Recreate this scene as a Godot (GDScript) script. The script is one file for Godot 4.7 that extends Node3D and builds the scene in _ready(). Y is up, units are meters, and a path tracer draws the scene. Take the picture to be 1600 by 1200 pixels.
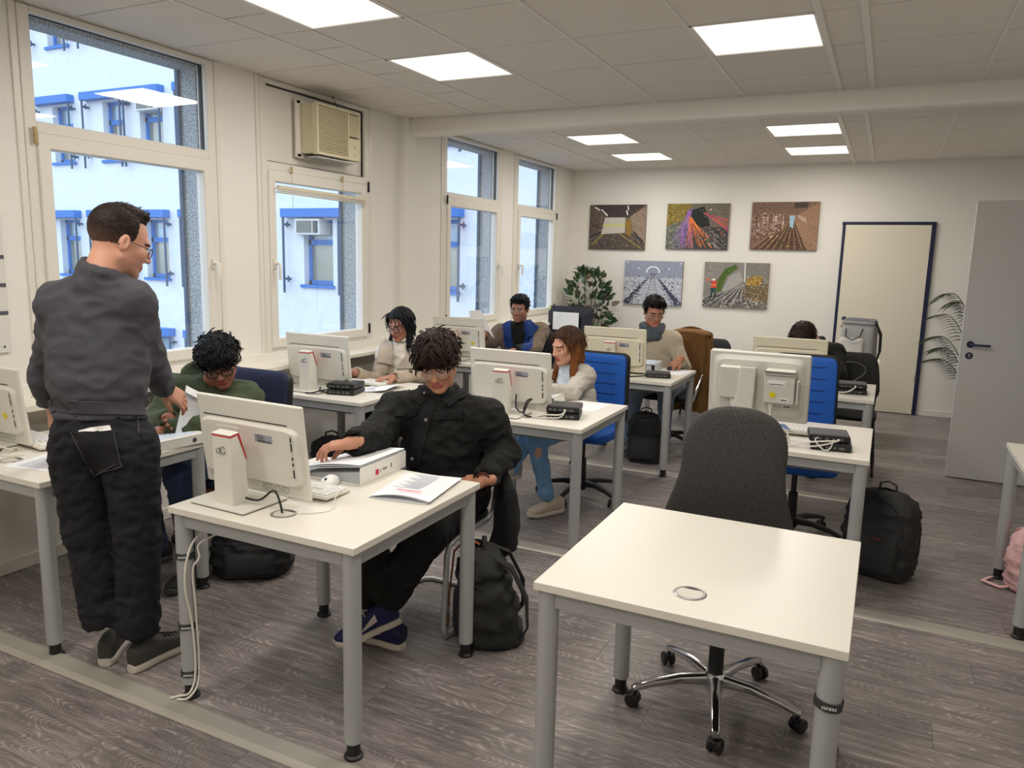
extends Node3D
# A classroom with computers: window wall on the left (x = -3.87), far wall at z = -9.65, camera near the origin.

const WALL_X := -3.87
const FAR_Z := -9.65
const RIGHT_X := 1.62
const BACK_Z := 2.2
const CEIL_Y := 2.8
const TOP := 0.74            # height of the table tops

var counts := {}
var mats := {}
var rng := RandomNumberGenerator.new()
var cam_basis: Basis
const CAM_POS := Vector3(0, 1.635, 0)
const FOCAL := 1189.0


# ---------------------------------------------------------------- mesh building
class MB:
	var v := PackedVector3Array()
	var n := PackedVector3Array()
	var t := PackedVector2Array()
	var c := PackedColorArray()
	var col := Color(1, 1, 1)
	var X := Transform3D.IDENTITY

	func at(o: Vector3, b := Basis.IDENTITY) -> MB:
		X = Transform3D(b, o)
		return self

	func raw(a: Vector3, b: Vector3, d: Vector3, na: Vector3, nb: Vector3, nd: Vector3, ua := Vector2.ZERO, ub := Vector2.ZERO, ud := Vector2.ZERO) -> void:
		a = X * a; b = X * b; d = X * d
		na = (X.basis * na).normalized(); nb = (X.basis * nb).normalized(); nd = (X.basis * nd).normalized()
		if (b - a).cross(d - a).dot(na + nb + nd) > 0.0:
			v.append_array([a, d, b]); n.append_array([na, nd, nb]); t.append_array([ua, ud, ub])
		else:
			v.append_array([a, b, d]); n.append_array([na, nb, nd]); t.append_array([ua, ub, ud])
		c.append_array([col, col, col])

	func tri(a: Vector3, b: Vector3, d: Vector3, nn: Vector3) -> void:
		raw(a, b, d, nn, nn, nn)

	func quad(a: Vector3, b: Vector3, d: Vector3, e: Vector3, nn: Vector3, uv := Rect2(0, 0, 1, 1)) -> void:
		var p := uv.position
		var q := uv.end
		raw(a, b, d, nn, nn, nn, p, Vector2(q.x, p.y), q)
		raw(a, d, e, nn, nn, nn, p, q, Vector2(p.x, q.y))

	func quad4(a: Vector3, b: Vector3, d: Vector3, e: Vector3, na: Vector3, nb: Vector3, nd: Vector3, ne: Vector3, ua := Vector2.ZERO, ub := Vector2.ZERO, ud := Vector2.ZERO, ue := Vector2.ZERO) -> void:
		raw(a, b, d, na, nb, nd, ua, ub, ud)
		raw(a, d, e, na, nd, ne, ua, ud, ue)

	func box(o: Vector3, s: Vector3) -> MB:
		var h := s * 0.5
		for k in 3:
			var i := (k + 1) % 3
			var j := (k + 2) % 3
			for sg in [-1.0, 1.0]:
				var nn := Vector3.ZERO
				nn[k] = sg
				var q := []
				for w in [[-1, -1], [1, -1], [1, 1], [-1, 1]]:
					var p := Vector3.ZERO
					p[k] = sg * h[k]; p[i] = w[0] * h[i]; p[j] = w[1] * h[j]
					q.append(o + p)
				quad(q[0], q[1], q[2], q[3], nn)
		return self

	func rng_box(a: Vector3, b: Vector3) -> MB:      # box from corner to corner
		return box((a + b) * 0.5, (b - a).abs())

	func rbox(o: Vector3, s: Vector3, r := 0.003) -> MB:    # box with chamfered edges and smooth-looking corners
		var h := s * 0.5
		r = minf(r, minf(h.x, minf(h.y, h.z)) * 0.98)
		for k in 3:
			var i := (k + 1) % 3
			var j := (k + 2) % 3
			for sg in [-1.0, 1.0]:
				var nn := Vector3.ZERO
				nn[k] = sg
				var q := []
				for w in [[-1, -1], [1, -1], [1, 1], [-1, 1]]:
					var p := Vector3.ZERO
					p[k] = sg * h[k]; p[i] = w[0] * (h[i] - r); p[j] = w[1] * (h[j] - r)
					q.append(o + p)
				quad(q[0], q[1], q[2], q[3], nn)
			for s1 in [-1.0, 1.0]:
				for s2 in [-1.0, 1.0]:
					var n1 := Vector3.ZERO
					var n2 := Vector3.ZERO
					n1[i] = s1
					n2[j] = s2
					var pp := []
					for e in [[-1.0, 0], [1.0, 0], [1.0, 1], [-1.0, 1]]:
						var p := Vector3.ZERO
						p[k] = e[0] * (h[k] - r)
						p[i] = s1 * (h[i] - (r if e[1] else 0.0))
						p[j] = s2 * (h[j] - (0.0 if e[1] else r))
						pp.append(o + p)
					quad4(pp[0], pp[1], pp[2], pp[3], n1, n1, n2, n2)
		for sx in [-1.0, 1.0]:
			for sy in [-1.0, 1.0]:
				for sz in [-1.0, 1.0]:
					var p := o + Vector3(sx * (h.x - r), sy * (h.y - r), sz * (h.z - r))
					raw(p + Vector3(sx * r, 0, 0), p + Vector3(0, sy * r, 0), p + Vector3(0, 0, sz * r), Vector3(sx, 0, 0), Vector3(0, sy, 0), Vector3(0, 0, sz))
		return self

	func tube(pts: Array, r, seg := 8, caps := true, flat := 1.0) -> MB:   # r: a radius or one for each point
		var cnt := pts.size()
		var up := Vector3.UP
		var d0: Vector3 = (pts[1] - pts[0]).normalized()
		if absf(d0.dot(up)) > 0.95:
			up = Vector3.RIGHT
		var side: Vector3 = d0.cross(up).normalized()
		var rings := []
		var norms := []
		for i in cnt:
			var d: Vector3
			if i == 0: d = pts[1] - pts[0]
			elif i == cnt - 1: d = pts[i] - pts[i - 1]
			else: d = (pts[i + 1] - pts[i]).normalized() + (pts[i] - pts[i - 1]).normalized()
			d = d.normalized()
			side = (side - d * side.dot(d)).normalized()
			var other := d.cross(side)
			var rr: float = r[i] if r is Array else r
			var ring := []
			var nr := []
			for k in seg:
				var a := TAU * k / seg
				ring.append(pts[i] + (side * cos(a) + other * sin(a) * flat) * rr)
				nr.append((side * cos(a) * flat + other * sin(a)).normalized())
			rings.append(ring)
			norms.append(nr)
		for i in cnt - 1:
			for k in seg:
				var k2 := (k + 1) % seg
				quad4(rings[i][k], rings[i][k2], rings[i + 1][k2], rings[i + 1][k], norms[i][k], norms[i][k2], norms[i + 1][k2], norms[i + 1][k])
		if caps:
			for e in [0, cnt - 1]:
				var nn: Vector3 = (pts[0] - pts[1]).normalized() if e == 0 else (pts[cnt - 1] - pts[cnt - 2]).normalized()
				for k in range(1, seg - 1):
					tri(rings[e][0], rings[e][k], rings[e][k + 1], nn)
		return self

	func lathe(prof: Array, seg := 20, smooth := false) -> MB:     # profile of (radius, y) from bottom to top
		for i in prof.size() - 1:
			var p: Vector2 = prof[i]
			var q: Vector2 = prof[i + 1]
			var e := q - p
			var pn := Vector2(e.y, -e.x).normalized()
			var pa := pn
			var pb := pn
			if smooth:
				if i > 0:
					var f: Vector2 = p - prof[i - 1]
					pa = (pn + Vector2(f.y, -f.x).normalized()).normalized()
				if i < prof.size() - 2:
					var f2: Vector2 = prof[i + 2] - q
					pb = (pn + Vector2(f2.y, -f2.x).normalized()).normalized()
			for k in seg:
				var a := TAU * k / seg
				var b := TAU * (k + 1) / seg
				var ca := Vector3(cos(a), 0, sin(a))
				var cb := Vector3(cos(b), 0, sin(b))
				var A := ca * p.x + Vector3(0, p.y, 0)
				var B := cb * p.x + Vector3(0, p.y, 0)
				var C := cb * q.x + Vector3(0, q.y, 0)
				var D := ca * q.x + Vector3(0, q.y, 0)
				if p.x < 1e-6:
					raw(A, C, D, ca * pa.x + Vector3(0, pa.y, 0), cb * pb.x + Vector3(0, pb.y, 0), ca * pb.x + Vector3(0, pb.y, 0))
				elif q.x < 1e-6:
					raw(A, B, C, ca * pa.x + Vector3(0, pa.y, 0), cb * pa.x + Vector3(0, pa.y, 0), ca * pb.x + Vector3(0, pb.y, 0))
				else:
					quad4(A, B, C, D, ca * pa.x + Vector3(0, pa.y, 0), cb * pa.x + Vector3(0, pa.y, 0), cb * pb.x + Vector3(0, pb.y, 0), ca * pb.x + Vector3(0, pb.y, 0))
		return self

	func prism(poly: Array, z0: float, z1: float, bev := 0.0) -> MB:    # a polygon in x, y pushed out along z, with bevelled rims
		var pv := PackedVector2Array(poly)
		if Geometry2D.is_polygon_clockwise(pv):
			pv.reverse()
		var inner := pv
		if bev > 0.0:
			var off := Geometry2D.offset_polygon(pv, -bev, Geometry2D.JOIN_MITER)
			if off.size() == 1 and off[0].size() == pv.size():
				inner = off[0]
				# line the inner polygon up with the outer one
				var best := 0
				var bd := 1e9
				for s in inner.size():
					var dd := inner[s].distance_squared_to(pv[0])
					if dd < bd:
						bd = dd; best = s
				var turned := PackedVector2Array()
				var rev := Geometry2D.is_polygon_clockwise(inner)
				for s in inner.size():
					turned.append(inner[(best + (-s if rev else s) + inner.size()) % inner.size()])
				inner = turned
			else:
				bev = 0.0
		var cnt := pv.size()
		var zb := z0 + bev * signf(z1 - z0)
		var zt := z1 - bev * signf(z1 - z0)
		for i in cnt:
			var j := (i + 1) % cnt
			var a := pv[i]
			var b := pv[j]
			var e := b - a
			var nn := Vector3(e.y, -e.x, 0).normalized()
			quad(Vector3(a.x, a.y, zb), Vector3(b.x, b.y, zb), Vector3(b.x, b.y, zt), Vector3(a.x, a.y, zt), nn)
			if bev > 0.0:
				var ia := inner[i]
				var ib := inner[j]
				for w in [[zb, z0, signf(z0 - z1)], [zt, z1, signf(z1 - z0)]]:
					var m := (nn + Vector3(0, 0, w[2])).normalized()
					quad(Vector3(a.x, a.y, w[0]), Vector3(b.x, b.y, w[0]), Vector3(ib.x, ib.y, w[1]), Vector3(ia.x, ia.y, w[1]), m)
		var idx := Geometry2D.triangulate_polygon(inner)
		for i in range(0, idx.size(), 3):
			for w in [[z0, signf(z0 - z1)], [z1, signf(z1 - z0)]]:
				var A := inner[idx[i]]
				var B := inner[idx[i + 1]]
				var C := inner[idx[i + 2]]
				tri(Vector3(A.x, A.y, w[0]), Vector3(B.x, B.y, w[0]), Vector3(C.x, C.y, w[0]), Vector3(0, 0, w[1]))
		return self

	func ball(o: Vector3, r: Vector3, seg := 16, rings := 10) -> MB:
		for i in rings:
			for k in seg:
				var q := []
				for w in [[i, k], [i, k + 1], [i + 1, k + 1], [i + 1, k]]:
					var th: float = PI * w[0] / rings
					var ph: float = TAU * w[1] / seg
					q.append(Vector3(sin(th) * cos(ph), cos(th), sin(th) * sin(ph)))
				quad4(o + q[0] * r, o + q[1] * r, o + q[2] * r, o + q[3] * r, q[0] / r, q[1] / r, q[2] / r, q[3] / r)
		return self

	# a sheet given by f(u, v) -> Vector3, with thickness
	func sheet(f: Callable, nu: int, nv: int, thick := 0.0) -> MB:
		var P := []
		var N := []
		for i in nu + 1:
			var row := []
			for j in nv + 1:
				row.append(f.call(float(i) / nu, float(j) / nv))
			P.append(row)
		for i in nu + 1:
			var row := []
			for j in nv + 1:
				var du: Vector3 = P[mini(i + 1, nu)][j] - P[maxi(i - 1, 0)][j]
				var dv: Vector3 = P[i][mini(j + 1, nv)] - P[i][maxi(j - 1, 0)]
				row.append(du.cross(dv).normalized())
			N.append(row)
		for side in ([1.0] if thick == 0.0 else [1.0, -1.0]):
			for i in nu:
				for j in nv:
					var q := []
					var m := []
					var u := []
					for w in [[i, j], [i + 1, j], [i + 1, j + 1], [i, j + 1]]:
						q.append(P[w[0]][w[1]] + N[w[0]][w[1]] * thick * 0.5 * side)
						m.append(N[w[0]][w[1]] * side)
						u.append(Vector2(float(w[0]) / nu, float(w[1]) / nv))
					quad4(q[0], q[1], q[2], q[3], m[0], m[1], m[2], m[3], u[0], u[1], u[2], u[3])
		if thick > 0.0:
			for i in nu:
				for j in [0, nv]:
					var e: Vector3 = (P[i][j] - P[i][nv - j if nv - j != j else 0]).normalized()
					quad(P[i][j] + N[i][j] * thick * 0.5, P[i + 1][j] + N[i + 1][j] * thick * 0.5, P[i + 1][j] - N[i + 1][j] * thick * 0.5, P[i][j] - N[i][j] * thick * 0.5, e)
			for j in nv:
				for i in [0, nu]:
					var e: Vector3 = (P[i][j] - P[nu - i][j]).normalized()
					quad(P[i][j] + N[i][j] * thick * 0.5, P[i][j + 1] + N[i][j + 1] * thick * 0.5, P[i][j + 1] - N[i][j + 1] * thick * 0.5, P[i][j] - N[i][j] * thick * 0.5, e)
		return self

	# a skin over rings [centre, half axis a, half axis b]; ex = 2 round, larger = squarer
	func loft(rings: Array, ex := 2.0, seg := 20, caps := true, nz: FastNoiseLite = null, amp := 0.0) -> MB:
		var P := []
		for r in rings:
			var row := []
			for k in seg:
				var a := TAU * k / seg
				var ca := cos(a)
				var sa := sin(a)
				row.append(r[0] + r[1] * (signf(ca) * pow(absf(ca), 2.0 / ex)) + r[2] * (signf(sa) * pow(absf(sa), 2.0 / ex)))
			if nz:
				for k in seg:
					var w: Vector3 = row[k]
					var out: Vector3 = (w - r[0]).normalized()
					row[k] = w + out * amp * (0.6 - 2.4 * absf(nz.get_noise_3d(w.x * 1.3, w.y, w.z * 1.3)))
			P.append(row)
		var cnt := rings.size()
		var N := []
		for i in cnt:
			var row := []
			for k in seg:
				var du: Vector3 = P[mini(i + 1, cnt - 1)][k] - P[maxi(i - 1, 0)][k]
				var dv: Vector3 = P[i][(k + 1) % seg] - P[i][(k + seg - 1) % seg]
				var m := du.cross(dv)
				if m.length_squared() < 1e-16:
					m = P[i][k] - rings[i][0]
				m = m.normalized()
				if m.dot(P[i][k] - rings[i][0]) < 0.0:
					m = -m
				row.append(m)
			N.append(row)
		for i in cnt - 1:
			for k in seg:
				var q := (k + 1) % seg
				quad4(P[i][k], P[i][q], P[i + 1][q], P[i + 1][k], N[i][k], N[i][q], N[i + 1][q], N[i + 1][k])
		if caps:
			for e in [0, cnt - 1]:
				var nn: Vector3 = (rings[0][0] - rings[1][0]).normalized() if e == 0 else (rings[cnt - 1][0] - rings[cnt - 2][0]).normalized()
				for k in seg:
					tri(rings[e][0], P[e][k], P[e][(k + 1) % seg], nn)
		return self

	# an upholstered pad standing in x, y: half width and half thickness over the height, rounded off at both ends
	func pad(y0: float, y1: float, hw: Callable, ht: float, mid: Callable, round_end := 0.12, rows := 18, ex := 3.0, seg := 28) -> MB:
		var rings := []
		for i in rows + 1:
			var s := 0.5 - 0.5 * cos(PI * i / rows)
			var e := 1.0
			var lo := s / round_end
			var hi := (1.0 - s) / round_end
			if lo < 1.0: e = sqrt(maxf(0.0, 1.0 - (1.0 - lo) * (1.0 - lo)))
			if hi < 1.0: e = minf(e, sqrt(maxf(0.0, 1.0 - (1.0 - hi) * (1.0 - hi))))
			var w: float = hw.call(s)
			var cut := minf(w * 0.35, (y1 - y0) * round_end)
			rings.append([Vector3(0, lerpf(y0, y1, s), 0) + mid.call(s), Vector3(maxf(0.001, w - cut * (1.0 - e)), 0, 0), Vector3(0, 0, maxf(0.001, ht * (0.25 + 0.75 * e)))])
		return loft(rings, ex, seg)

	func mesh() -> ArrayMesh:
		var a := []
		a.resize(Mesh.ARRAY_MAX)
		a[Mesh.ARRAY_VERTEX] = v
		a[Mesh.ARRAY_NORMAL] = n
		a[Mesh.ARRAY_TEX_UV] = t
		a[Mesh.ARRAY_COLOR] = c
		var m := ArrayMesh.new()
		m.add_surface_from_arrays(Mesh.PRIMITIVE_TRIANGLES, a)
		return m


# ---------------------------------------------------------------- nodes
func numbered(called: String) -> String:
	var k: int = counts.get(called, 0)
	counts[called] = k + 1
	return called if k == 0 else "%s_%03d" % [called, k]


func part(parent: Node, called: String, m, material: Material, label := "") -> MeshInstance3D:
	var o := MeshInstance3D.new()
	o.name = called
	o.mesh = m.mesh() if m is MB else m
	o.material_override = material
	parent.add_child(o, true)
	if label:
		o.set_meta("label", label)
	return o


func thing(called: String, label: String, category: String, at := Vector3.ZERO, turn := 0.0, group := "") -> Node3D:
	var o := Node3D.new()
	o.name = numbered(called)
	add_child(o)
	o.position = at
	o.rotation.y = turn
	o.set_meta("label", label)
	o.set_meta("category", category)
	if group:
		o.set_meta("group", group)
	return o


func single(called: String, label: String, category: String, m, material: Material, group := "") -> MeshInstance3D:
	var o := part(self, numbered(called), m, material, label)
	o.set_meta("category", category)
	if group:
		o.set_meta("group", group)
	return o


func structure(called: String, m, material: Material, label := "", category := "") -> MeshInstance3D:
	var o := part(self, called, m, material, label)
	o.set_meta("kind", "structure")
	if category:
		o.set_meta("category", category)
	return o


func structure_node(called: String, label: String, category: String, at := Vector3.ZERO) -> Node3D:
	var o := Node3D.new()
	o.name = called
	add_child(o)
	o.position = at
	o.set_meta("kind", "structure")
	o.set_meta("label", label)
	o.set_meta("category", category)
	return o


func copy_of(o: Node3D, at: Vector3, turn: float, label: String) -> Node3D:
	var c: Node3D = o.duplicate()
	var base := str(o.name)
	c.name = numbered(base)
	add_child(c)
	c.position = at
	c.rotation.y = turn
	c.set_meta("label", label)
	return c


# ---------------------------------------------------------------- materials
func mat(key: String, color: Color, rough := 0.6, metal := 0.0) -> StandardMaterial3D:
	if mats.has(key):
		return mats[key]
	var m := StandardMaterial3D.new()
	m.resource_name = key
	m.albedo_color = color
	m.roughness = rough
	m.metallic = metal
	mats[key] = m
	return m


func rgb(r: int, g: int, b: int) -> Color:
	return Color(r / 255.0, g / 255.0, b / 255.0)


func noise(freq: float, sd := 1, oct := 3, kind := FastNoiseLite.TYPE_SIMPLEX_SMOOTH) -> FastNoiseLite:
	var n := FastNoiseLite.new()
	n.noise_type = kind
	n.seed = sd
	n.frequency = freq
	n.fractal_octaves = oct
	return n


func noise_tex(freq: float, sd: int, lo: Color, hi: Color, size := 256, oct := 4, sharp := 0.0) -> NoiseTexture2D:
	var t := NoiseTexture2D.new()
	t.width = size
	t.height = size
	t.seamless = true
	t.noise = noise(freq, sd, oct)
	var g := Gradient.new()
	g.set_color(0, lo)
	g.set_color(1, hi)
	g.set_offset(0, sharp)
	g.set_offset(1, 1.0 - sharp)
	t.color_ramp = g
	return t


# a matt material with a fine speckle over the whole surface and a slight relief
func grainy(key: String, color: Color, spread: float, scale: float, rough := 0.85, sharp := 0.0, freq := 0.08) -> StandardMaterial3D:
	if mats.has(key):
		return mats[key]
	var m := mat(key, Color.WHITE, rough)
	m.albedo_texture = noise_tex(freq, hash(key) % 1000, color.darkened(spread), color.lightened(spread), 256, 4, sharp)
	m.uv1_triplanar = true
	m.uv1_world_triplanar = true
	m.uv1_scale = Vector3.ONE * scale
	return m


# ---------------------------------------------------------------- photograph pixels to places
func ray(u: float, v: float) -> Vector3:
	return cam_basis * Vector3((u - 800.0) / FOCAL, -(v - 600.0) / FOCAL, -1.0)


func on_z(u: float, v: float, z: float) -> Vector3:
	var d := ray(u, v)
	return CAM_POS + d * ((z - CAM_POS.z) / d.z)


func on_y(u: float, v: float, y: float) -> Vector3:
	var d := ray(u, v)
	return CAM_POS + d * ((y - CAM_POS.y) / d.y)


func at_r(u: float, v: float, r: float) -> Vector3:      # the point of the ray at the horizontal distance r
	var d := ray(u, v)
	return CAM_POS + d * (r / Vector2(d.x, d.z).length())


# ---------------------------------------------------------------- smooth bodies: distances on a grid, meshed as surface nets
class Field:
	var o: Vector3
	var h: float
	var nx: int
	var ny: int
	var nz: int
	var d := PackedFloat32Array()

	func _init(lo: Vector3, hi: Vector3, cell: float) -> void:
		h = cell
		o = lo - Vector3.ONE * cell * 2.0
		var s := (hi - lo) / cell
		nx = int(ceil(s.x)) + 5
		ny = int(ceil(s.y)) + 5
		nz = int(ceil(s.z)) + 5
		d.resize(nx * ny * nz)
		d.fill(1.0)

	func span(lo: Vector3, hi: Vector3) -> Array:
		var a := (lo - o) / h
		var b := (hi - o) / h
		return [clampi(int(floor(a.x)), 0, nx - 1), clampi(int(ceil(b.x)), 0, nx - 1), clampi(int(floor(a.y)), 0, ny - 1), clampi(int(ceil(b.y)), 0, ny - 1), clampi(int(floor(a.z)), 0, nz - 1), clampi(int(ceil(b.z)), 0, nz - 1)]

	func cap(a: Vector3, b: Vector3, ra: float, rb: float, k := 0.02, cut := false) -> void:
		var e := maxf(ra, rb) + k + h * 2.0
		var s := span(Vector3(minf(a.x, b.x), minf(a.y, b.y), minf(a.z, b.z)) - Vector3.ONE * e, Vector3(maxf(a.x, b.x), maxf(a.y, b.y), maxf(a.z, b.z)) + Vector3.ONE * e)
		var ab := b - a
		var inv := 1.0 / maxf(ab.length_squared(), 1e-9)
		var dr := rb - ra
		var ik := 1.0 / k
		for z in range(s[4], s[5] + 1):
			for y in range(s[2], s[3] + 1):
				var i: int = (z * ny + y) * nx + s[0]
				var q := o + Vector3(s[0], y, z) * h - a
				for x in range(s[0], s[1] + 1):
					var t := clampf(q.dot(ab) * inv, 0.0, 1.0)
					var v := (q - ab * t).length() - ra - dr * t
					var f := d[i]
					if cut:
						v = -v
						var g := k - absf(f - v)
						d[i] = maxf(f, v) + (g * g * ik * 0.25 if g > 0.0 else 0.0)
					elif v < f + k:
						var g := k - absf(f - v)
						d[i] = minf(f, v) - (g * g * ik * 0.25 if g > 0.0 else 0.0)
					q.x += h
					i += 1

	func ell(c: Vector3, B: Basis, r: Vector3, k := 0.02, cut := false) -> void:
		var m := maxf(r.x, maxf(r.y, r.z)) + k + h * 2.0
		var s := span(c - Vector3.ONE * m, c + Vector3.ONE * m)
		var inv := B.transposed()
		var ir := Vector3(1.0 / r.x, 1.0 / r.y, 1.0 / r.z)
		var ir2 := ir * ir
		var ik := 1.0 / k
		for z in range(s[4], s[5] + 1):
			for y in range(s[2], s[3] + 1):
				var i: int = (z * ny + y) * nx + s[0]
				var q := o + Vector3(s[0], y, z) * h - c
				for x in range(s[0], s[1] + 1):
					var p := inv * q
					var k0 := (p * ir).length()
					var k1 := (p * ir2).length()
					var v := k0 * (k0 - 1.0) / maxf(k1, 1e-6) if k1 > 1e-6 else -r.x
					var f := d[i]
					if cut:
						v = -v
						var g := k - absf(f - v)
						d[i] = maxf(f, v) + (g * g * ik * 0.25 if g > 0.0 else 0.0)
					elif v < f + k:
						var g := k - absf(f - v)
						d[i] = minf(f, v) - (g * g * ik * 0.25 if g > 0.0 else 0.0)
					q.x += h
					i += 1

	# take away what lies on the positive side of both planes
	func wedge(p1: Vector3, n1: Vector3, p2: Vector3, n2: Vector3) -> void:
		for z in nz:
			for y in ny:
				var i := (z * ny + y) * nx
				var q := o + Vector3(0, y, z) * h
				for x in nx:
					if d[i] < 0.1:
						var v := minf((q - p1).dot(n1), (q - p2).dot(n2))
						if v > d[i]:
							d[i] = v
					q.x += h
					i += 1


class Hull:
	var v := PackedVector3Array()
	var c := PackedColorArray()
	var ix := PackedInt32Array()

	func add(F: Field, color: Callable, nz: FastNoiseLite = null, amp := 0.0, squash := Vector3.ONE) -> void:
		var at := PackedInt32Array()
		at.resize(F.d.size())
		at.fill(-1)
		var nx := F.nx
		var nxy := F.nx * F.ny
		var h := F.h
		var lim := h * 1.9
		var D := F.d
		var base := v.size()
		var off := PackedInt32Array([0, 1, nx, nx + 1, nxy, nxy + 1, nxy + nx, nxy + nx + 1])
		var cor := [Vector3(0, 0, 0), Vector3(1, 0, 0), Vector3(0, 1, 0), Vector3(1, 1, 0), Vector3(0, 0, 1), Vector3(1, 0, 1), Vector3(0, 1, 1), Vector3(1, 1, 1)]
		var ed := [[0, 1], [2, 3], [4, 5], [6, 7], [0, 2], [1, 3], [4, 6], [5, 7], [0, 4], [1, 5], [2, 6], [3, 7]]
		var cells := []
		for z in F.nz - 1:
			for y in F.ny - 1:
				var i := z * nxy + y * nx
				for x in nx - 1:
					var d0 := D[i]
					if d0 < lim and d0 > -lim:
						var inside := 0
						for k in 8:
							if D[i + off[k]] < 0.0:
								inside += 1
						if inside > 0 and inside < 8:
							var s := Vector3.ZERO
							var n := 0
							for e in ed:
								var a := D[i + off[e[0]]]
								var b := D[i + off[e[1]]]
								if (a < 0.0) != (b < 0.0):
									s += (cor[e[0]] as Vector3).lerp(cor[e[1]], a / (a - b))
									n += 1
							at[i] = v.size()
							v.append(F.o + (Vector3(x, y, z) + s / n) * h)
							cells.append(i)
					i += 1
		for i: int in cells:
			# the edges that leave this cell's low corner
			var s0 := D[i] < 0.0
			var x := i % nx
			var y := (i / nx) % F.ny
			var z := i / nxy
			for k in 3:
				var st: int = [1, nx, nxy][k]
				if (D[i + st] < 0.0) == s0:
					continue
				var s1: int = [nx, nxy, 1][k]
				var s2: int = [nxy, 1, nx][k]
				if [y, z, x][k] == 0 or [z, x, y][k] == 0:
					continue
				var a := at[i]
				var b := at[i - s1]
				var cc := at[i - s1 - s2]
				var e := at[i - s2]
				if a < 0 or b < 0 or cc < 0 or e < 0:
					continue
				if s0:
					ix.append_array([a, cc, b, a, e, cc])
				else:
					ix.append_array([a, b, cc, a, cc, e])
		kept = PackedVector3Array()
		if nz:
			var nn := normals(base)
			kept = PackedVector3Array()
			for i in range(base, v.size()):
				var p := v[i]
				var q := p * squash
				v[i] = p + nn[i] * (amp * (1.0 - 2.2 * absf(nz.get_noise_3dv(q))))
		for i in range(base, v.size()):
			c.append(color.call(v[i]))

	var kept := PackedVector3Array()

	func normals(base := 0) -> PackedVector3Array:
		if base == 0 and kept.size() == v.size() and kept.size() > 0:
			return kept
		var n := PackedVector3Array()
		n.resize(v.size())
		for t in range(0, ix.size(), 3):
			var a := ix[t]
			var b := ix[t + 1]
			var e := ix[t + 2]
			if a < base:
				continue
			var m := (v[e] - v[a]).cross(v[b] - v[a])
			n[a] += m
			n[b] += m
			n[e] += m
		for i in n.size():
			n[i] = n[i].normalized()
		if base == 0:
			kept = n
		return n

	func mesh() -> ArrayMesh:
		var a := []
		a.resize(Mesh.ARRAY_MAX)
		a[Mesh.ARRAY_VERTEX] = v
		a[Mesh.ARRAY_NORMAL] = normals()
		a[Mesh.ARRAY_COLOR] = c
		a[Mesh.ARRAY_INDEX] = ix
		var m := ArrayMesh.new()
		m.add_surface_from_arrays(Mesh.PRIMITIVE_TRIANGLES, a)
		return m


func tinted(key: String, rough := 0.6, sheen := 0.0, sss := 0.0) -> StandardMaterial3D:
	if mats.has(key):
		return mats[key]
	var m := mat(key, Color.WHITE, rough)
	m.vertex_color_use_as_albedo = true
	if sheen > 0.0:
		m.rim_enabled = true
		m.rim = sheen
		m.rim_tint = 0.6
	if sss > 0.0:
		m.subsurf_scatter_enabled = true
		m.subsurf_scatter_strength = sss
	return m


func lin(c: Color) -> Color:
	return c.srgb_to_linear()


func _ready() -> void:
	rng.seed = 7
	# ---- camera
	var cam := Camera3D.new()
	cam.name = "camera"
	add_child(cam)
	cam_basis = Basis(Vector3.UP, deg_to_rad(25.92)) * Basis(Vector3.RIGHT, deg_to_rad(-9.32)) * Basis(Vector3.BACK, deg_to_rad(1.42))
	cam.transform = Transform3D(cam_basis, CAM_POS)
	cam.fov = rad_to_deg(2.0 * atan(600.0 / FOCAL))
	cam.near = 0.05
	cam.far = 120.0
	cam.current = true
	# ---- sky: a bright overcast day, seen and felt only through the windows
	var env := Environment.new()
	env.background_mode = Environment.BG_SKY
	var sky := Sky.new()
	var sm := ProceduralSkyMaterial.new()
	sm.sky_top_color = Color(0.76, 0.86, 0.98)
	sm.sky_horizon_color = Color(0.86, 0.93, 1.0)
	sm.ground_bottom_color = Color(0.45, 0.46, 0.46)
	sm.ground_horizon_color = Color(0.70, 0.74, 0.78)
	sm.sun_angle_max = 0.0
	sm.energy_multiplier = SKY_ENERGY
	sky.sky_material = sm
	env.sky = sky
	env.tonemap_mode = Environment.TONE_MAPPER_LINEAR
	env.tonemap_exposure = EXPOSURE
	env.sdfgi_enabled = true
	env.ssao_enabled = true
	env.ssil_enabled = true
	var we := WorldEnvironment.new()
	we.name = "environment"
	we.environment = env
	add_child(we)
	# ---- ceiling panels: glowing squares, each with an area light of its size (built in build_ceiling)
	make_materials()
	build_floor()
	build_ceiling()
	build_walls()
	build_windows()
	build_doors()
	build_exterior()
	build_tables()
	build_screens()
	build_chairs()
	build_bags()
	build_wall_things()
	build_desk_things()
	build_plants()
	build_people()


const SKY_ENERGY := 3.0
const EXPOSURE := 1.0
const PANEL_ENERGY := 1.5


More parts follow.
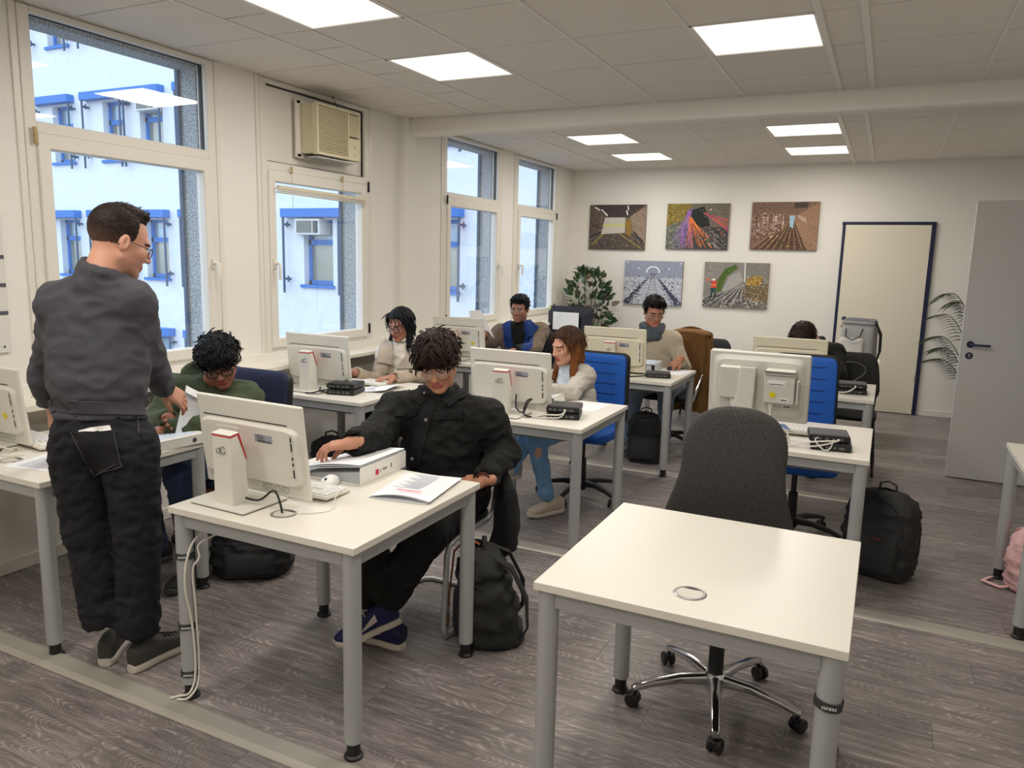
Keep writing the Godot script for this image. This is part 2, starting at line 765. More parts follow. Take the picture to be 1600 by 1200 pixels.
func make_materials() -> void:
	mat("white_lacquer", rgb(230, 226, 215), 0.35)
	mat("table_edge", rgb(214, 210, 200), 0.45)
	mat("grey_steel", rgb(182, 184, 184), 0.38, 0.25)
	mat("black_plastic", rgb(24, 24, 26), 0.45)
	mat("black_matt", rgb(20, 20, 22), 0.8)
	mat("chrome", rgb(210, 210, 212), 0.12, 1.0)
	mat("silver", rgb(190, 190, 190), 0.3, 0.9)
	mat("screen_white", rgb(224, 222, 212), 0.45)
	mat("screen_cream", rgb(226, 220, 196), 0.45)
	mat("screen_grey", rgb(208, 206, 198), 0.5)
	mat("red_accent", rgb(196, 26, 40), 0.4)
	mat("label_grey", rgb(160, 168, 178), 0.5)
	mat("label_white", rgb(238, 238, 236), 0.6)
	mat("print_dark", rgb(70, 72, 76), 0.7)
	mat("yellow_dot", rgb(226, 208, 28), 0.5)
	mat("paper", rgb(240, 242, 246), 0.8)
	mat("door_blue", rgb(22, 30, 66), 0.4)
	mat("blue_frame", rgb(36, 116, 196), 0.5)
	mat("teal_rail", rgb(30, 70, 104), 0.5)
	mat("upvc", rgb(230, 225, 215), 0.35)
	mat("gasket", rgb(18, 20, 26), 0.6)
	mat("cable_black", rgb(18, 18, 20), 0.5)
	mat("cable_white", rgb(226, 222, 212), 0.5)
	mat("aluminium_strip", rgb(178, 174, 164), 0.42, 0.35)
	grainy("wall_paint", rgb(236, 233, 226), 0.010, 0.9, 0.85, 0.0, 0.12)
	grainy("far_wall_paint", rgb(236, 233, 226), 0.008, 0.7, 0.85)
	grainy("ceiling_tile", rgb(226, 220, 212), 0.02, 3.0, 0.95, 0.0, 0.3)
	grainy("pebbledash", rgb(178, 184, 188), 0.26, 1.2, 0.95, 0.30, 0.2)
	grainy("stucco", rgb(238, 240, 242), 0.035, 0.25, 0.95, 0.0, 0.05)
	mat("grid_rail", rgb(226, 222, 214), 0.5)
	mat("sill_stone", rgb(236, 231, 218), 0.3)
	var g := mat("glass", Color(0.95, 0.98, 1.0, 0.04), 0.02)
	g.transparency = BaseMaterial3D.TRANSPARENCY_ALPHA
	g.cull_mode = BaseMaterial3D.CULL_DISABLED


func wood_material() -> StandardMaterial3D:
	# eight planks of grey oak, one above the other: 1.24 m by 0.185 m each
	var W := 1024
	var H := 1024
	var data := PackedByteArray()
	data.resize(W * H * 3)
	var low := noise(1.0, 11, 1)
	var fine := noise(1.0, 23, 2)
	var pore := noise(1.0, 31, 1)
	var pale := noise(1.0, 47, 2)
	var k := 0
	for y in H:
		var band := y / 128
		var vv := float(y % 128) / 128.0 * 185.0
		var bo := band * 977.0
		var rr := 1.7 + 0.3 * float((band * 5) % 8)
		var tone := 0.47 + 0.035 * float((band * 3) % 8 - 4) / 4.0
		for x in W:
			var uu := float(x) / 1024.0 * 1240.0
			var ring := low.get_noise_2d(uu * 0.0021 + bo, vv * 0.0085 + bo) * rr + vv * 0.006
			var s := absf(fposmod(ring * 1.9, 1.0) - 0.5) * 2.0
			var line := pow(s, 5.0)
			var f := fine.get_noise_2d(uu * 0.006 + bo, vv * 0.42)
			var p := pore.get_noise_2d(uu * 0.03 + bo, vv * 1.3)
			var q := pale.get_noise_2d(uu * 0.003 + bo, vv * 0.03)
			var t := tone + 0.05 + 0.10 * f + 0.05 * p + 0.11 * q + 0.12 * line * clampf(0.55 + 1.3 * q, 0.0, 1.2) - 0.08 * (1.0 - s) * clampf(0.5 + q, 0.0, 1.0)
			t = clampf(t, 0.18, 0.85)
			data[k] = int(255.0 * clampf(t * 1.00, 0, 1))
			data[k + 1] = int(255.0 * clampf(t * 0.945, 0, 1))
			data[k + 2] = int(255.0 * clampf(t * 0.925, 0, 1))
			k += 3
	var img := Image.create_from_data(W, H, false, Image.FORMAT_RGB8, data)
	var m := mat("oak_planks", Color.WHITE, 0.42)
	m.albedo_texture = ImageTexture.create_from_image(img)
	m.heightmap_enabled = true
	m.heightmap_texture = m.albedo_texture
	m.heightmap_scale = 0.05
	return m


func build_floor() -> void:
	var wood := wood_material()
	var slab := MB.new()
	slab.rng_box(Vector3(WALL_X - 0.2, -0.3, FAR_Z - 0.2), Vector3(RIGHT_X + 2.0, -0.004, BACK_Z + 0.2))
	var fl := structure("floor", slab, mat("subfloor", rgb(70, 64, 60), 0.8), "grey oak plank floor with darker joints", "floor")
	var w := 0.185
	var z := FAR_Z
	var row := 0
	while z < BACK_Z - 0.01:
		var z1 := minf(z + w, BACK_Z)
		var x := WALL_X - fposmod(row * 0.47, 1.24)
		while x < RIGHT_X - 0.01:
			var x0 := maxf(x, WALL_X)
			var x1 := minf(x + 1.24, RIGHT_X)
			if z > -1.35:      # behind the camera one long board does
				x0 = WALL_X
				x1 = RIGHT_X
			if x1 - x0 > 0.02:
				var band := (row * 3 + int(round(x * 10.0))) % 8
				if band < 0: band += 8
				var m := MB.new()
				var g := 0.0007
				var a := Vector3(x0 + g, 0.0, z + g)
				var b := Vector3(x1 - g, 0.0, z1 - g)
				var u0 := (x0 - x) / 1.24
				var u1 := u0 + (x1 - x0) / 1.24
				if rng.randf() < 0.5:
					u0 = 1.0 - u0; u1 = 1.0 - u1
				var v0 := (band + 0.03) / 8.0
				var v1 := (band + 0.97) / 8.0
				var up := Vector3.UP
				m.quad(Vector3(a.x, 0, a.z), Vector3(b.x, 0, a.z), Vector3(b.x, 0, b.z), Vector3(a.x, 0, b.z), up, Rect2(u0, v0, u1 - u0, v1 - v0))
				var dn := -0.0042
				m.quad(Vector3(a.x, 0, a.z), Vector3(b.x, 0, a.z), Vector3(b.x, dn, a.z), Vector3(a.x, dn, a.z), Vector3.FORWARD, Rect2(0, v0, 0.01, 0.01))
				m.quad(Vector3(a.x, 0, b.z), Vector3(b.x, 0, b.z), Vector3(b.x, dn, b.z), Vector3(a.x, dn, b.z), Vector3.BACK, Rect2(0, v0, 0.01, 0.01))
				m.quad(Vector3(a.x, 0, a.z), Vector3(a.x, 0, b.z), Vector3(a.x, dn, b.z), Vector3(a.x, dn, a.z), Vector3.LEFT, Rect2(0, v0, 0.01, 0.01))
				m.quad(Vector3(b.x, 0, a.z), Vector3(b.x, 0, b.z), Vector3(b.x, dn, b.z), Vector3(b.x, dn, a.z), Vector3.RIGHT, Rect2(0, v0, 0.01, 0.01))
				part(fl, "plank", m, wood)
			x += 1.24
			if z > -1.35:
				break
		z = z1
		row += 1
	# aluminium cable ducts screwed on the floor in front of each row of tables
	for s in [[-1.75, "aluminium floor duct running under the front row of tables"], [-3.82, "aluminium floor duct running past the second row of tables"], [-5.74, "aluminium floor duct running past the third row of tables"]]:
		var m := MB.new()
		m.at(Vector3.ZERO, Basis(Vector3.RIGHT, Vector3.UP, Vector3.BACK))
		var prof := [Vector2(-0.052, 0.0), Vector2(-0.044, 0.008), Vector2(-0.03, 0.013), Vector2(0.03, 0.013), Vector2(0.044, 0.008), Vector2(0.052, 0.0)]
		m.at(Vector3(WALL_X + 0.015, 0.0005, s[0]), Basis(Vector3(0, 0, 1), Vector3(0, 1, 0), Vector3(1, 0, 0)))
		m.prism(prof, 0.0, 5.2 if s[0] > -4.5 else 4.2)
		var o := thing("floor_duct", s[1], "cable duct")
		part(o, "duct_cover", m, mats.aluminium_strip)


func build_ceiling() -> void:
	var slab := MB.new()
	slab.rng_box(Vector3(WALL_X - 0.2, CEIL_Y + 0.1, FAR_Z - 0.2), Vector3(RIGHT_X + 2.0, CEIL_Y + 0.35, BACK_Z + 0.2))
	var ce := structure("ceiling", slab, mats.ceiling_tile, "suspended ceiling of off-white mineral tiles", "ceiling")
	var zr := [-9.65, -9.5, -8.88, -8.245, -7.58, -6.95, -6.33, -5.86, -5.70, -5.225, -4.605, -3.98, -3.35, -2.72, -2.10, -1.47, -0.85, -0.22, 0.40, 1.03, 1.65, BACK_Z]
	var lit := [[-2.85, -2.25], [-1.02, -0.405]]
	var litz := [-8.88, -7.58, -4.605, -3.35, -1.47, -0.22]
	var rails := MB.new()
	var tile := func(x0: float, x1: float, z0: float, z1: float):
		var g := 0.0065
		var m := MB.new()
		m.rbox(Vector3((x0 + x1) / 2, CEIL_Y + 0.008 + rng.randf_range(-0.0006, 0.0006), (z0 + z1) / 2), Vector3(x1 - x0 - g * 2, 0.016, z1 - z0 - g * 2), 0.003)
		part(ce, "ceiling_tile", m, mats.ceiling_tile)
	var shift_far := -0.06
	var cols := [WALL_X, -3.15, -2.85, -2.25, -1.635, -1.02, -0.405, -0.21, 0.40, 1.02, RIGHT_X]
	for i in zr.size() - 1:
		var z0: float = zr[i]
		var z1: float = zr[i + 1]
		if i == 7:
			continue               # the beam
		for c in cols.size() - 1:
			var sh: float = shift_far if z1 < -5.8 else 0.0
			var x0: float = cols[c] + (sh if c > 0 else 0.0)
			var x1: float = cols[c + 1] + (sh if c + 1 < cols.size() - 1 else 0.0)
			var is_lit := false
			for L in lit:
				if absf(cols[c] - L[0]) < 0.02:
					for lz in litz:
						if absf(z0 - lz) < 0.02:
							is_lit = true
			if is_lit:
				ceiling_panel(x0, x1, z0, z1)
				continue
			if c == 1 and z1 > -5.6:
				# the narrow strip is cut at half modules
				var zm := (z0 + z1) / 2
				tile.call(x0, x1, z0, zm)
				tile.call(x0, x1, zm, z1)
			else:
				tile.call(x0, x1, z0, z1)
	# rails of the suspension grid
	for sec in [[-9.65, -5.86, shift_far], [-5.70, BACK_Z, 0.0]]:
		for c in range(1, cols.size() - 1):
			var wide: float = 0.034 if c in [6, 7] else 0.019
			var m := MB.new()
			m.rbox(Vector3(cols[c] + sec[2], CEIL_Y - 0.001, (sec[0] + sec[1]) / 2), Vector3(wide, 0.008 if wide < 0.03 else 0.014, sec[1] - sec[0]), 0.0015)
			part(ce, "grid_rail", m, mats.grid_rail)
	for i in zr.size():
		if i in [0, 7, 8, zr.size() - 1]:
			continue
		var m := MB.new()
		m.box(Vector3((WALL_X + RIGHT_X) / 2, CEIL_Y + 0.0015, zr[i]), Vector3(RIGHT_X - WALL_X, 0.005, 0.0075))
		part(ce, "cross_rail", m, mats.grid_rail)
	# edge moulding along the walls
	for e in [[Vector3(WALL_X + 0.012, CEIL_Y, (FAR_Z + BACK_Z) / 2), Vector3(0.024, 0.004, BACK_Z - FAR_Z)], [Vector3((WALL_X + RIGHT_X) / 2, CEIL_Y, FAR_Z + 0.012), Vector3(RIGHT_X - WALL_X, 0.004, 0.024)], [Vector3(RIGHT_X - 0.012, CEIL_Y, (FAR_Z + BACK_Z) / 2), Vector3(0.024, 0.004, BACK_Z - FAR_Z)]]:
		var m := MB.new()
		m.box(e[0], e[1])
		part(ce, "edge_moulding", m, mats.grid_rail)


var panel_no := 0
func ceiling_panel(x0: float, x1: float, z0: float, z1: float) -> void:
	var c := Vector3((x0 + x1) / 2, CEIL_Y, (z0 + z1) / 2)
	var sx := x1 - x0
	var sz := z1 - z0
	var label := "square white ceiling light panel glowing"
	if z1 < -7.6:
		label = "square glowing ceiling panel in the row next to the picture wall"
	elif z1 < -5.8:
		label = "square glowing ceiling panel just behind the ceiling beam"
	elif z1 < -3.9:
		label = "square glowing ceiling panel just in front of the ceiling beam"
	elif z1 < -2.5:
		label = "large square glowing ceiling panel above the front row of tables"
	elif z1 < -0.6:
		label = "square glowing ceiling panel one field in front of the notice board"
	else:
		label = "square glowing ceiling panel closest to the front wall of the classroom"
	label += ", window side" if c.x < -1.6 else ", aisle side"
	var o := thing("ceiling_light", label, "ceiling light", c, 0.0, "square ceiling light panels")
	var fr := MB.new()
	var w := 0.02
	for s in [-1.0, 1.0]:
		fr.rbox(Vector3(s * (sx / 2 - 0.005 - w / 2), 0.003, 0), Vector3(w, 0.014, sz - 0.01), 0.002)
		fr.rbox(Vector3(0, 0.003, s * (sz / 2 - 0.005 - w / 2)), Vector3(sx - 0.01, 0.014, w), 0.002)
	part(o, "frame", fr, mats.grid_rail)
	var df := MB.new()
	df.box(Vector3(0, 0.006, 0), Vector3(sx - 0.04, 0.006, sz - 0.04))
	var m := mat("panel_glow", rgb(255, 252, 244), 0.6)
	m.emission_enabled = true
	m.emission = Color(1.0, 0.985, 0.95)
	m.emission_energy_multiplier = 1.25
	part(o, "diffuser", df, m)
	var L := AreaLight3D.new()
	L.name = "panel_light"
	L.area_size = Vector2(sx - 0.06, sz - 0.06)
	L.area_normalize_energy = true
	L.light_color = Color(1.0, 0.972, 0.93)
	L.light_energy = PANEL_ENERGY
	L.area_range = 14.0
	L.shadow_enabled = true
	o.add_child(L)
	L.position = Vector3(0, -0.006, 0)
	L.rotation.x = -PI / 2


# a wall slab in the plane across the axis k (0 = x, 2 = z), from a to b, with rectangular holes (each [from, to, low, high])
func wall_with_holes(m: MB, k: int, p0: float, p1: float, a: float, b: float, lo: float, hi: float, holes: Array) -> void:
	var us := [a, b]
	for h in holes:
		us.append(h[0]); us.append(h[1])
	us.sort()
	for i in us.size() - 1:
		if us[i + 1] - us[i] < 1e-4:
			continue
		var mid: float = (us[i] + us[i + 1]) / 2
		var cuts := []
		for h in holes:
			if mid > h[0] and mid < h[1]:
				cuts.append([h[2], h[3]])
		cuts.sort_custom(func(p, q): return p[0] < q[0])
		var y := lo
		cuts.append([hi, hi])
		for c in cuts:
			if c[0] - y > 1e-4:
				if k == 0:
					m.rng_box(Vector3(p0, y, us[i]), Vector3(p1, c[0], us[i + 1]))
				else:
					m.rng_box(Vector3(us[i], y, p0), Vector3(us[i + 1], c[0], p1))
			y = c[1]


const WINS := [[-3.62, -2.42], [-5.20, -4.00], [-7.56, -6.36], [-9.12, -7.92]]
const WIN_LO := 0.945
const WIN_HI := 2.795


func build_walls() -> void:
	var holes := []
	for w in WINS:
		holes.append([w[0], w[1], WIN_LO, WIN_HI])
	var m := MB.new()
	wall_with_holes(m, 0, WALL_X - 0.08, WALL_X, FAR_Z - 0.2, BACK_Z + 0.2, -0.3, CEIL_Y + 0.35, holes)
	var wl := structure("wall_left", m, mats.wall_paint, "off-white window wall", "wall")
	var oh := []
	for w in WINS:
		oh.append([w[0] + 0.065, w[1] - 0.065, WIN_LO + 0.03, WIN_HI - 0.05])
	var mo := MB.new()
	wall_with_holes(mo, 0, WALL_X - 0.235, WALL_X - 0.082, FAR_Z - 0.2, BACK_Z + 0.2, -4.0, CEIL_Y + 1.2, oh)
	part(wl, "outer_shell", mo, mats.pebbledash, "grey pebbledash outer wall and window reveals")
	for w in WINS:
		for zz in [w[0] + 0.075]:
			var r := MB.new()
			r.rbox(Vector3(WALL_X - 0.225, (WIN_LO + WIN_HI) / 2, zz + 0.004), Vector3(0.03, WIN_HI - WIN_LO - 0.1, 0.014), 0.003)
			part(wl, "blind_rail", r, mats.teal_rail, "dark blue-green blind rail on the reveal edge")
	var b := MB.new()
	b.rng_box(Vector3(WALL_X - 0.2, -0.3, FAR_Z - 0.2), Vector3(RIGHT_X + 0.2, CEIL_Y + 0.35, FAR_Z))
	structure("wall_far", b, mats.far_wall_paint, "white end wall with five canvas prints", "wall")
	var r := MB.new()
	wall_with_holes(r, 0, RIGHT_X, RIGHT_X + 0.14, FAR_Z - 0.2, BACK_Z + 0.2, -0.3, CEIL_Y + 0.35, [[-6.86, -5.86, 0.0, 2.16]])
	structure("wall_right", r, mats.far_wall_paint, "white wall with the open doorway", "wall")
	var f := MB.new()
	f.rng_box(Vector3(WALL_X - 0.2, -0.3, BACK_Z), Vector3(RIGHT_X + 0.2, CEIL_Y + 0.35, BACK_Z + 0.2))
	structure("wall_front", f, mats.far_wall_paint, "white wall at the front end of the classroom", "wall")
	# the corridor behind the doorway
	var co := MB.new()
	co.rng_box(Vector3(RIGHT_X + 1.9, -0.3, -8.2), Vector3(RIGHT_X + 2.0, CEIL_Y + 0.35, -4.6))
	co.rng_box(Vector3(RIGHT_X + 0.14, -0.3, -8.2), Vector3(RIGHT_X + 2.0, CEIL_Y + 0.35, -8.1))
	co.rng_box(Vector3(RIGHT_X + 0.14, -0.3, -4.7), Vector3(RIGHT_X + 2.0, CEIL_Y + 0.35, -4.6))
	structure("wall_corridor", co, mats.far_wall_paint, "white corridor walls behind the doorway", "wall")
	# baseboards
	for e in [["baseboard_left", Vector3(WALL_X + 0.007, 0.035, (FAR_Z + BACK_Z) / 2), Vector3(0.014, 0.07, BACK_Z - FAR_Z)], ["baseboard_far", Vector3((WALL_X - 0.56) / 2 + 0.0, 0.035, FAR_Z + 0.007), Vector3(-0.56 - WALL_X - 0.03, 0.07, 0.014)], ["baseboard_far_right", Vector3((0.44 + RIGHT_X) / 2, 0.035, FAR_Z + 0.007), Vector3(RIGHT_X - 0.46, 0.07, 0.014)]]:
		var q := MB.new()
		q.rbox(e[1], e[2], 0.004)
		structure(e[0], q, mats.white_lacquer, "white skirting board along the wall foot", "baseboard")
	# the beam across the room and the post it meets at the window wall
	var be := MB.new()
	var poly := []
	for k in 5:
		var a := PI / 2 * k / 4
		poly.append(Vector2(-0.045 - 0.025 * sin(a), -0.115 - 0.025 * cos(a)) if false else Vector2(-0.045 - 0.03 * cos(PI / 2 - a), -0.11 - 0.03 * sin(PI / 2 - a)))
	poly.append(Vector2(-0.075, 0.05))
	poly.append(Vector2(0.075, 0.05))
	for k in 5:
		var a := PI / 2 * k / 4
		poly.append(Vector2(0.045 + 0.03 * cos(a), -0.11 - 0.03 * sin(a)))
	be.at(Vector3(WALL_X + 0.06, CEIL_Y, -5.78), Basis(Vector3(0, 0, -1), Vector3(0, 1, 0), Vector3(1, 0, 0)))
	be.prism(poly, 0.0, RIGHT_X - WALL_X - 0.06)
	structure("trim_1", be, mats.far_wall_paint, "white ceiling beam with rounded lower edges crossing the room", "beam")
	var po := MB.new()
	var pp := []
	for q in [[0.05, 0.055, 0], [0.05, -0.055, 1]]:
		for k in 5:
			var a: float = (PI / 2 - PI / 2 * k / 4) if q[2] == 0 else (-PI / 2 * k / 4)
			pp.append(Vector2(q[0] + 0.025 * cos(a), q[1] + 0.025 * sin(a)))
	pp.append(Vector2(0.0, -0.08))
	pp.append(Vector2(0.0, 0.08))
	po.at(Vector3(WALL_X, 0.0, -5.72), Basis(Vector3(1, 0, 0), Vector3(0, 0, -1), Vector3(0, 1, 0)))
	po.prism(pp, 0.0, CEIL_Y)
	structure("trim_2", po, mats.far_wall_paint, "white post with rounded edges beside the air conditioner window", "post")


func build_windows() -> void:
	var k := 0
	for w in WINS:
		k += 1
		var z0: float = w[0]
		var z1: float = w[1]
		var desc: String = ["tall white window beside the standing man in the grey sweatshirt", "white window with an air conditioner built into its top panel", "narrow-looking white window next to the wall post", "white window nearest the picture wall corner"][k - 1]
		var o := structure_node("window_%d" % k, desc, "window", Vector3(WALL_X, 0, (z0 + z1) / 2))
		var hw := (z1 - z0) / 2
		# outer frame, a little proud of the wall
		var frame_bar := func(a: Vector3, b: Vector3, called: String, r := 0.008):
			var m := MB.new()
			m.rbox((a + b) / 2, (b - a).abs(), r)
			part(o, called, m, mats.upvc)
		var fx0 := -0.075
		var fx1 := 0.012
		frame_bar.call(Vector3(fx0, WIN_LO, -hw), Vector3(fx1, WIN_HI, -hw + 0.065), "frame_bar")
		frame_bar.call(Vector3(fx0, WIN_LO, hw - 0.065), Vector3(fx1, WIN_HI, hw), "frame_bar")
		frame_bar.call(Vector3(fx0, WIN_HI - 0.035, -hw + 0.06), Vector3(fx1 - 0.001, WIN_HI, hw - 0.06), "frame_bar")
		frame_bar.call(Vector3(fx0, WIN_LO, -hw + 0.06), Vector3(fx1 - 0.001, WIN_LO + 0.04, hw - 0.06), "frame_bar")
		frame_bar.call(Vector3(fx0, 2.185, -hw + 0.06), Vector3(fx1 - 0.002, 2.255, hw - 0.06), "transom")
		# cover strips between frame and wall
		for s in [-1.0, 1.0]:
			var cs := MB.new()
			cs.rbox(Vector3(0.004, (WIN_LO + WIN_HI) / 2, s * (hw + 0.018)), Vector3(0.012, WIN_HI - WIN_LO, 0.036), 0.004)
			part(o, "cover_strip", cs, mats.upvc)
		# fixed light above, opening sash below
		var gz0 := -hw + 0.072
		var gz1 := hw - 0.072
		var pane := func(y0: float, y1: float, za: float, zb: float, gx: float):
			var m := MB.new()
			m.box(Vector3(gx, (y0 + y1) / 2, (za + zb) / 2), Vector3(0.006, y1 - y0, zb - za))
			part(o, "pane", m, mats.glass)
			var gk := MB.new()
			var t := 0.007
			for e in [[y0, y0 + t, za, zb], [y1 - t, y1, za, zb], [y0, y1, za, za + t], [y0, y1, zb - t, zb]]:
				gk.box(Vector3(gx + 0.006, (e[0] + e[1]) / 2, (e[2] + e[3]) / 2), Vector3(0.01, e[1] - e[0], e[3] - e[2]))
				gk.box(Vector3(gx - 0.012, (e[0] + e[1]) / 2, (e[2] + e[3]) / 2), Vector3(0.014, e[1] - e[0], e[3] - e[2]))
			part(o, "gasket", gk, mats.gasket)
		if k != 2:
			pane.call(2.25, 2.765, gz0 - 0.01, gz1 + 0.01, -0.035)
		else:
			var m := MB.new()
			m.rbox(Vector3(-0.03, 2.507, 0), Vector3(0.024, 0.52, gz1 - gz0 + 0.02), 0.002)
			part(o, "filler_panel", m, mats.upvc, "white filler panel around the air conditioner")
			var gk := MB.new()
			gk.box(Vector3(-0.014, 2.757, 0), Vector3(0.01, 0.012, gz1 - gz0))
			gk.box(Vector3(-0.014, 2.5, gz0 - 0.002), Vector3(0.01, 0.5, 0.01))
			gk.box(Vector3(-0.014, 2.257, 0), Vector3(0.01, 0.006, gz1 - gz0))
			part(o, "gasket", gk, mats.gasket)
		# sash: four bars
		var sx0 := -0.05
		var sx1 := 0.028
		var sb := 0.07
		var sz0 := -hw + 0.05
		var sz1 := hw - 0.05
		var sash := MB.new()
		sash.rbox(Vector3((sx0 + sx1) / 2, (0.97 + 2.2) / 2, sz0 + sb / 2), Vector3(sx1 - sx0, 2.2 - 0.97, sb), 0.01)
		sash.rbox(Vector3((sx0 + sx1) / 2, (0.97 + 2.2) / 2, sz1 - sb / 2), Vector3(sx1 - sx0, 2.2 - 0.97, sb), 0.01)
		sash.rbox(Vector3((sx0 + sx1) / 2, 2.2 - 0.04, 0), Vector3(sx1 - sx0 - 0.001, 0.08, sz1 - sz0 - sb), 0.01)
		sash.rbox(Vector3((sx0 + sx1) / 2, 0.97 + 0.035, 0), Vector3(sx1 - sx0 - 0.001, 0.07, sz1 - sz0 - sb), 0.01)
		part(o, "sash", sash, mats.upvc)
		pane.call(1.03, 2.13, sz0 + sb - 0.01, sz1 - sb + 0.01, -0.02)
		# handle and hinges
		var left_handle := k == 2 or k == 4
		var hz := (sz1 - 0.03) if left_handle else (sz0 + 0.03)
		var hd := MB.new()
		hd.rbox(Vector3(sx1 + 0.006, 1.56, hz), Vector3(0.012, 0.07, 0.028), 0.005)
		hd.tube([Vector3(sx1 + 0.008, 1.565, hz), Vector3(sx1 + 0.045, 1.565, hz), Vector3(sx1 + 0.052, 1.555, hz), Vector3(sx1 + 0.052, 1.47, hz), Vector3(sx1 + 0.048, 1.455, hz)], [0.011, 0.011, 0.011, 0.010, 0.009], 10)
		part(o, "handle", hd, mats.white_lacquer)
		var hgz := (sz0 - 0.012) if left_handle else (sz1 + 0.012)
		for hy in [2.18, 1.04]:
			var hg := MB.new()
			hg.at(Vector3(sx1 + 0.002, hy - 0.04, hgz))
			hg.lathe([Vector2(0, 0), Vector2(0.009, 0), Vector2(0.009, 0.036), Vector2(0.007, 0.037), Vector2(0.009, 0.039), Vector2(0.009, 0.08), Vector2(0, 0.08)], 10)
			part(o, "hinge", hg, mat("brass_hinge", rgb(176, 150, 104), 0.4, 0.5) if k == 1 else mats.gasket)
	# the sill of stone slabs along the whole wall, and the cable trunking below it
	var sl := structure_node("trim_3", "pale stone window sill of slabs laid end to end", "window sill", Vector3(WALL_X, 0, 0))
	var z := -9.6
	var step := [1.35, 0.95, 1.35, 1.0, 1.35, 0.16, 1.1]
	var i := 0
	while z < -1.9:
		var z1 := minf(z + step[i % 7], -1.9)
		var m := MB.new()
		m.rbox(Vector3(0.11, 0.87, (z + z1) / 2), Vector3(0.26, 0.036, z1 - z - 0.004), 0.008)
		part(sl, "sill_slab", m, mats.sill_stone)
		z = z1
		i += 1
	var ap := MB.new()
	ap.rng_box(Vector3(0.0, 0.888, -9.6), Vector3(0.03, WIN_LO + 0.002, -1.9))
	part(sl, "sill_upstand", ap, mats.wall_paint)
	var tr := structure_node("trim_4", "light grey cable trunking with sockets under the window sill", "cable trunking", Vector3(WALL_X, 0, 0))
	var tm := MB.new()
	tm.rbox(Vector3(0.04, 0.735, -5.75), Vector3(0.08, 0.19, 7.6), 0.006)
	part(tr, "trunking_body", tm, mat("trunking", rgb(206, 200, 188), 0.5))
	for zz in [-2.95, -3.75, -4.05, -5.35, -5.55, -6.9, -7.1]:
		var so := MB.new()
		so.rbox(Vector3(0.084, 0.76, zz), Vector3(0.012, 0.082, 0.082), 0.008)
		so.at(Vector3(0.09, 0.76, zz), Basis(Vector3(0, 0, 1), Vector3(1, 0, 0), Vector3(0, 1, 0)))
		var sk := part(tr, "socket", so, mats.upvc)
		var hole := MB.new()
		hole.at(Vector3(0.0905, 0.76, zz), Basis(Vector3(0, 0, 1), Vector3(1, 0, 0), Vector3(0, 1, 0)))
		hole.lathe([Vector2(0, 0), Vector2(0.021, 0), Vector2(0.021, 0.002), Vector2(0, 0.002)], 14)
		part(sk, "socket_well", hole, mat("socket_grey", rgb(120, 116, 110), 0.6))


func build_doors() -> void:
	# closed cream door in the far wall, dark blue frame
	var o := structure_node("door_1", "closed cream door with a dark blue frame in the picture wall", "door", Vector3(-0.06, 0, FAR_Z))
	var fr := MB.new()
	fr.rbox(Vector3(-0.45, 1.065, 0.012), Vector3(0.03, 2.13, 0.05), 0.004)
	fr.rbox(Vector3(0.455, 1.065, 0.012), Vector3(0.04, 2.13, 0.05), 0.004)
	fr.rbox(Vector3(0.0, 2.13, 0.012), Vector3(0.945, 0.035, 0.05), 0.004)
	part(o, "door_frame", fr, mats.door_blue, "dark blue door frame")
	var lf := MB.new()
	lf.rbox(Vector3(0.0, 1.06, 0.02), Vector3(0.865, 2.105, 0.04), 0.003)
	part(o, "door_leaf", lf, mat("door_cream", rgb(226, 219, 200), 0.5))
	door_furniture(o, Vector3(-0.36, 1.05, 0.04), 1.0)
	for hy in [1.86, 0.42]:
		var hg := MB.new()
		hg.at(Vector3(0.428, hy - 0.04, 0.043))
		hg.lathe([Vector2(0, 0), Vector2(0.009, 0), Vector2(0.009, 0.08), Vector2(0, 0.08)], 10)
		part(o, "hinge", hg, mats.silver)
	# open grey door standing into the room
	var p := structure_node("door_2", "light grey door standing open beside the palm", "door", Vector3(0.55, 0, -6.86))
	var l2 := MB.new()
	l2.rbox(Vector3(0.505, 1.08, 0.0), Vector3(1.01, 2.15, 0.042), 0.003)
	part(p, "door_leaf", l2, mat("door_grey", rgb(206, 205, 202), 0.5))
	door_furniture(p, Vector3(0.065, 1.07, 0.021), 1.0)
	for hy in [1.86, 0.3]:
		var hg := MB.new()
		hg.at(Vector3(1.025, hy - 0.04, 0.02))
		hg.lathe([Vector2(0, 0), Vector2(0.009, 0), Vector2(0.009, 0.08), Vector2(0, 0.08)], 10)
		part(p, "hinge", hg, mats.silver)
	var q := MB.new()
	q.rbox(Vector3(RIGHT_X - 0.01, 1.08, -5.87), Vector3(0.05, 2.16, 0.04), 0.004)
	q.rbox(Vector3(RIGHT_X - 0.01, 1.08, -6.9), Vector3(0.05, 2.16, 0.04), 0.004)
	q.rbox(Vector3(RIGHT_X - 0.01, 2.18, -6.385), Vector3(0.05, 0.04, 1.07), 0.004)
	structure("trim_5", q, mats.door_blue, "dark blue frame of the open doorway", "door frame")


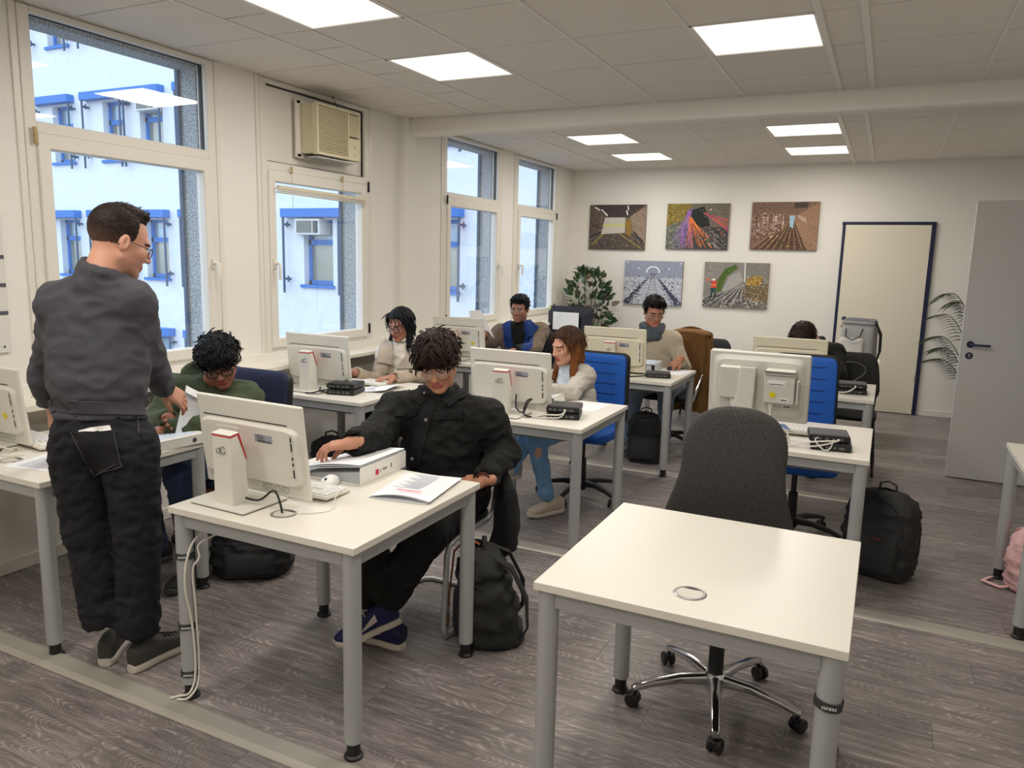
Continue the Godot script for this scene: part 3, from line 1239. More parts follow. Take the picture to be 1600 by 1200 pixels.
func door_furniture(o: Node3D, at: Vector3, dir: float) -> void:
	var face := Basis(Vector3(1, 0, 0), Vector3(0, 0, 1), Vector3(0, -1, 0))
	var m := MB.new()
	m.at(at, face)
	m.lathe([Vector2(0, 0), Vector2(0.026, 0), Vector2(0.026, 0.006), Vector2(0.022, 0.009), Vector2(0, 0.009)], 18)
	m.at(at)
	m.tube([Vector3(0, 0, 0.005), Vector3(0, 0, 0.042), Vector3(dir * 0.012, 0, 0.052), Vector3(dir * 0.13, -0.002, 0.052)], 0.0095, 10)
	part(o, "door_handle", m, mats.door_blue, "dark blue lever handle")
	var e := MB.new()
	e.at(at + Vector3(0, -0.088, 0), face)
	e.lathe([Vector2(0, 0), Vector2(0.026, 0), Vector2(0.026, 0.006), Vector2(0.022, 0.009), Vector2(0, 0.009)], 18)
	var k := part(o, "lock_rosette", e, mats.door_blue, "dark blue lock rosette")
	var c := MB.new()
	c.at(at + Vector3(0, -0.088, 0.0095))
	c.rbox(Vector3(0, -0.005, 0), Vector3(0.009, 0.02, 0.004), 0.001)
	c.rbox(Vector3(0, 0.006, 0), Vector3(0.014, 0.014, 0.004), 0.003)
	part(k, "lock_cylinder", c, mats.silver)


func build_exterior() -> void:
	# ground of the yard
	var gm := MB.new()
	gm.rng_box(Vector3(-60, -4.3, -60), Vector3(WALL_X - 0.25, -4.0, 30))
	structure("yard_ground", gm, grainy("asphalt", rgb(120, 122, 124), 0.1, 0.4, 0.9), "grey yard between the two buildings", "ground")
	var o := Node3D.new()
	o.name = "opposite_building"
	add_child(o)
	o.position = Vector3(0, 0, -14)
	o.set_meta("label", "white rendered building with bright blue shutter boxes across the yard")
	o.set_meta("category", "building")
	var wins := [[-23.9, -23.05], [-21.05, -20.2], [-18.98, -18.16], [-17.58, -16.74], [-15.85, -15.0], [-12.27, -11.42], [-8.97, -8.12]]
	var boxes := [[-24.3, -22.8], [-21.7, -20.1], [-19.62, -16.64], [-16.14, -14.6], [-12.78, -11.09], [-9.6, -7.99]]
	var holes := []
	for lv in [-1, 0, 1, 2]:
		for w in wins:
			holes.append([w[0], w[1], 0.93 + lv * 3.03, 2.42 + lv * 3.03])
	var m := MB.new()
	wall_with_holes(m, 2, -0.35, 0.0, -34.0, -4.6, -4.0, 12.0, holes)
	m.rng_box(Vector3(-34, -4, -9), Vector3(-4.6, 12, -8.8))
	m.rng_box(Vector3(-4.7, -4, -9), Vector3(-4.6, 12, -0.35))
	m.rng_box(Vector3(-34, 11.8, -9), Vector3(-4.6, 12, -0.35))
	part(o, "wall", m, mats.stucco, "white rendered wall")
	var room := MB.new()
	for lv in [-1, 0, 1, 2]:
		room.rng_box(Vector3(-33, -0.95 + lv * 3.03, -1.6), Vector3(-4.7, 2.75 + lv * 3.03, -1.5))
	part(o, "room_back", room, mat("far_room", rgb(150, 150, 140), 0.9))
	for lv in [-1, 0, 1, 2]:
		var dy: float = lv * 3.03
		for w in wins:
			if lv == 2 and w[0] > -14.0:
				continue
			if lv == -1 and w[0] > -14.0:
				continue
			var f := MB.new()
			var x0: float = w[0]
			var x1: float = w[1]
			var zf := -0.2
			for e in [[x0, x0 + 0.07, 0.93, 2.42], [x1 - 0.07, x1, 0.93, 2.42], [x0, x1, 2.35, 2.42], [x0, x1, 0.93, 1.03], [x0, x1, 1.85, 1.97]]:
				f.rng_box(Vector3(e[0], e[2] + dy, zf - 0.04), Vector3(e[1], e[3] + dy, zf + 0.03))
			f.rng_box(Vector3(x0 - 0.08, 0.86 + dy, -0.2), Vector3(x1 + 0.05, 0.93 + dy, 0.06))
			var wn := part(o, "window", f, mats.blue_frame, "bright blue window frame and sill")
			var p := MB.new()
			p.box(Vector3((x0 + x1) / 2, 1.44 + dy, zf), Vector3(x1 - x0 - 0.1, 0.85, 0.01))
			p.box(Vector3((x0 + x1) / 2, 2.16 + dy, zf), Vector3(x1 - x0 - 0.1, 0.4, 0.01))
			part(wn, "pane", p, mats.glass)
			# half-drawn curtain inside, seen as a grey-green field
			var cu := MB.new()
			cu.sheet(func(a, b): return Vector3(lerpf(x0, x1, a), lerpf(0.93, 1.9, b) + dy, zf - 0.12 + 0.012 * sin(a * 60.0)), 36, 1)
			part(wn, "curtain", cu, mat("far_curtain", rgb(176, 172, 148), 0.9))
			var bl := MB.new()
			bl.box(Vector3((x0 + x1) / 2, 2.16 + dy, zf - 0.1), Vector3(x1 - x0 - 0.02, 0.5, 0.01))
			part(wn, "roller_blind", bl, mat("far_blind", rgb(150, 196, 214), 0.8))
		for b in boxes:
			if lv == 2 and b[0] > -14.0:
				continue
			if lv == -1 and b[0] > -14.0:
				continue
			var s := MB.new()
			s.rbox(Vector3((b[0] + b[1]) / 2, 2.56 + dy, 0.11), Vector3(b[1] - b[0], 0.2, 0.22), 0.01)
			var sb := part(o, "shutter_box", s, mats.blue_frame, "bright blue shutter box")
			var xs := [b[0] + 0.04, b[1] - 0.04]
			if b[1] - b[0] > 2.0:
				xs = [b[0] + 0.04, -18.12, -17.98, b[1] - 0.04]
			for x in xs:
				var r := MB.new()
				r.box(Vector3(x, 1.6 + dy, 0.16), Vector3(0.05, 1.75, 0.03))
				for hy in [2.3, 1.05]:
					r.box(Vector3(x + 0.05, hy + dy, 0.1), Vector3(0.05, 0.05, 0.2))
					r.box(Vector3(x + 0.09, hy + dy, 0.12), Vector3(0.025, 0.14, 0.03))
				part(sb, "shutter_rail", r, mats.teal_rail)
	# small air conditioners in two of its windows
	for a in [[-12.02, 2.25, 0], [-17.16, 2.25, 1]]:
		var q := MB.new()
		var cy: float = a[1] + a[2] * 3.03
		q.rbox(Vector3(a[0], cy, -0.02), Vector3(0.72, 0.36, 0.4), 0.01)
		var ac := part(o, "window_air_conditioner", q, mats.upvc, "small white air conditioner in the opposite window")
		var g := MB.new()
		g.box(Vector3(a[0] - 0.08, cy, 0.185), Vector3(0.44, 0.27, 0.012))
		part(ac, "grille", g, mat("far_grille", rgb(120, 120, 112), 0.7))
		var g2 := MB.new()
		g2.box(Vector3(a[0] + 0.25, cy, 0.185), Vector3(0.14, 0.27, 0.012))
		part(ac, "grille", g2, mat("far_grille_dark", rgb(84, 84, 80), 0.7))


# ---------------------------------------------------------------- tables
var table_proto: Node3D


func build_tables() -> void:
	var spots := [
		[0.0, -1.855, "empty white table with a silver cable grommet, in front of the dark grey chair"],
		[-1.404, -1.80, "white table with the open ring binder, in front of the student in the black jacket"],
		[-2.86, -1.745, "white table beside the standing man in the grey sweatshirt"],
		[-2.834, -3.72, "white table at the window in front of the woman in the beige coat"],
		[-1.404, -3.755, "white table in front of the woman with long brown hair"],
		[0.0, -3.86, "white table carrying the old grey monitor, in front of the empty blue chair"],
		[-2.83, -5.62, "white table in front of the man in the blue jacket"],
		[-1.395, -5.62, "white table in front of the man with the grey scarf"],
		[-0.01, -5.68, "white table in front of the bent-over person, beside the black chair"],
		[1.462, -3.88, "white table with a pink backpack under it"],
		[-2.90, -8.05, "white table under the black monitor by the leafy plant"],
		[-1.33, -7.50, "white table by the picture wall with an empty black chair"],
		[0.0, -7.55, "white table carrying the grey backpack near the cream door"],
	]
	for s in spots:
		var at := Vector3(s[0] - 0.41, 0, s[1] - 0.41)
		if table_proto == null:
			table_proto = make_table(at, s[2])
		else:
			copy_of(table_proto, at, 0.0, s[2])


func make_table(at: Vector3, label: String) -> Node3D:
	var o := thing("table", label, "table", at, 0.0, "white classroom tables")
	var m := MB.new()
	m.rbox(Vector3(0, TOP - 0.0125, 0), Vector3(0.82, 0.025, 0.82), 0.0025)
	part(o, "table_top", m, mats.white_lacquer)
	for sx in [-1.0, 1.0]:
		for sz in [-1.0, 1.0]:
			var l := MB.new()
			l.at(Vector3(sx * 0.374, 0, sz * 0.374))
			l.lathe([Vector2(0, 0.058), Vector2(0.029, 0.058), Vector2(0.03, 0.06), Vector2(0.03, TOP - 0.026), Vector2(0, TOP - 0.026)], 20, false)
			var lg := part(o, "leg", l, mats.grey_steel)
			var f := MB.new()
			f.at(Vector3(sx * 0.374, 0, sz * 0.374))
			f.lathe([Vector2(0, 0.0), Vector2(0.031, 0.0), Vector2(0.032, 0.004), Vector2(0.031, 0.009), Vector2(0.023, 0.014), Vector2(0.022, 0.06), Vector2(0, 0.06)], 18)
			part(lg, "foot", f, mats.black_plastic, "black adjustable foot")
	for s in [-1.0, 1.0]:
		var r := MB.new()
		r.rbox(Vector3(0, TOP - 0.051, s * 0.379), Vector3(0.70, 0.048, 0.028), 0.003)
		part(o, "rail", r, mats.grey_steel)
		var r2 := MB.new()
		r2.rbox(Vector3(s * 0.379, TOP - 0.051, 0), Vector3(0.028, 0.048, 0.70), 0.003)
		part(o, "rail", r2, mats.grey_steel)
	var t := MB.new()
	t.rbox(Vector3(0, TOP - 0.088, 0.30), Vector3(0.58, 0.004, 0.12), 0.001)
	t.rbox(Vector3(0, TOP - 0.06, 0.24), Vector3(0.58, 0.06, 0.004), 0.001)
	t.rbox(Vector3(-0.29, TOP - 0.06, 0.30), Vector3(0.004, 0.06, 0.12), 0.001)
	t.rbox(Vector3(0.29, TOP - 0.06, 0.30), Vector3(0.004, 0.06, 0.12), 0.001)
	part(o, "cable_tray", t, mats.grey_steel)
	var g := MB.new()
	g.at(Vector3(0, TOP, 0.27))
	g.lathe([Vector2(0.036, 0.0), Vector2(0.046, 0.0), Vector2(0.045, 0.002), Vector2(0.042, 0.0035), Vector2(0.037, 0.0035), Vector2(0.036, 0.0)], 28)
	var gr := part(o, "grommet", g, mats.silver, "silver cable grommet")
	var lid := MB.new()
	lid.at(Vector3(0, TOP, 0.27))
	var pl := []
	for k in 29:
		var a := TAU * k / 28.0 - PI / 2
		var p := Vector2(cos(a), sin(a)) * 0.036
		if p.y > 0.024:
			p.y = 0.024
		if k < 28:
			pl.append(p)
	lid.at(Vector3(0, TOP, 0.27), Basis(Vector3(1, 0, 0), Vector3(0, 0, -1), Vector3(0, 1, 0)))
	lid.prism(pl, 0.0002, 0.0024)
	part(gr, "grommet_lid", lid, mat("grommet_lid", rgb(214, 211, 200), 0.35, 0.2))
	var hol := MB.new()
	hol.at(Vector3(0, TOP + 0.0003, 0.27))
	hol.lathe([Vector2(0.0, 0.0), Vector2(0.036, 0.0), Vector2(0.0, 0.0003)], 24)
	part(gr, "grommet_hole", hol, mats.black_matt)
	return o


# ---------------------------------------------------------------- screens
func make_screen(at: Vector3, turn: float, label: String, body: Material) -> Node3D:
	# the back faces +z; the origin is the middle of the foot on the table
	var o := thing("monitor", label, "monitor", at, turn, "slim pale all-in-one computers")
	var b := MB.new()
	b.rbox(Vector3(0, 0.007, -0.01), Vector3(0.265, 0.007, 0.215), 0.002)
	var ft := part(o, "foot_plate", b, body)
	var bd := MB.new()
	bd.box(Vector3(0, 0.002, -0.01), Vector3(0.258, 0.004, 0.208))
	part(ft, "rubber_pad", bd, mats.black_plastic)
	# pillar: a flat column whose top slopes away to the screen
	var p := MB.new()
	p.at(Vector3.ZERO, Basis(Vector3(0, 0, 1), Vector3(0, 1, 0), Vector3(-1, 0, 0)))
	p.prism([Vector2(-0.012, 0.008), Vector2(0.062, 0.008), Vector2(0.064, 0.256), Vector2(0.03, 0.262), Vector2(-0.004, 0.17)], -0.046, 0.046, 0.003)
	var pi := part(o, "stand_pillar", p, body)
	var r := MB.new()
	r.at(Vector3.ZERO, Basis(Vector3(0, 0, 1), Vector3(0, 1, 0), Vector3(-1, 0, 0)))
	r.prism([Vector2(0.0645, 0.2565), Vector2(0.0645, 0.2625), Vector2(0.026, 0.2685), Vector2(-0.0075, 0.17), Vector2(-0.004, 0.168), Vector2(0.0295, 0.2625)], -0.0468, 0.0468, 0.0)
	part(pi, "red_edge", r, mats.red_accent, "red edge on top of the stand")
	var cap := MB.new()
	cap.at(Vector3.ZERO, Basis(Vector3(0, 0, 1), Vector3(0, 1, 0), Vector3(-1, 0, 0)))
	cap.prism([Vector2(0.0648, 0.2626), Vector2(0.0648, 0.266), Vector2(0.026, 0.272), Vector2(0.026, 0.2686)], -0.0465, 0.0465, 0.0)
	part(pi, "pillar_cap", cap, body)
	# emblem: two joined rings
	var e := MB.new()
	for q in [[-0.013, 0.0, 0.0095], [0.009, 0.004, 0.0125]]:
		var pts := []
		for k in 21:
			var a := TAU * k / 20.0 + (0.5 if q[0] > 0 else 2.6)
			pts.append(Vector3(q[0] + q[2] * cos(a), 0.205 + q[1] + q[2] * sin(a), 0.0668 + 0.0))
		e.tube(pts.slice(0, 19), 0.0012, 5, true)
	part(pi, "ring_emblem", e, mats.print_dark)
	# screen housing, leaning back over the stand
	var tilt := Basis(Vector3.RIGHT, deg_to_rad(6.5))
	var c := Vector3(0, 0.195, -0.075)
	var h := MB.new()
	h.at(c, tilt)
	h.rbox(Vector3(0, 0, -0.006), Vector3(0.525, 0.352, 0.02), 0.006)
	var hs := part(o, "housing", h, body)
	var cv := MB.new()
	cv.at(c, tilt)
	cv.loft([[Vector3(0, -0.018, 0.003), Vector3(0.247, 0, 0), Vector3(0, 0.112, 0)], [Vector3(0, -0.018, 0.014), Vector3(0.245, 0, 0), Vector3(0, 0.110, 0)], [Vector3(0, -0.018, 0.020), Vector3(0.238, 0, 0), Vector3(0, 0.103, 0)]], 9.0, 48)
	part(hs, "back_cover", cv, body)
	var sl := MB.new()
	sl.at(c, tilt)
	sl.box(Vector3(-0.02, 0.1015, 0.0046), Vector3(0.42, 0.0028, 0.003))
	part(hs, "vent_slot", sl, mats.black_matt)
	var vs := MB.new()
	vs.at(c, tilt)
	vs.rbox(Vector3(-0.09, 0.02, 0.021), Vector3(0.115, 0.10, 0.003), 0.001)
	part(hs, "mount_plate", vs, body)
	var po := MB.new()
	po.at(c, tilt)
	po.rbox(Vector3(0.218, -0.005, 0.0203), Vector3(0.016, 0.165, 0.002), 0.0005)
	part(hs, "port_strip", po, mats.screen_grey)
	var sk := MB.new()
	sk.at(c, tilt)
	for q in [[0.058, 0.018], [0.03, 0.03], [-0.012, 0.012], [-0.034, 0.012], [-0.07, 0.03]]:
		sk.box(Vector3(0.218, q[0], 0.0212), Vector3(0.006, q[1], 0.0016))
	part(hs, "port", sk, mats.black_matt)
	var lb := MB.new()
	lb.at(c, tilt)
	lb.box(Vector3(0.085, 0.045, 0.0204), Vector3(0.085, 0.03, 0.0012))
	var lbl := part(hs, "asset_label", lb, mats.label_grey)
	var ln := MB.new()
	ln.at(c, tilt)
	for q in 4:
		ln.box(Vector3(0.068 + 0.006 * (q % 2), 0.055 - q * 0.005, 0.0212), Vector3(0.036, 0.0018, 0.0006))
	ln.box(Vector3(0.088, 0.0345, 0.0212), Vector3(0.066, 0.005, 0.0006))
	part(lbl, "label_print", ln, mats.print_dark)
	var tx := MB.new()
	tx.at(c, tilt)
	for row in 4:
		var x := 0.0
		while x < 0.13:
			var w := 0.004 + 0.009 * fposmod(x * 137.3 + row * 0.37, 1.0)
			tx.box(Vector3(0.04 + x, -0.138 - row * 0.0075, 0.0042), Vector3(w, 0.0028, 0.0006))
			x += w + 0.004
	part(hs, "small_print", tx, mats.screen_grey if false else mat("print_grey", rgb(128, 128, 124), 0.7))
	var sc := MB.new()
	sc.at(c, tilt)
	sc.rbox(Vector3(0, 0.012, -0.0165), Vector3(0.50, 0.295, 0.003), 0.001)
	part(hs, "display", sc, mat("dark_display", rgb(16, 18, 22), 0.15))
	return o


func build_screens() -> void:
	var s0 := make_screen(Vector3(-2.045, TOP, -1.955), deg_to_rad(-2), "pale computer monitor with red-edged stand in front of the student in the black jacket", mats.screen_white)
	var set := [
		[Vector3(-3.62, TOP, -1.93), 0.0, "pale computer monitor on the table beside the standing man", "screen_white", "white"],
		[Vector3(-3.38, TOP, -3.90), 0.0, "pale computer monitor in front of the woman in the beige coat", "screen_white", "white"],
		[Vector3(-1.945, TOP, -3.90), 0.0, "pale computer monitor in front of the woman with long brown hair", "screen_white", "white"],
		[Vector3(-3.42, TOP, -5.84), 0.0, "pale computer monitor with a yellow dot in front of the man in the blue jacket", "screen_white", "dot"],
		[Vector3(-1.94, TOP, -5.80), 0.0, "cream computer monitor in front of the man with the grey scarf", "screen_cream", "white"],
		[Vector3(-0.61, TOP, -5.88), 0.0, "cream computer monitor hiding the face of the bent-over person", "screen_cream", "white"],
	]
	for q in set:
		var c := copy_of(s0, q[0], q[1], q[2])
		if q[3] == "screen_cream":
			for nm in ["foot_plate", "stand_pillar", "housing", "housing/back_cover", "housing/mount_plate"]:
				(c.get_node(nm) as MeshInstance3D).material_override = mats.screen_cream
		if q[4] == "dot" or q[0].x < -3.5 and q[0].z > -2.5:
			var d := MB.new()
			d.at(Vector3(0, 0.195, -0.075), Basis(Vector3.RIGHT, deg_to_rad(6.5)))
			d.at(Basis(Vector3.RIGHT, deg_to_rad(6.5)) * Vector3(0.155, -0.045 if q[4] == "dot" else -0.04, 0.0205) + Vector3(0, 0.195, -0.075), Basis(Vector3.RIGHT, deg_to_rad(96.5)))
			d.lathe([Vector2(0, 0), Vector2(0.015, 0), Vector2(0.015, 0.001), Vector2(0, 0.001)], 16)
			part(c.get_node("housing"), "yellow_sticker", d, mats.yellow_dot, "round yellow sticker")
	old_monitor()
	black_monitor()


func old_monitor() -> void:
	var o := thing("old_monitor", "old light grey monitor with vents and a yellow sticker, seen from behind", "monitor", Vector3(-0.56, TOP, -4.06))
	var tilt := Basis(Vector3.RIGHT, deg_to_rad(7.0))
	var c := Vector3(0, 0.27, -0.02)
	var g: Material = mats.screen_grey
	var h := MB.new()
	h.at(c, tilt)
	h.rbox(Vector3(0, 0, -0.02), Vector3(0.505, 0.36, 0.03), 0.008)
	h.loft([[Vector3(0, 0, -0.006), Vector3(0.235, 0, 0), Vector3(0, 0.165, 0)], [Vector3(0, 0, 0.012), Vector3(0.21, 0, 0), Vector3(0, 0.14, 0)]], 10.0, 40)
	var hs := part(o, "housing", h, g)
	var v := MB.new()
	v.at(c, tilt)
	for row in 3:
		for k in 22:
			for sd in [-1.0, 1.0]:
				v.box(Vector3(sd * (0.075 + k * 0.0055), 0.153 - row * 0.0085, -0.0035 + 0.0), Vector3(0.0034, 0.0042, 0.004))
	part(hs, "vent_slots", v, mat("vent_grey", rgb(120, 118, 112), 0.7))
	# wide stand column with the two connector housings beside it
	var col := MB.new()
	col.at(Vector3(-0.05, 0, 0.035))
	col.loft([[Vector3(-0.03, 0.0, 0.0), Vector3(0.062, 0, 0), Vector3(0, 0, 0.02)], [Vector3(-0.02, 0.12, 0.0), Vector3(0.058, 0, 0), Vector3(0, 0, 0.02)], [Vector3(0, 0.24, 0.0), Vector3(0.044, 0, 0), Vector3(0, 0, 0.02)], [Vector3(0.004, 0.375, -0.0), Vector3(0.041, 0, 0), Vector3(0, 0, 0.018)]], 7.0, 28)
	part(o, "stand_column", col, g)
	var bx := MB.new()
	bx.at(c, tilt)
	bx.rbox(Vector3(0.115, 0.025, 0.045), Vector3(0.15, 0.17, 0.07), 0.008)
	var cb := part(o, "connector_housing", bx, g)
	var b2 := MB.new()
	b2.at(c, tilt)
	b2.rbox(Vector3(-0.135, 0.025, 0.03), Vector3(0.11, 0.17, 0.045), 0.008)
	part(o, "connector_housing", b2, g)
	var lid := MB.new()
	lid.at(c, tilt)
	lid.rbox(Vector3(0.115, 0.106, 0.0815), Vector3(0.145, 0.01, 0.004), 0.001)
	lid.rbox(Vector3(0.115, 0.09, 0.0815), Vector3(0.135, 0.003, 0.004), 0.001)
	part(cb, "cover_lip", lid, mat("vent_grey", rgb(120, 118, 112), 0.7))
	var lb := MB.new()
	lb.at(c, tilt)
	lb.box(Vector3(0.10, 0.05, 0.0806), Vector3(0.085, 0.028, 0.001))
	lb.box(Vector3(0.14, -0.035, 0.0806), Vector3(0.045, 0.018, 0.001))
	lb.box(Vector3(0.15, -0.09, 0.013), Vector3(0.045, 0.018, 0.001))
	var lbl := part(cb, "paper_label", lb, mats.label_white)
	var pr := MB.new()
	pr.at(c, tilt)
	pr.box(Vector3(0.10, 0.043, 0.0813), Vector3(0.07, 0.004, 0.0006))
	pr.box(Vector3(0.14, -0.036, 0.0813), Vector3(0.03, 0.006, 0.0006))
	pr.box(Vector3(0.15, -0.09, 0.0138), Vector3(0.032, 0.006, 0.0006))
	part(lbl, "label_print", pr, mats.print_dark)
	var d := MB.new()
	d.at(tilt * Vector3(0.085, -0.012, 0.0805) + c, Basis(Vector3.RIGHT, deg_to_rad(97)))
	d.lathe([Vector2(0, 0), Vector2(0.0155, 0), Vector2(0.0155, 0.001), Vector2(0, 0.001)], 18)
	part(cb, "yellow_sticker", d, mats.yellow_dot, "round yellow sticker")
	var br := MB.new()
	br.at(c, tilt)
	br.rbox(Vector3(0.2, 0.0, 0.04), Vector3(0.012, 0.12, 0.05), 0.002)
	br.rbox(Vector3(0.222, 0.04, 0.018), Vector3(0.04, 0.004, 0.004), 0.001)
	part(cb, "cable_bracket", br, g)
	var ft := MB.new()
	ft.loft([[Vector3(0, 0.0, 0.02), Vector3(0.17, 0, 0), Vector3(0, 0, 0.12)], [Vector3(0, 0.012, 0.02), Vector3(0.17, 0, 0), Vector3(0, 0, 0.12)], [Vector3(0, 0.022, 0.02), Vector3(0.15, 0, 0), Vector3(0, 0, 0.10)]], 5.0, 30)
	part(o, "foot_plate", ft, g)
	var ds := MB.new()
	ds.at(c, tilt)
	ds.rbox(Vector3(0, 0, -0.036), Vector3(0.46, 0.315, 0.003), 0.001)
	part(hs, "display", ds, mat("dark_display", rgb(16, 18, 22), 0.15))
	# plug and white cable out of the housing
	var pl := MB.new()
	pl.at(c, tilt)
	pl.rbox(Vector3(0.075, -0.08, 0.05), Vector3(0.022, 0.035, 0.016), 0.003)
	pl.rbox(Vector3(-0.12, -0.08, 0.035), Vector3(0.02, 0.035, 0.016), 0.003)
	pl.at(Vector3.ZERO)
	pl.tube([Vector3(0.075, 0.17, 0.03), Vector3(0.077, 0.13, 0.03), Vector3(0.11, 0.10, 0.05), Vector3(0.17, 0.07, 0.06), Vector3(0.185, 0.03, 0.075), Vector3(0.16, 0.006, 0.09), Vector3(0.12, 0.005, 0.08)], 0.0045, 7)
	part(o, "cable", pl, mats.cable_white)


func black_monitor() -> void:
	var o := thing("black_monitor", "black monitor with a sheet of paper stuck to its back, by the leafy plant", "monitor", Vector3(-3.38, TOP, -8.5))
	var k: Material = mat("dark_shell", rgb(34, 34, 46), 0.45)
	var h := MB.new()
	h.loft([[Vector3(0, 0.19, -0.02), Vector3(0.285, 0, 0), Vector3(0, 0.165, 0)], [Vector3(0, 0.19, -0.004), Vector3(0.285, 0, 0), Vector3(0, 0.165, 0)], [Vector3(0, 0.15, 0.03), Vector3(0.16, 0, 0), Vector3(0, 0.085, 0)]], 14.0, 48)
	var hs := part(o, "housing", h, k)
	var st := MB.new()
	st.rbox(Vector3(0, 0.1, 0.035), Vector3(0.07, 0.2, 0.02), 0.004)
	st.rbox(Vector3(0, 0.006, 0.02), Vector3(0.24, 0.012, 0.19), 0.004)
	part(o, "stand", st, k)
	var pp := MB.new()
	pp.sheet(func(a, b): return Vector3(lerpf(-0.2, 0.13, a), lerpf(0.285, 0.075, b), 0.050 + 0.006 * sin(a * 3.0) + 0.004 * b), 8, 5, 0.001)
	var sh := part(o, "paper_note", pp, mats.paper, "white printed sheet stuck on the back")
	var pr := MB.new()
	for q in 6:
		pr.box(Vector3(-0.06 + 0.02 * (q % 3), 0.235 - q * 0.022, 0.0562), Vector3(0.12 + 0.04 * (q % 2), 0.003, 0.0008))
	part(sh, "note_print", pr, mat("print_pale", rgb(160, 168, 186), 0.8))
	var tm := TextMesh.new()
	tm.text = "hp"
	tm.font = SystemFont.new()
	(tm.font as SystemFont).font_names = PackedStringArray(["Droid Sans"])
	(tm.font as SystemFont).font_italic = true
	tm.font_size = 48
	tm.pixel_size = 0.0008
	tm.depth = 0.001
	var lg := part(o, "logo", tm, mats.silver, "silver letters hp")
	lg.position = Vector3(0.0, 0.318, 0.0)
	lg.position.z = 0.004
	var gs := MB.new()
	gs.rbox(Vector3(-0.262, 0.32, 0.0), Vector3(0.03, 0.05, 0.004), 0.001)
	part(hs, "sticker", gs, mat("green_sticker", rgb(206, 220, 120), 0.6), "pale green sticker")
	var ds := MB.new()
	ds.rbox(Vector3(0, 0.19, -0.021), Vector3(0.55, 0.31, 0.003), 0.001)
	part(hs, "display", ds, mat("dark_display", rgb(16, 18, 22), 0.15))


# ---------------------------------------------------------------- chairs
func star_base(o: Node3D, m: Material, reach: float, turn: float, post: Material) -> void:
	var b := MB.new()
	b.lathe([Vector2(0, 0.055), Vector2(0.03, 0.055), Vector2(0.04, 0.075), Vector2(0.042, 0.12), Vector2(0.034, 0.135), Vector2(0, 0.135)], 20, false)
	var hub := part(o, "star_base", b, m)
	for k in 5:
		var a := turn + TAU * k / 5
		var d := Vector3(cos(a), 0, sin(a))
		var sd := Vector3(-sin(a), 0, cos(a))
		var arm := MB.new()
		arm.loft([[d * 0.03 + Vector3(0, 0.105, 0), sd * 0.021, Vector3(0, 0.024, 0)], [d * (reach * 0.45) + Vector3(0, 0.108, 0), sd * 0.019, Vector3(0, 0.017, 0)], [d * (reach * 0.8) + Vector3(0, 0.092, 0), sd * 0.017, Vector3(0, 0.014, 0)], [d * (reach * 1.0) + Vector3(0, 0.075, 0), sd * 0.016, Vector3(0, 0.013, 0)], [d * (reach * 1.04) + Vector3(0, 0.072, 0), sd * 0.011, Vector3(0, 0.009, 0)]], 3.0, 16)
		part(hub, "arm", arm, m)
		var c := MB.new()
		var cd := d * (reach * 1.0)
		c.tube([cd + Vector3(0, 0.03, 0), cd + Vector3(0, 0.075, 0)], 0.006, 8)
		var cb := Basis(Vector3.UP, rng.randf() * TAU)
		for s in [-1.0, 1.0]:
			c.at(cd + cb * Vector3(0.008, 0.027, s * 0.015), cb * Basis(Vector3.RIGHT, PI / 2 * s))
			c.lathe([Vector2(0, -0.009), Vector2(0.021, -0.009), Vector2(0.0265, -0.005), Vector2(0.0265, 0.006), Vector2(0.022, 0.009), Vector2(0, 0.009)], 18)
		c.at(cd + cb * Vector3(0.0, 0.036, 0), cb)
		c.rbox(Vector3.ZERO, Vector3(0.036, 0.03, 0.034), 0.008)
		part(hub, "caster", c, mats.black_plastic, "black twin-wheel caster")
	var p := MB.new()
	p.lathe([Vector2(0, 0.12), Vector2(0.029, 0.12), Vector2(0.027, 0.28), Vector2(0.017, 0.285), Vector2(0.017, 0.40), Vector2(0, 0.40)], 18)
	part(o, "gas_lift", p, post)


func build_chairs() -> void:
	grey_chair()
	blue_chair(Vector3(-1.80, 0, -4.86), deg_to_rad(-4), "blue high-backed swivel chair behind the woman with long brown hair", 1.0)
	blue_chair(Vector3(-0.40, 0, -4.78), deg_to_rad(3), "empty blue high-backed swivel chair behind the old grey monitor", 1.095)
	navy_chair()
	cantilever_chair()
	coat_chair()
	for s in [
		[Vector3(-0.2, 0, -6.72), "black chair beside the bent-over person, with a cable loop over the table edge"],
		[Vector3(-1.70, 0, -8.42), "empty black chair at the white table by the picture wall"],
		[Vector3(-0.64, 0, -6.82), "black chair the bent-over person sits on"],
		[Vector3(-3.30, 0, -5.0), "black chair the woman in the beige coat sits on"],
		[Vector3(-3.22, 0, -6.95), "black chair the man in the blue jacket sits on"],
	]:
		black_chair(s[0], s[1], 0.81 if s[0].z < -8.0 else 0.935)


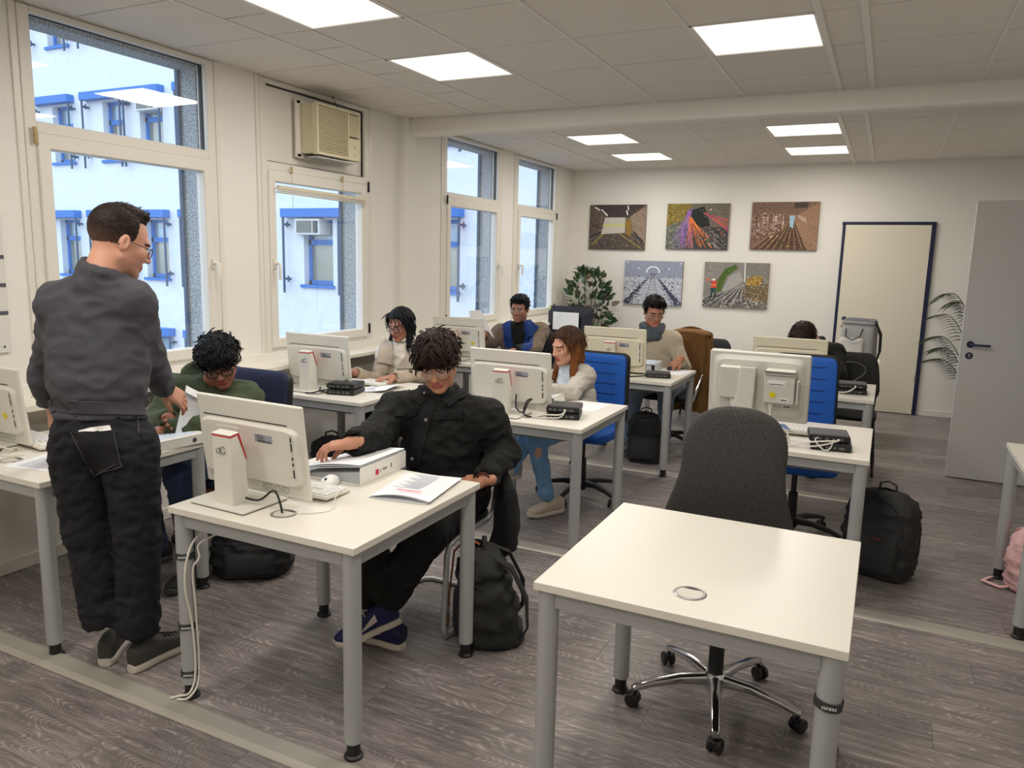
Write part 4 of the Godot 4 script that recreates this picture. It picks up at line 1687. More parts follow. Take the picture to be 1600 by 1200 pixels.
func grey_chair() -> void:
	var o := thing("office_chair", "dark grey fabric swivel chair with a chrome star base behind the empty table", "chair", Vector3(-0.445, 0, -2.715))
	var fab := grainy("charcoal_weave", rgb(46, 43, 41), 0.22, 1.6, 0.95, 0.0, 0.3)
	star_base(o, mats.chrome, 0.30, deg_to_rad(78), mats.black_plastic)
	var s := MB.new()
	s.at(Vector3(0, 0.47, -0.01), Basis(Vector3(1, 0, 0), Vector3(0, 0, 1), Vector3(0, -1, 0)))
	s.pad(-0.24, 0.24, func(v): return 0.245 - 0.02 * absf(v - 0.5), 0.042, func(v): return Vector3(0, 0, -0.01 * sin(v * PI)), 0.25)
	part(o, "seat", s, fab)
	var b := MB.new()
	var w := func(v: float) -> float:
		var w := lerpf(0.262, 0.196, smoothstep(0.05, 0.6, v))
		if v > 0.68: w *= 0.22 + 0.78 * sqrt(maxf(0.0, 1.0 - pow((v - 0.68) / 0.32, 2.4)))
		return w
	b.at(Vector3(-0.035, 0, -0.215))
	b.pad(0.53, 1.092, w, 0.036, func(v): return Vector3(0.012 * v, 0, 0.05 * sin(v * 2.4) - 0.085 * v), 0.07, 34, 2.6, 40)
	part(o, "backrest", b, fab)
	var br := MB.new()
	br.tube([Vector3(0, 0.42, -0.05), Vector3(0, 0.42, -0.22), Vector3(0, 0.47, -0.27), Vector3(0, 0.66, -0.262)], 0.022, 10, true, 0.5)
	part(o, "back_bracket", br, mats.black_plastic)


func blue_chair(at: Vector3, turn: float, label: String, top: float) -> void:
	var o := thing("blue_chair", label, "chair", at, turn, "blue high-backed swivel chairs")
	var blue := mat("blue_fabric", rgb(8, 82, 172), 0.72)
	star_base(o, mats.black_plastic, 0.29, 0.35, mats.black_plastic)
	var s := MB.new()
	s.at(Vector3(0, 0.475, 0.0), Basis(Vector3(1, 0, 0), Vector3(0, 0, 1), Vector3(0, -1, 0)))
	s.pad(-0.23, 0.24, func(v): return 0.235, 0.045, func(v): return Vector3.ZERO, 0.2, 14, 5.0)
	part(o, "seat", s, blue)
	var y0 := 0.50
	var b := MB.new()
	b.at(Vector3(0, 0, -0.235), Basis(Vector3.RIGHT, deg_to_rad(-4)))
	b.pad(y0, top, func(v): return 0.208 - 0.012 * v, 0.028, func(v): return Vector3(0, 0, 0), 0.09, 20, 9.0, 40)
	var back := part(o, "backrest", b, mat("black_piping", rgb(16, 16, 20), 0.7))
	var f := MB.new()
	f.at(Vector3(0, 0, -0.215), Basis(Vector3.RIGHT, deg_to_rad(-4)))
	f.pad(y0 + 0.012, top - 0.014, func(v): return 0.195 - 0.012 * v, 0.026, func(v): return Vector3(0, 0, 0), 0.08, 20, 7.0, 40)
	var pad := part(back, "cushion", f, blue, "blue ribbed cushion")
	# stitched welts across the cushion, and a stitched field at the foot
	var st := MB.new()
	st.at(Vector3(0, 0, -0.215), Basis(Vector3.RIGHT, deg_to_rad(-4)))
	for k in 6:
		var y := top - 0.075 - k * 0.072
		st.tube([Vector3(-0.12, y + 0.004, 0.0245), Vector3(-0.11, y, 0.0265), Vector3(0.11, y, 0.0265), Vector3(0.12, y + 0.004, 0.0245)], 0.0034, 6)
		st.tube([Vector3(-0.12, y - 0.007, 0.0235), Vector3(0.12, y - 0.007, 0.0235)], 0.0022, 5)
	part(back, "stitched_welts", st, mat("blue_stitch", rgb(5, 52, 120), 0.75))
	var br := MB.new()
	br.tube([Vector3(0, 0.42, -0.05), Vector3(0, 0.42, -0.24), Vector3(0, 0.47, -0.285), Vector3(0, 0.72, -0.29)], 0.024, 10, true, 0.5)
	part(o, "back_bracket", br, mats.black_plastic)


func navy_chair() -> void:
	var o := thing("navy_chair", "dark navy chair behind the man in the green hoodie", "chair", Vector3(-3.22, 0, -2.98))
	var navy := mat("navy_fabric", rgb(30, 34, 66), 0.8)
	star_base(o, mats.black_plastic, 0.28, 0.2, mats.black_plastic)
	var s := MB.new()
	s.at(Vector3(0, 0.45, 0.02), Basis(Vector3(1, 0, 0), Vector3(0, 0, 1), Vector3(0, -1, 0)))
	s.pad(-0.23, 0.24, func(v): return 0.235, 0.04, func(v): return Vector3.ZERO, 0.2, 14, 5.0)
	part(o, "seat", s, navy)
	var b := MB.new()
	b.at(Vector3(0.0, 0, -0.24))
	b.pad(0.52, 0.972, func(v): return 0.225, 0.03, func(v): return Vector3(0, 0, -0.05 * v), 0.12, 18, 6.0)
	part(o, "backrest", b, navy)
	var sh := MB.new()
	sh.at(Vector3(0.0, 0, -0.262))
	sh.pad(0.51, 0.965, func(v): return 0.232, 0.03, func(v): return Vector3(0, 0, -0.05 * v), 0.12, 18, 6.0)
	part(o, "back_shell", sh, mats.black_plastic)


func cantilever_chair() -> void:
	var o := thing("cantilever_chair", "grey tubular cantilever chair under the student in the black jacket", "chair", Vector3(-1.79, 0, -2.88))
	var x := 0.215
	var t := MB.new()
	var pts := [Vector3(x, 0.86, -0.25), Vector3(x, 0.55, -0.215), Vector3(x, 0.46, -0.19), Vector3(x, 0.435, -0.13), Vector3(x, 0.435, 0.17), Vector3(x, 0.42, 0.215), Vector3(x, 0.38, 0.232), Vector3(x, 0.06, 0.25), Vector3(x, 0.022, 0.235), Vector3(x, 0.013, 0.19), Vector3(x, 0.013, -0.19), Vector3(x * 0.93, 0.013, -0.24), Vector3(x * 0.75, 0.013, -0.265)]
	var all := pts.duplicate()
	for i in range(pts.size() - 1, -1, -1):
		all.append(Vector3(-pts[i].x, pts[i].y, pts[i].z))
	t.tube(all, 0.0125, 12)
	part(o, "tube_frame", t, mats.grey_steel)
	var st := MB.new()
	st.at(Vector3(0, 0.455, 0.0), Basis(Vector3(1, 0, 0), Vector3(0, 0, 1), Vector3(0, -1, 0)))
	st.pad(-0.21, 0.21, func(v): return 0.205, 0.02, func(v): return Vector3.ZERO, 0.15, 12, 6.0)
	part(o, "seat", st, mats.black_matt)
	var b := MB.new()
	b.at(Vector3(0, 0, -0.225))
	b.pad(0.58, 0.86, func(v): return 0.21, 0.016, func(v): return Vector3(0, 0, -0.04 * v), 0.15, 12, 6.0)
	part(o, "backrest", b, mats.black_matt)
	for s in [-1.0, 1.0]:
		var c := MB.new()
		c.rbox(Vector3(s * x, 0.006, 0.12), Vector3(0.03, 0.012, 0.05), 0.003)
		part(o, "floor_glide", c, mats.black_plastic)


func black_chair(at: Vector3, label: String, top := 0.935) -> void:
	var o := thing("black_chair", label, "chair", at, 0.0, "plain black chairs")
	var s := MB.new()
	s.at(Vector3(0, 0.45, 0.0), Basis(Vector3(1, 0, 0), Vector3(0, 0, 1), Vector3(0, -1, 0)))
	s.pad(-0.21, 0.21, func(v): return 0.215, 0.025, func(v): return Vector3.ZERO, 0.2, 12, 4.0)
	part(o, "seat", s, mats.black_matt)
	var b := MB.new()
	b.at(Vector3(0, 0, -0.2))
	b.pad(0.54 - (0.935 - top) * 0.6, top, func(v): return 0.222 - 0.05 * v * v, 0.02, func(v): return Vector3(0, 0, -0.05 * v), 0.25, 16, 4.0)
	part(o, "backrest", b, mat("black_shell", rgb(24, 24, 26), 0.6))
	for sx in [-1.0, 1.0]:
		for sz in [-1.0, 1.0]:
			var l := MB.new()
			l.tube([Vector3(sx * 0.225, 0.0, sz * 0.225), Vector3(sx * 0.19, 0.44, sz * 0.17)], 0.011, 8)
			part(o, "leg", l, mats.black_plastic)
		var u := MB.new()
		u.tube([Vector3(sx * 0.18, 0.44, -0.17), Vector3(sx * 0.19, 0.55, -0.215), Vector3(sx * 0.185, 0.7, -0.235)], 0.011, 8)
		part(o, "back_upright", u, mats.black_plastic)


func coat_chair() -> void:
	var o := thing("grey_swivel_chair", "swivel chair with chrome struts under the man with the grey scarf", "chair", Vector3(-1.68, 0, -6.72))
	star_base(o, mats.black_plastic, 0.28, 0.6, mats.black_plastic)
	var s := MB.new()
	s.at(Vector3(0, 0.46, 0.0), Basis(Vector3(1, 0, 0), Vector3(0, 0, 1), Vector3(0, -1, 0)))
	s.pad(-0.23, 0.23, func(v): return 0.23, 0.035, func(v): return Vector3.ZERO, 0.2, 12, 4.0)
	part(o, "seat", s, mats.black_matt)
	var b := MB.new()
	b.at(Vector3(0, 0, -0.24))
	b.pad(0.55, 1.0, func(v): return 0.23 - 0.04 * v * v, 0.022, func(v): return Vector3(0, 0, -0.06 * v), 0.25, 16, 4.0)
	part(o, "backrest", b, mats.black_matt)
	for sx in [-1.0, 1.0]:
		var a := MB.new()
		a.tube([Vector3(sx * 0.24, 0.44, 0.14), Vector3(sx * 0.26, 0.64, -0.05), Vector3(sx * 0.25, 0.66, -0.2)], 0.012, 8)
		part(o, "strut", a, mats.chrome)
	# brown coat over the back, hanging to the right of the sitter
	var c := thing("brown_coat", "brown suede coat hung over the chair of the man with the grey scarf", "coat", Vector3(-1.60, 0, -6.98))
	var m := MB.new()
	var nz := noise(3.0, 5, 3)
	m.sheet(func(u: float, v: float):
		var ang := lerpf(-1.35, 1.35, u)
		var y := 1.03 - 0.72 * v - 0.07 * (2.0 * u - 1.0) * (2.0 * u - 1.0)
		var w := 0.19 + 0.06 * v
		return Vector3(sin(ang) * w + 0.02, y, 0.02 + 0.11 * cos(ang) + (0.05 * nz.get_noise_2d(u * 1.6, v * 0.4) + 0.010 * sin(u * 34.0 + 2.0 * v)) * (0.3 + v)), 40, 24, 0.016)
	m.sheet(func(u: float, v: float):
		var ang := lerpf(1.2, 5.1, u)
		var y := 1.03 - 0.70 * v - 0.03 * sin(u * 9.0)
		var w := 0.19 + 0.05 * v
		return Vector3(sin(ang) * w + 0.02, y, 0.0 + 0.09 * cos(ang) + (0.05 * nz.get_noise_2d(u * 1.9 + 7.0, v * 0.4) + 0.010 * sin(u * 38.0 - 2.0 * v)) * (0.3 + v)), 40, 24, 0.016)
	var cl := part(c, "coat_body", m, grainy("brown_suede", rgb(122, 82, 38), 0.12, 3.0, 0.95))
	var top := MB.new()
	top.at(Vector3(0.02, 1.0, 0.01), Basis(Vector3(1, 0, 0), Vector3(0, 0, 1), Vector3(0, -1, 0)))
	top.pad(-0.10, 0.10, func(v): return 0.19, 0.045, func(v): return Vector3(0, 0, 0), 0.4, 12, 2.5)
	part(c, "collar", top, mats.brown_suede)
	var hole := MB.new()
	hole.ball(Vector3(0.10, 0.955, 0.10), Vector3(0.028, 0.045, 0.02), 14, 8)
	part(c, "lining", hole, mat("dark_lining", rgb(20, 20, 40), 0.8), "dark lining showing at the neck")


# ---------------------------------------------------------------- people
func frame_of(fwd: Vector3, up: Vector3) -> Basis:
	var z := fwd.normalized()
	var x := up.cross(z).normalized()
	return Basis(x, z.cross(x), z)


# a hand grown from the wrist: dir = where the fingers point, back = out of the back of the hand, thumb = side the thumb is on
func grow_hand(S: Hull, wrist: Vector3, dir: Vector3, back: Vector3, thumb_left: bool, curl: Array, col: Callable, cell: float, spread := 0.12, thumb_in := 0.3, size := 1.0) -> void:
	var f := dir.normalized()
	var n := (back - f * back.dot(f)).normalized()
	var side := f.cross(n).normalized()         # across the palm
	if thumb_left:
		side = -side
	# side points to the thumb
	var F := Field.new(wrist - Vector3.ONE * 0.17 * size, wrist + Vector3.ONE * 0.17 * size, cell)
	var palm := wrist + f * 0.05 * size
	F.cap(wrist - f * 0.03, wrist + f * 0.015, 0.026 * size, 0.027 * size, 0.01)
	for q in [-0.025, -0.008, 0.009, 0.025]:
		F.cap(wrist + f * 0.012 * size + side * q * 0.75 * size, wrist + (f * 0.085 - n * 0.002) * size + side * q * size, 0.0165 * size, 0.0125 * size, 0.014)
	var lens := [[0.040, 0.024, 0.020], [0.045, 0.028, 0.021], [0.041, 0.026, 0.020], [0.031, 0.019, 0.017]]
	var offs := [0.027, 0.009, -0.009, -0.026]
	for i in 4:
		var p: Vector3 = wrist + (f * (0.088 - 0.004 * absf(i - 1.0)) + side * offs[i]) * size
		var dd := (f + side * spread * (1.5 - i) * 0.5).normalized()
		var ax := n.cross(dd).normalized()
		var ang: float = curl[i]
		var r := 0.0092 * size * (0.88 if i == 3 else 1.0)
		for j in 3:
			dd = dd.rotated(ax, ang * [0.75, 1.0, 0.7][j])
			var q: Vector3 = p + dd * lens[i][j] * size
			F.cap(p, q, r, r * 0.93, 0.004)
			p = q
			r *= 0.93
	# thumb from the side of the palm near its base
	var t0 := wrist + (f * 0.022 + side * 0.024 - n * 0.006) * size
	var td := (f * 0.72 + side * (0.75 - thumb_in) - n * thumb_in).normalized()
	var t1 := t0 + td * 0.042 * size
	F.cap(t0, t1, 0.0155 * size, 0.0115 * size, 0.012)
	var td2: Vector3 = (td + f * 0.35 - side * 0.25 - n * curl[4] * 0.5).normalized()
	var t2: Vector3 = t1 + td2 * 0.032 * size
	F.cap(t1, t2, 0.0112 * size, 0.0098 * size, 0.004)
	var td3: Vector3 = (td2 - n * curl[4] * 0.5 - side * 0.15).normalized()
	F.cap(t2, t2 + td3 * 0.024 * size, 0.0099 * size, 0.0085 * size, 0.004)
	S.add(F, col)


var hulls := {}


# the place on a garment that the photograph shows at a pixel: nearest facing point to the ray
func on_hull(h: Hull, N: PackedVector3Array, u: float, v: float) -> Array:
	var d := ray(u, v).normalized()
	var best := 1e9
	var bi := 0
	for i in h.v.size():
		var q := h.v[i] - CAM_POS
		var t := q.dot(d)
		var e := (q - d * t).length_squared()
		if e < best and N[i].dot(d) < -0.05:
			best = e
			bi = i
	var p := h.v[bi]
	var n := N[bi]
	# meet the ray on the plane through that point
	var k := d.dot(n)
	if k < -0.25:
		p = CAM_POS + d * ((p - CAM_POS).dot(n) / k)
	return [p, n]


# a piece of cloth lying on the garment between four pixels (two edges, each from a to b)
func patch(h: Hull, c: Array, nu: int, nv: int, lift: float, thick := 0.004) -> MB:
	var N := h.normals()
	var g := []
	for i in nu + 1:
		var row := []
		for j in nv + 1:
			var a: Vector2 = (c[0] as Vector2).lerp(c[1], float(i) / nu)
			var b: Vector2 = (c[3] as Vector2).lerp(c[2], float(i) / nu)
			var q := a.lerp(b, float(j) / nv)
			var hit := on_hull(h, N, q.x, q.y)
			row.append(hit[0] + hit[1] * lift)
		g.append(row)
	# calm the points a little so the cloth hangs smoothly
	for pass_no in 2:
		var g2 := g.duplicate(true)
		for i in nu + 1:
			for j in nv + 1:
				var s := Vector3.ZERO
				var k := 0
				for e in [[1, 0], [-1, 0], [0, 1], [0, -1]]:
					var x: int = i + e[0]
					var y: int = j + e[1]
					if x >= 0 and x <= nu and y >= 0 and y <= nv:
						s += g[x][y]
						k += 1
				if k == 4:
					g2[i][j] = (g[i][j] as Vector3).lerp(s / k, 0.5)
		g = g2
	var m := MB.new()
	m.sheet(func(a: float, b: float) -> Vector3: return g[int(round(a * nu))][int(round(b * nv))], nu, nv, thick)
	return m


func person(sp: Dictionary) -> Node3D:
	var J: Dictionary = sp.j
	var root := thing("person", sp.label, "person", Vector3(J.pelvis.x, 0, J.pelvis.z))
	root.position = Vector3.ZERO
	var fine: float = sp.get("fine", 0.005)
	var cloth: float = sp.get("cloth", 0.013)
	var skin: Color = sp.skin
	var hs: float = sp.get("head_size", 1.0)
	var H := Transform3D(frame_of(sp.face, sp.get("head_up", Vector3.UP)), J.head)
	var HI := H.affine_inverse()
	var sk := lin(skin)
	var lips := lin(sp.get("lips", skin.lerp(rgb(180, 70, 70), 0.45)))
	var dark := lin(sp.get("brows", rgb(30, 22, 18)))
	var stub: float = sp.get("stubble", 0.0)
	var down: bool = sp.get("eyes_down", true)
	var nzs := noise(60.0, 3, 2)
	# ---- face colours lie where lips, brows, lids and beard are
	var face_col := func(p: Vector3) -> Color:
		var q := (HI * p) / hs
		var c := sk
		var ax := absf(q.x)
		if q.z > 0.03:
			if ax < 0.025 and q.y < -0.056 - ax * ax * 4.0 and q.y > -0.082 + ax * ax * 8.0:
				c = lips
			elif ax > 0.011 and ax < 0.052 and absf(q.y - (0.0185 + 0.02 * (ax - 0.03) - (ax - 0.03) * (ax - 0.03) * 5.0)) < 0.0045:
				c = dark
			else:
				var e := Vector2(ax - 0.031, q.y + 0.003)
				if down:
					if absf(e.x) < 0.015 and absf(q.y + 0.0075 - e.x * e.x * 12.0) < 0.0028:
						c = dark
				elif absf(e.x) < 0.0145 and absf(e.y) < 0.0062 - e.x * e.x * 18.0:
					c = dark if absf(e.x) < 0.0062 else Color(0.75, 0.72, 0.68)
				elif absf(e.x) < 0.016 and e.y > 0.0 and e.y < 0.0085:
					c = dark
		if stub > 0.0 and q.y < -0.02 and q.z > -0.02 and q.y > -0.13 and c == sk:
			var f := smoothstep(-0.02, -0.06, q.y) * smoothstep(-0.02, 0.035, q.z) * stub * (0.8 + 0.4 * nzs.get_noise_3dv(p))
			if q.y > -0.058 and ax > 0.03:
				f *= 0.5
			c = sk.lerp(dark, clampf(f, 0.0, 0.7))
		return c
	var S := Hull.new()
	var F := Field.new(J.head - Vector3.ONE * 0.185 * hs, J.head + Vector3.ONE * 0.16 * hs, fine)
	var P := func(x: float, y: float, z: float) -> Vector3:
		return H * (Vector3(x, y, z) * hs)
	F.ell(P.call(0, 0.034, -0.014), H.basis, Vector3(0.075, 0.087, 0.096) * hs, 0.02)
	F.ell(P.call(0, -0.03, 0.028), H.basis, Vector3(0.063, 0.088, 0.068) * hs, 0.03)
	for s in [-1.0, 1.0]:
		F.cap(P.call(s * 0.052, -0.055, 0.0), P.call(s * 0.014, -0.1, 0.07), 0.022 * hs, 0.018 * hs, 0.02)
		F.ell(P.call(s * 0.043, -0.024, 0.062), H.basis, Vector3(0.022, 0.018, 0.02) * hs, 0.02)
	F.ell(P.call(0, -0.102, 0.078), H.basis, Vector3(0.018, 0.015, 0.014) * hs, 0.015)
	F.cap(P.call(-0.036, 0.02, 0.077), P.call(0.036, 0.02, 0.077), 0.013 * hs, 0.013 * hs, 0.015)
	for s in [-1.0, 1.0]:
		F.ell(P.call(s * 0.031, -0.003, 0.101), H.basis, Vector3(0.017, 0.012, 0.016) * hs, 0.008, true)
		F.ell(P.call(s * 0.031, -0.003, 0.077), H.basis, Vector3(0.0135, 0.0125, 0.0135) * hs, 0.003)
	F.cap(P.call(0, 0.008, 0.088), P.call(0, -0.033, 0.110), 0.0075 * hs, 0.0115 * hs, 0.010)
	for s in [-1.0, 1.0]:
		F.ell(P.call(s * 0.0115, -0.037, 0.099), H.basis, Vector3(0.0085, 0.0075, 0.010) * hs, 0.006)
	F.cap(P.call(-0.019, -0.066, 0.089), P.call(0.019, -0.066, 0.089), 0.0065 * hs, 0.0065 * hs, 0.008)
	F.cap(P.call(-0.015, -0.077, 0.088), P.call(0.015, -0.077, 0.088), 0.0068 * hs, 0.0068 * hs, 0.006)
	for s in [-1.0, 1.0]:
		var eb: Basis = H.basis * Basis(Vector3.UP, s * 0.35)
		F.ell(P.call(s * 0.080, -0.006, -0.012), eb, Vector3(0.009, 0.031, 0.019) * hs, 0.006)
		F.ell(P.call(s * 0.090, -0.004, -0.008), eb, Vector3(0.006, 0.019, 0.009) * hs, 0.004, true)
	F.cap(P.call(0, -0.05, -0.025), J.neck, 0.056 * hs, 0.062 * hs, 0.03)
	S.add(F, face_col)
	# ---- trunk and limbs under the clothes
	var T := frame_of(sp.get("chest_fwd", Vector3.BACK), (J.neck - J.pelvis).normalized())
	var lo: Vector3 = J.pelvis
	var hi: Vector3 = J.pelvis
	for key in J:
		lo = lo.min(J[key])
		hi = hi.max(J[key])
	var mid: Vector3 = (J.sl + J.sr) * 0.5
	var chest: Vector3 = J.get("chest", mid.lerp(J.pelvis, 0.28))
	var belly: Vector3 = J.get("belly", mid.lerp(J.pelvis, 0.66))
	var bw: float = sp.get("bulk", 1.0)
	var col_skin := func(_p): return sk
	var B := Field.new(lo - Vector3.ONE * 0.16, hi + Vector3.ONE * 0.16, 0.022)
	B.cap(J.sl, J.sr, 0.045 * bw, 0.045 * bw, 0.04)
	B.cap(J.neck, mid, 0.05, 0.06, 0.04)
	B.ell(chest, T, Vector3(0.125, 0.15, 0.085) * bw, 0.04)
	B.ell(belly, T, Vector3(0.115, 0.13, 0.085) * bw, 0.04)
	B.ell(J.pelvis, T, Vector3(0.125, 0.1, 0.09) * bw, 0.04)
	for s in ["l", "r"]:
		B.cap(J["s" + s], J["e" + s], 0.038, 0.032, 0.03)
		B.cap(J["e" + s], J["w" + s], 0.032, 0.026, 0.03)
		B.cap(J["h" + s], J["k" + s], 0.06, 0.045, 0.03)
		B.cap(J["k" + s], J["a" + s], 0.042, 0.034, 0.03)
		B.cap(J["a" + s], J["a" + s].lerp(J["t" + s], 0.15), 0.03, 0.02, 0.02)
	S.add(B, col_skin)
	for s in ["l", "r"]:
		var hd: Array = sp.get("hand_" + s, [])
		if hd.is_empty():
			hd = [(J["w" + s] - J["e" + s]), Vector3.UP, [0.35, 0.35, 0.4, 0.4, 0.3], 0.3]
		grow_hand(S, J["w" + s], hd[0], hd[1], (s == "l") != sp.get("swap", false), hd[2], col_skin, sp.get("hand_cell", 0.005), 0.12, hd[3], sp.get("hand_size", 1.0))
	part(root, "body", S.mesh(), tinted("skin", 0.5, 0.0, 0.1))
	# ---- clothes
	var fold := noise(sp.get("fold_freq", 7.0), int(J.head.x * 100.0), 2)
	var G := Hull.new()
	var C := Field.new(Vector3(minf(minf(J.el.x, J.er.x), minf(J.sl.x, J.sr.x)), 0, minf(minf(J.el.z, J.er.z), J.pelvis.z)).min(J.wl).min(J.wr) * Vector3(1, 0, 1) + Vector3(0, minf(J.pelvis.y, minf(J.wl.y, J.wr.y)), 0) - Vector3.ONE * 0.17, J.sl.max(J.sr).max(J.neck).max(J.wl).max(J.wr).max(J.el).max(J.er).max(J.pelvis) + Vector3.ONE * 0.19, cloth)
	var sr: float = sp.get("sleeve", 1.0)
	C.cap(J.sl, J.sr, 0.072 * bw, 0.072 * bw, 0.05)
	C.cap(J.neck - (J.neck - mid) * 0.1, mid, 0.068, 0.085, 0.04)
	for s in ["l", "r"]:
		C.cap(J.neck.lerp(mid, 0.35), J["s" + s], 0.062 * bw, 0.066 * bw, 0.05)
	C.ell(chest, T, Vector3(0.175, 0.17, 0.122) * bw, 0.06)
	C.ell(belly, T, Vector3(0.165, 0.16, 0.128) * bw, 0.06)
	C.ell(J.pelvis + Vector3(0, 0.02, 0), T, Vector3(0.172, 0.085, 0.128) * bw, 0.06)
	for s in ["l", "r"]:
		C.cap(J["s" + s], J["e" + s], 0.066 * sr, 0.056 * sr, 0.035)
		C.cap(J["e" + s], J["w" + s], 0.056 * sr, 0.040 * sr, 0.02)
		var cd: Vector3 = (J["w" + s] - J["e" + s]).normalized()
		C.cap(J["w" + s] - cd * 0.045, J["w" + s] - cd * 0.012, 0.043 * sr, 0.037 * sr, 0.01)
		C.cap(J["w" + s] + cd * 0.004, J["w" + s] + cd * 0.05, 0.036 * sr, 0.04 * sr, 0.004, true)
	# the neck opening
	var nd: Vector3 = (J.head - J.neck).normalized()
	C.ell(J.neck + nd * sp.get("neck_cut", 0.045), frame_of(T.z, nd), Vector3(0.066, 0.05, 0.066), 0.012, true)
	if sp.has("collar"):
		var cr: float = sp.collar
		for k in 12:
			var a := TAU * k / 12
			var b := TAU * (k + 1) / 12
			var NB := frame_of(T.z, nd)
			var rise: float = sp.get("collar_rise", 0.0)
			C.cap(J.neck + NB * Vector3(cos(a) * 0.07, 0.012 + rise * 0.5, sin(a) * 0.07), J.neck + NB * Vector3(cos(b) * 0.07, 0.012 + rise * 0.5, sin(b) * 0.07), cr, cr, 0.012)
	if sp.has("hem"):
		C.wedge(sp.hem, -Vector3.UP, sp.hem, -Vector3.UP)
	var TI := Transform3D(T, chest).affine_inverse()
	var top_col: Callable = sp.top
	G.add(C, func(p): return top_col.call(TI * p, p), fold, sp.get("fold", 0.006), sp.get("fold_squash", Vector3(1, 1.5, 1)))
	part(root, sp.get("top_name", "sweater"), G.mesh(), tinted("cloth_dark" if sp.get("dark", false) else "cloth", 0.9, 0.0 if sp.get("dark", false) else 0.15), sp.get("top_label", ""))
	var L := Hull.new()
	var D := Field.new(J.pelvis.min(J.kl).min(J.kr).min(J.al).min(J.ar) - Vector3.ONE * 0.17, J.pelvis.max(J.kl).max(J.kr).max(J.hl).max(J.hr).max(J.al).max(J.ar) + Vector3.ONE * 0.17, cloth)
	var lw: float = sp.get("leg", 1.0)
	D.ell(J.pelvis, T, Vector3(0.162, 0.115, 0.12) * bw, 0.05)
	for s in ["l", "r"]:
		D.cap(J["h" + s], J["k" + s], 0.092 * lw, 0.068 * lw, 0.04)
		D.cap(J["k" + s], J["a" + s], 0.066 * lw, 0.052 * lw * sp.get("ankle", 1.0), 0.03)
		D.cap(J["a" + s], J["a" + s] + (J["a" + s] - J["k" + s]).normalized() * sp.get("hem_drop", 0.02), 0.052 * lw * sp.get("ankle", 1.0), 0.052 * lw * sp.get("ankle", 1.0), 0.02)
		var hd2: Vector3 = (J["a" + s] - J["k" + s]).normalized()
		D.cap(J["a" + s] + hd2 * 0.145, J["a" + s] + hd2 * 0.2, 0.1 * lw, 0.1 * lw, 0.006, true)
	var leg_col: Callable = sp.get("leg_col", func(_p): return lin(sp.trousers))
	L.add(D, leg_col, noise(9.0, 4, 2), sp.get("leg_fold", 0.007), Vector3(1, 1.6, 1))
	part(root, "trousers", L.mesh(), tinted("cloth_dark" if sp.get("dark", false) else "cloth", 0.9, 0.0 if sp.get("dark", false) else 0.15))
	hulls[root] = [G, L]
	for s in ["l", "r"]:
		shoe(root, J["a" + s], J["t" + s], sp, sp.get("heel_" + s))
	hair(root, sp, H, hs)
	if sp.has("glasses"):
		glasses(root, sp, H, hs)
	return root


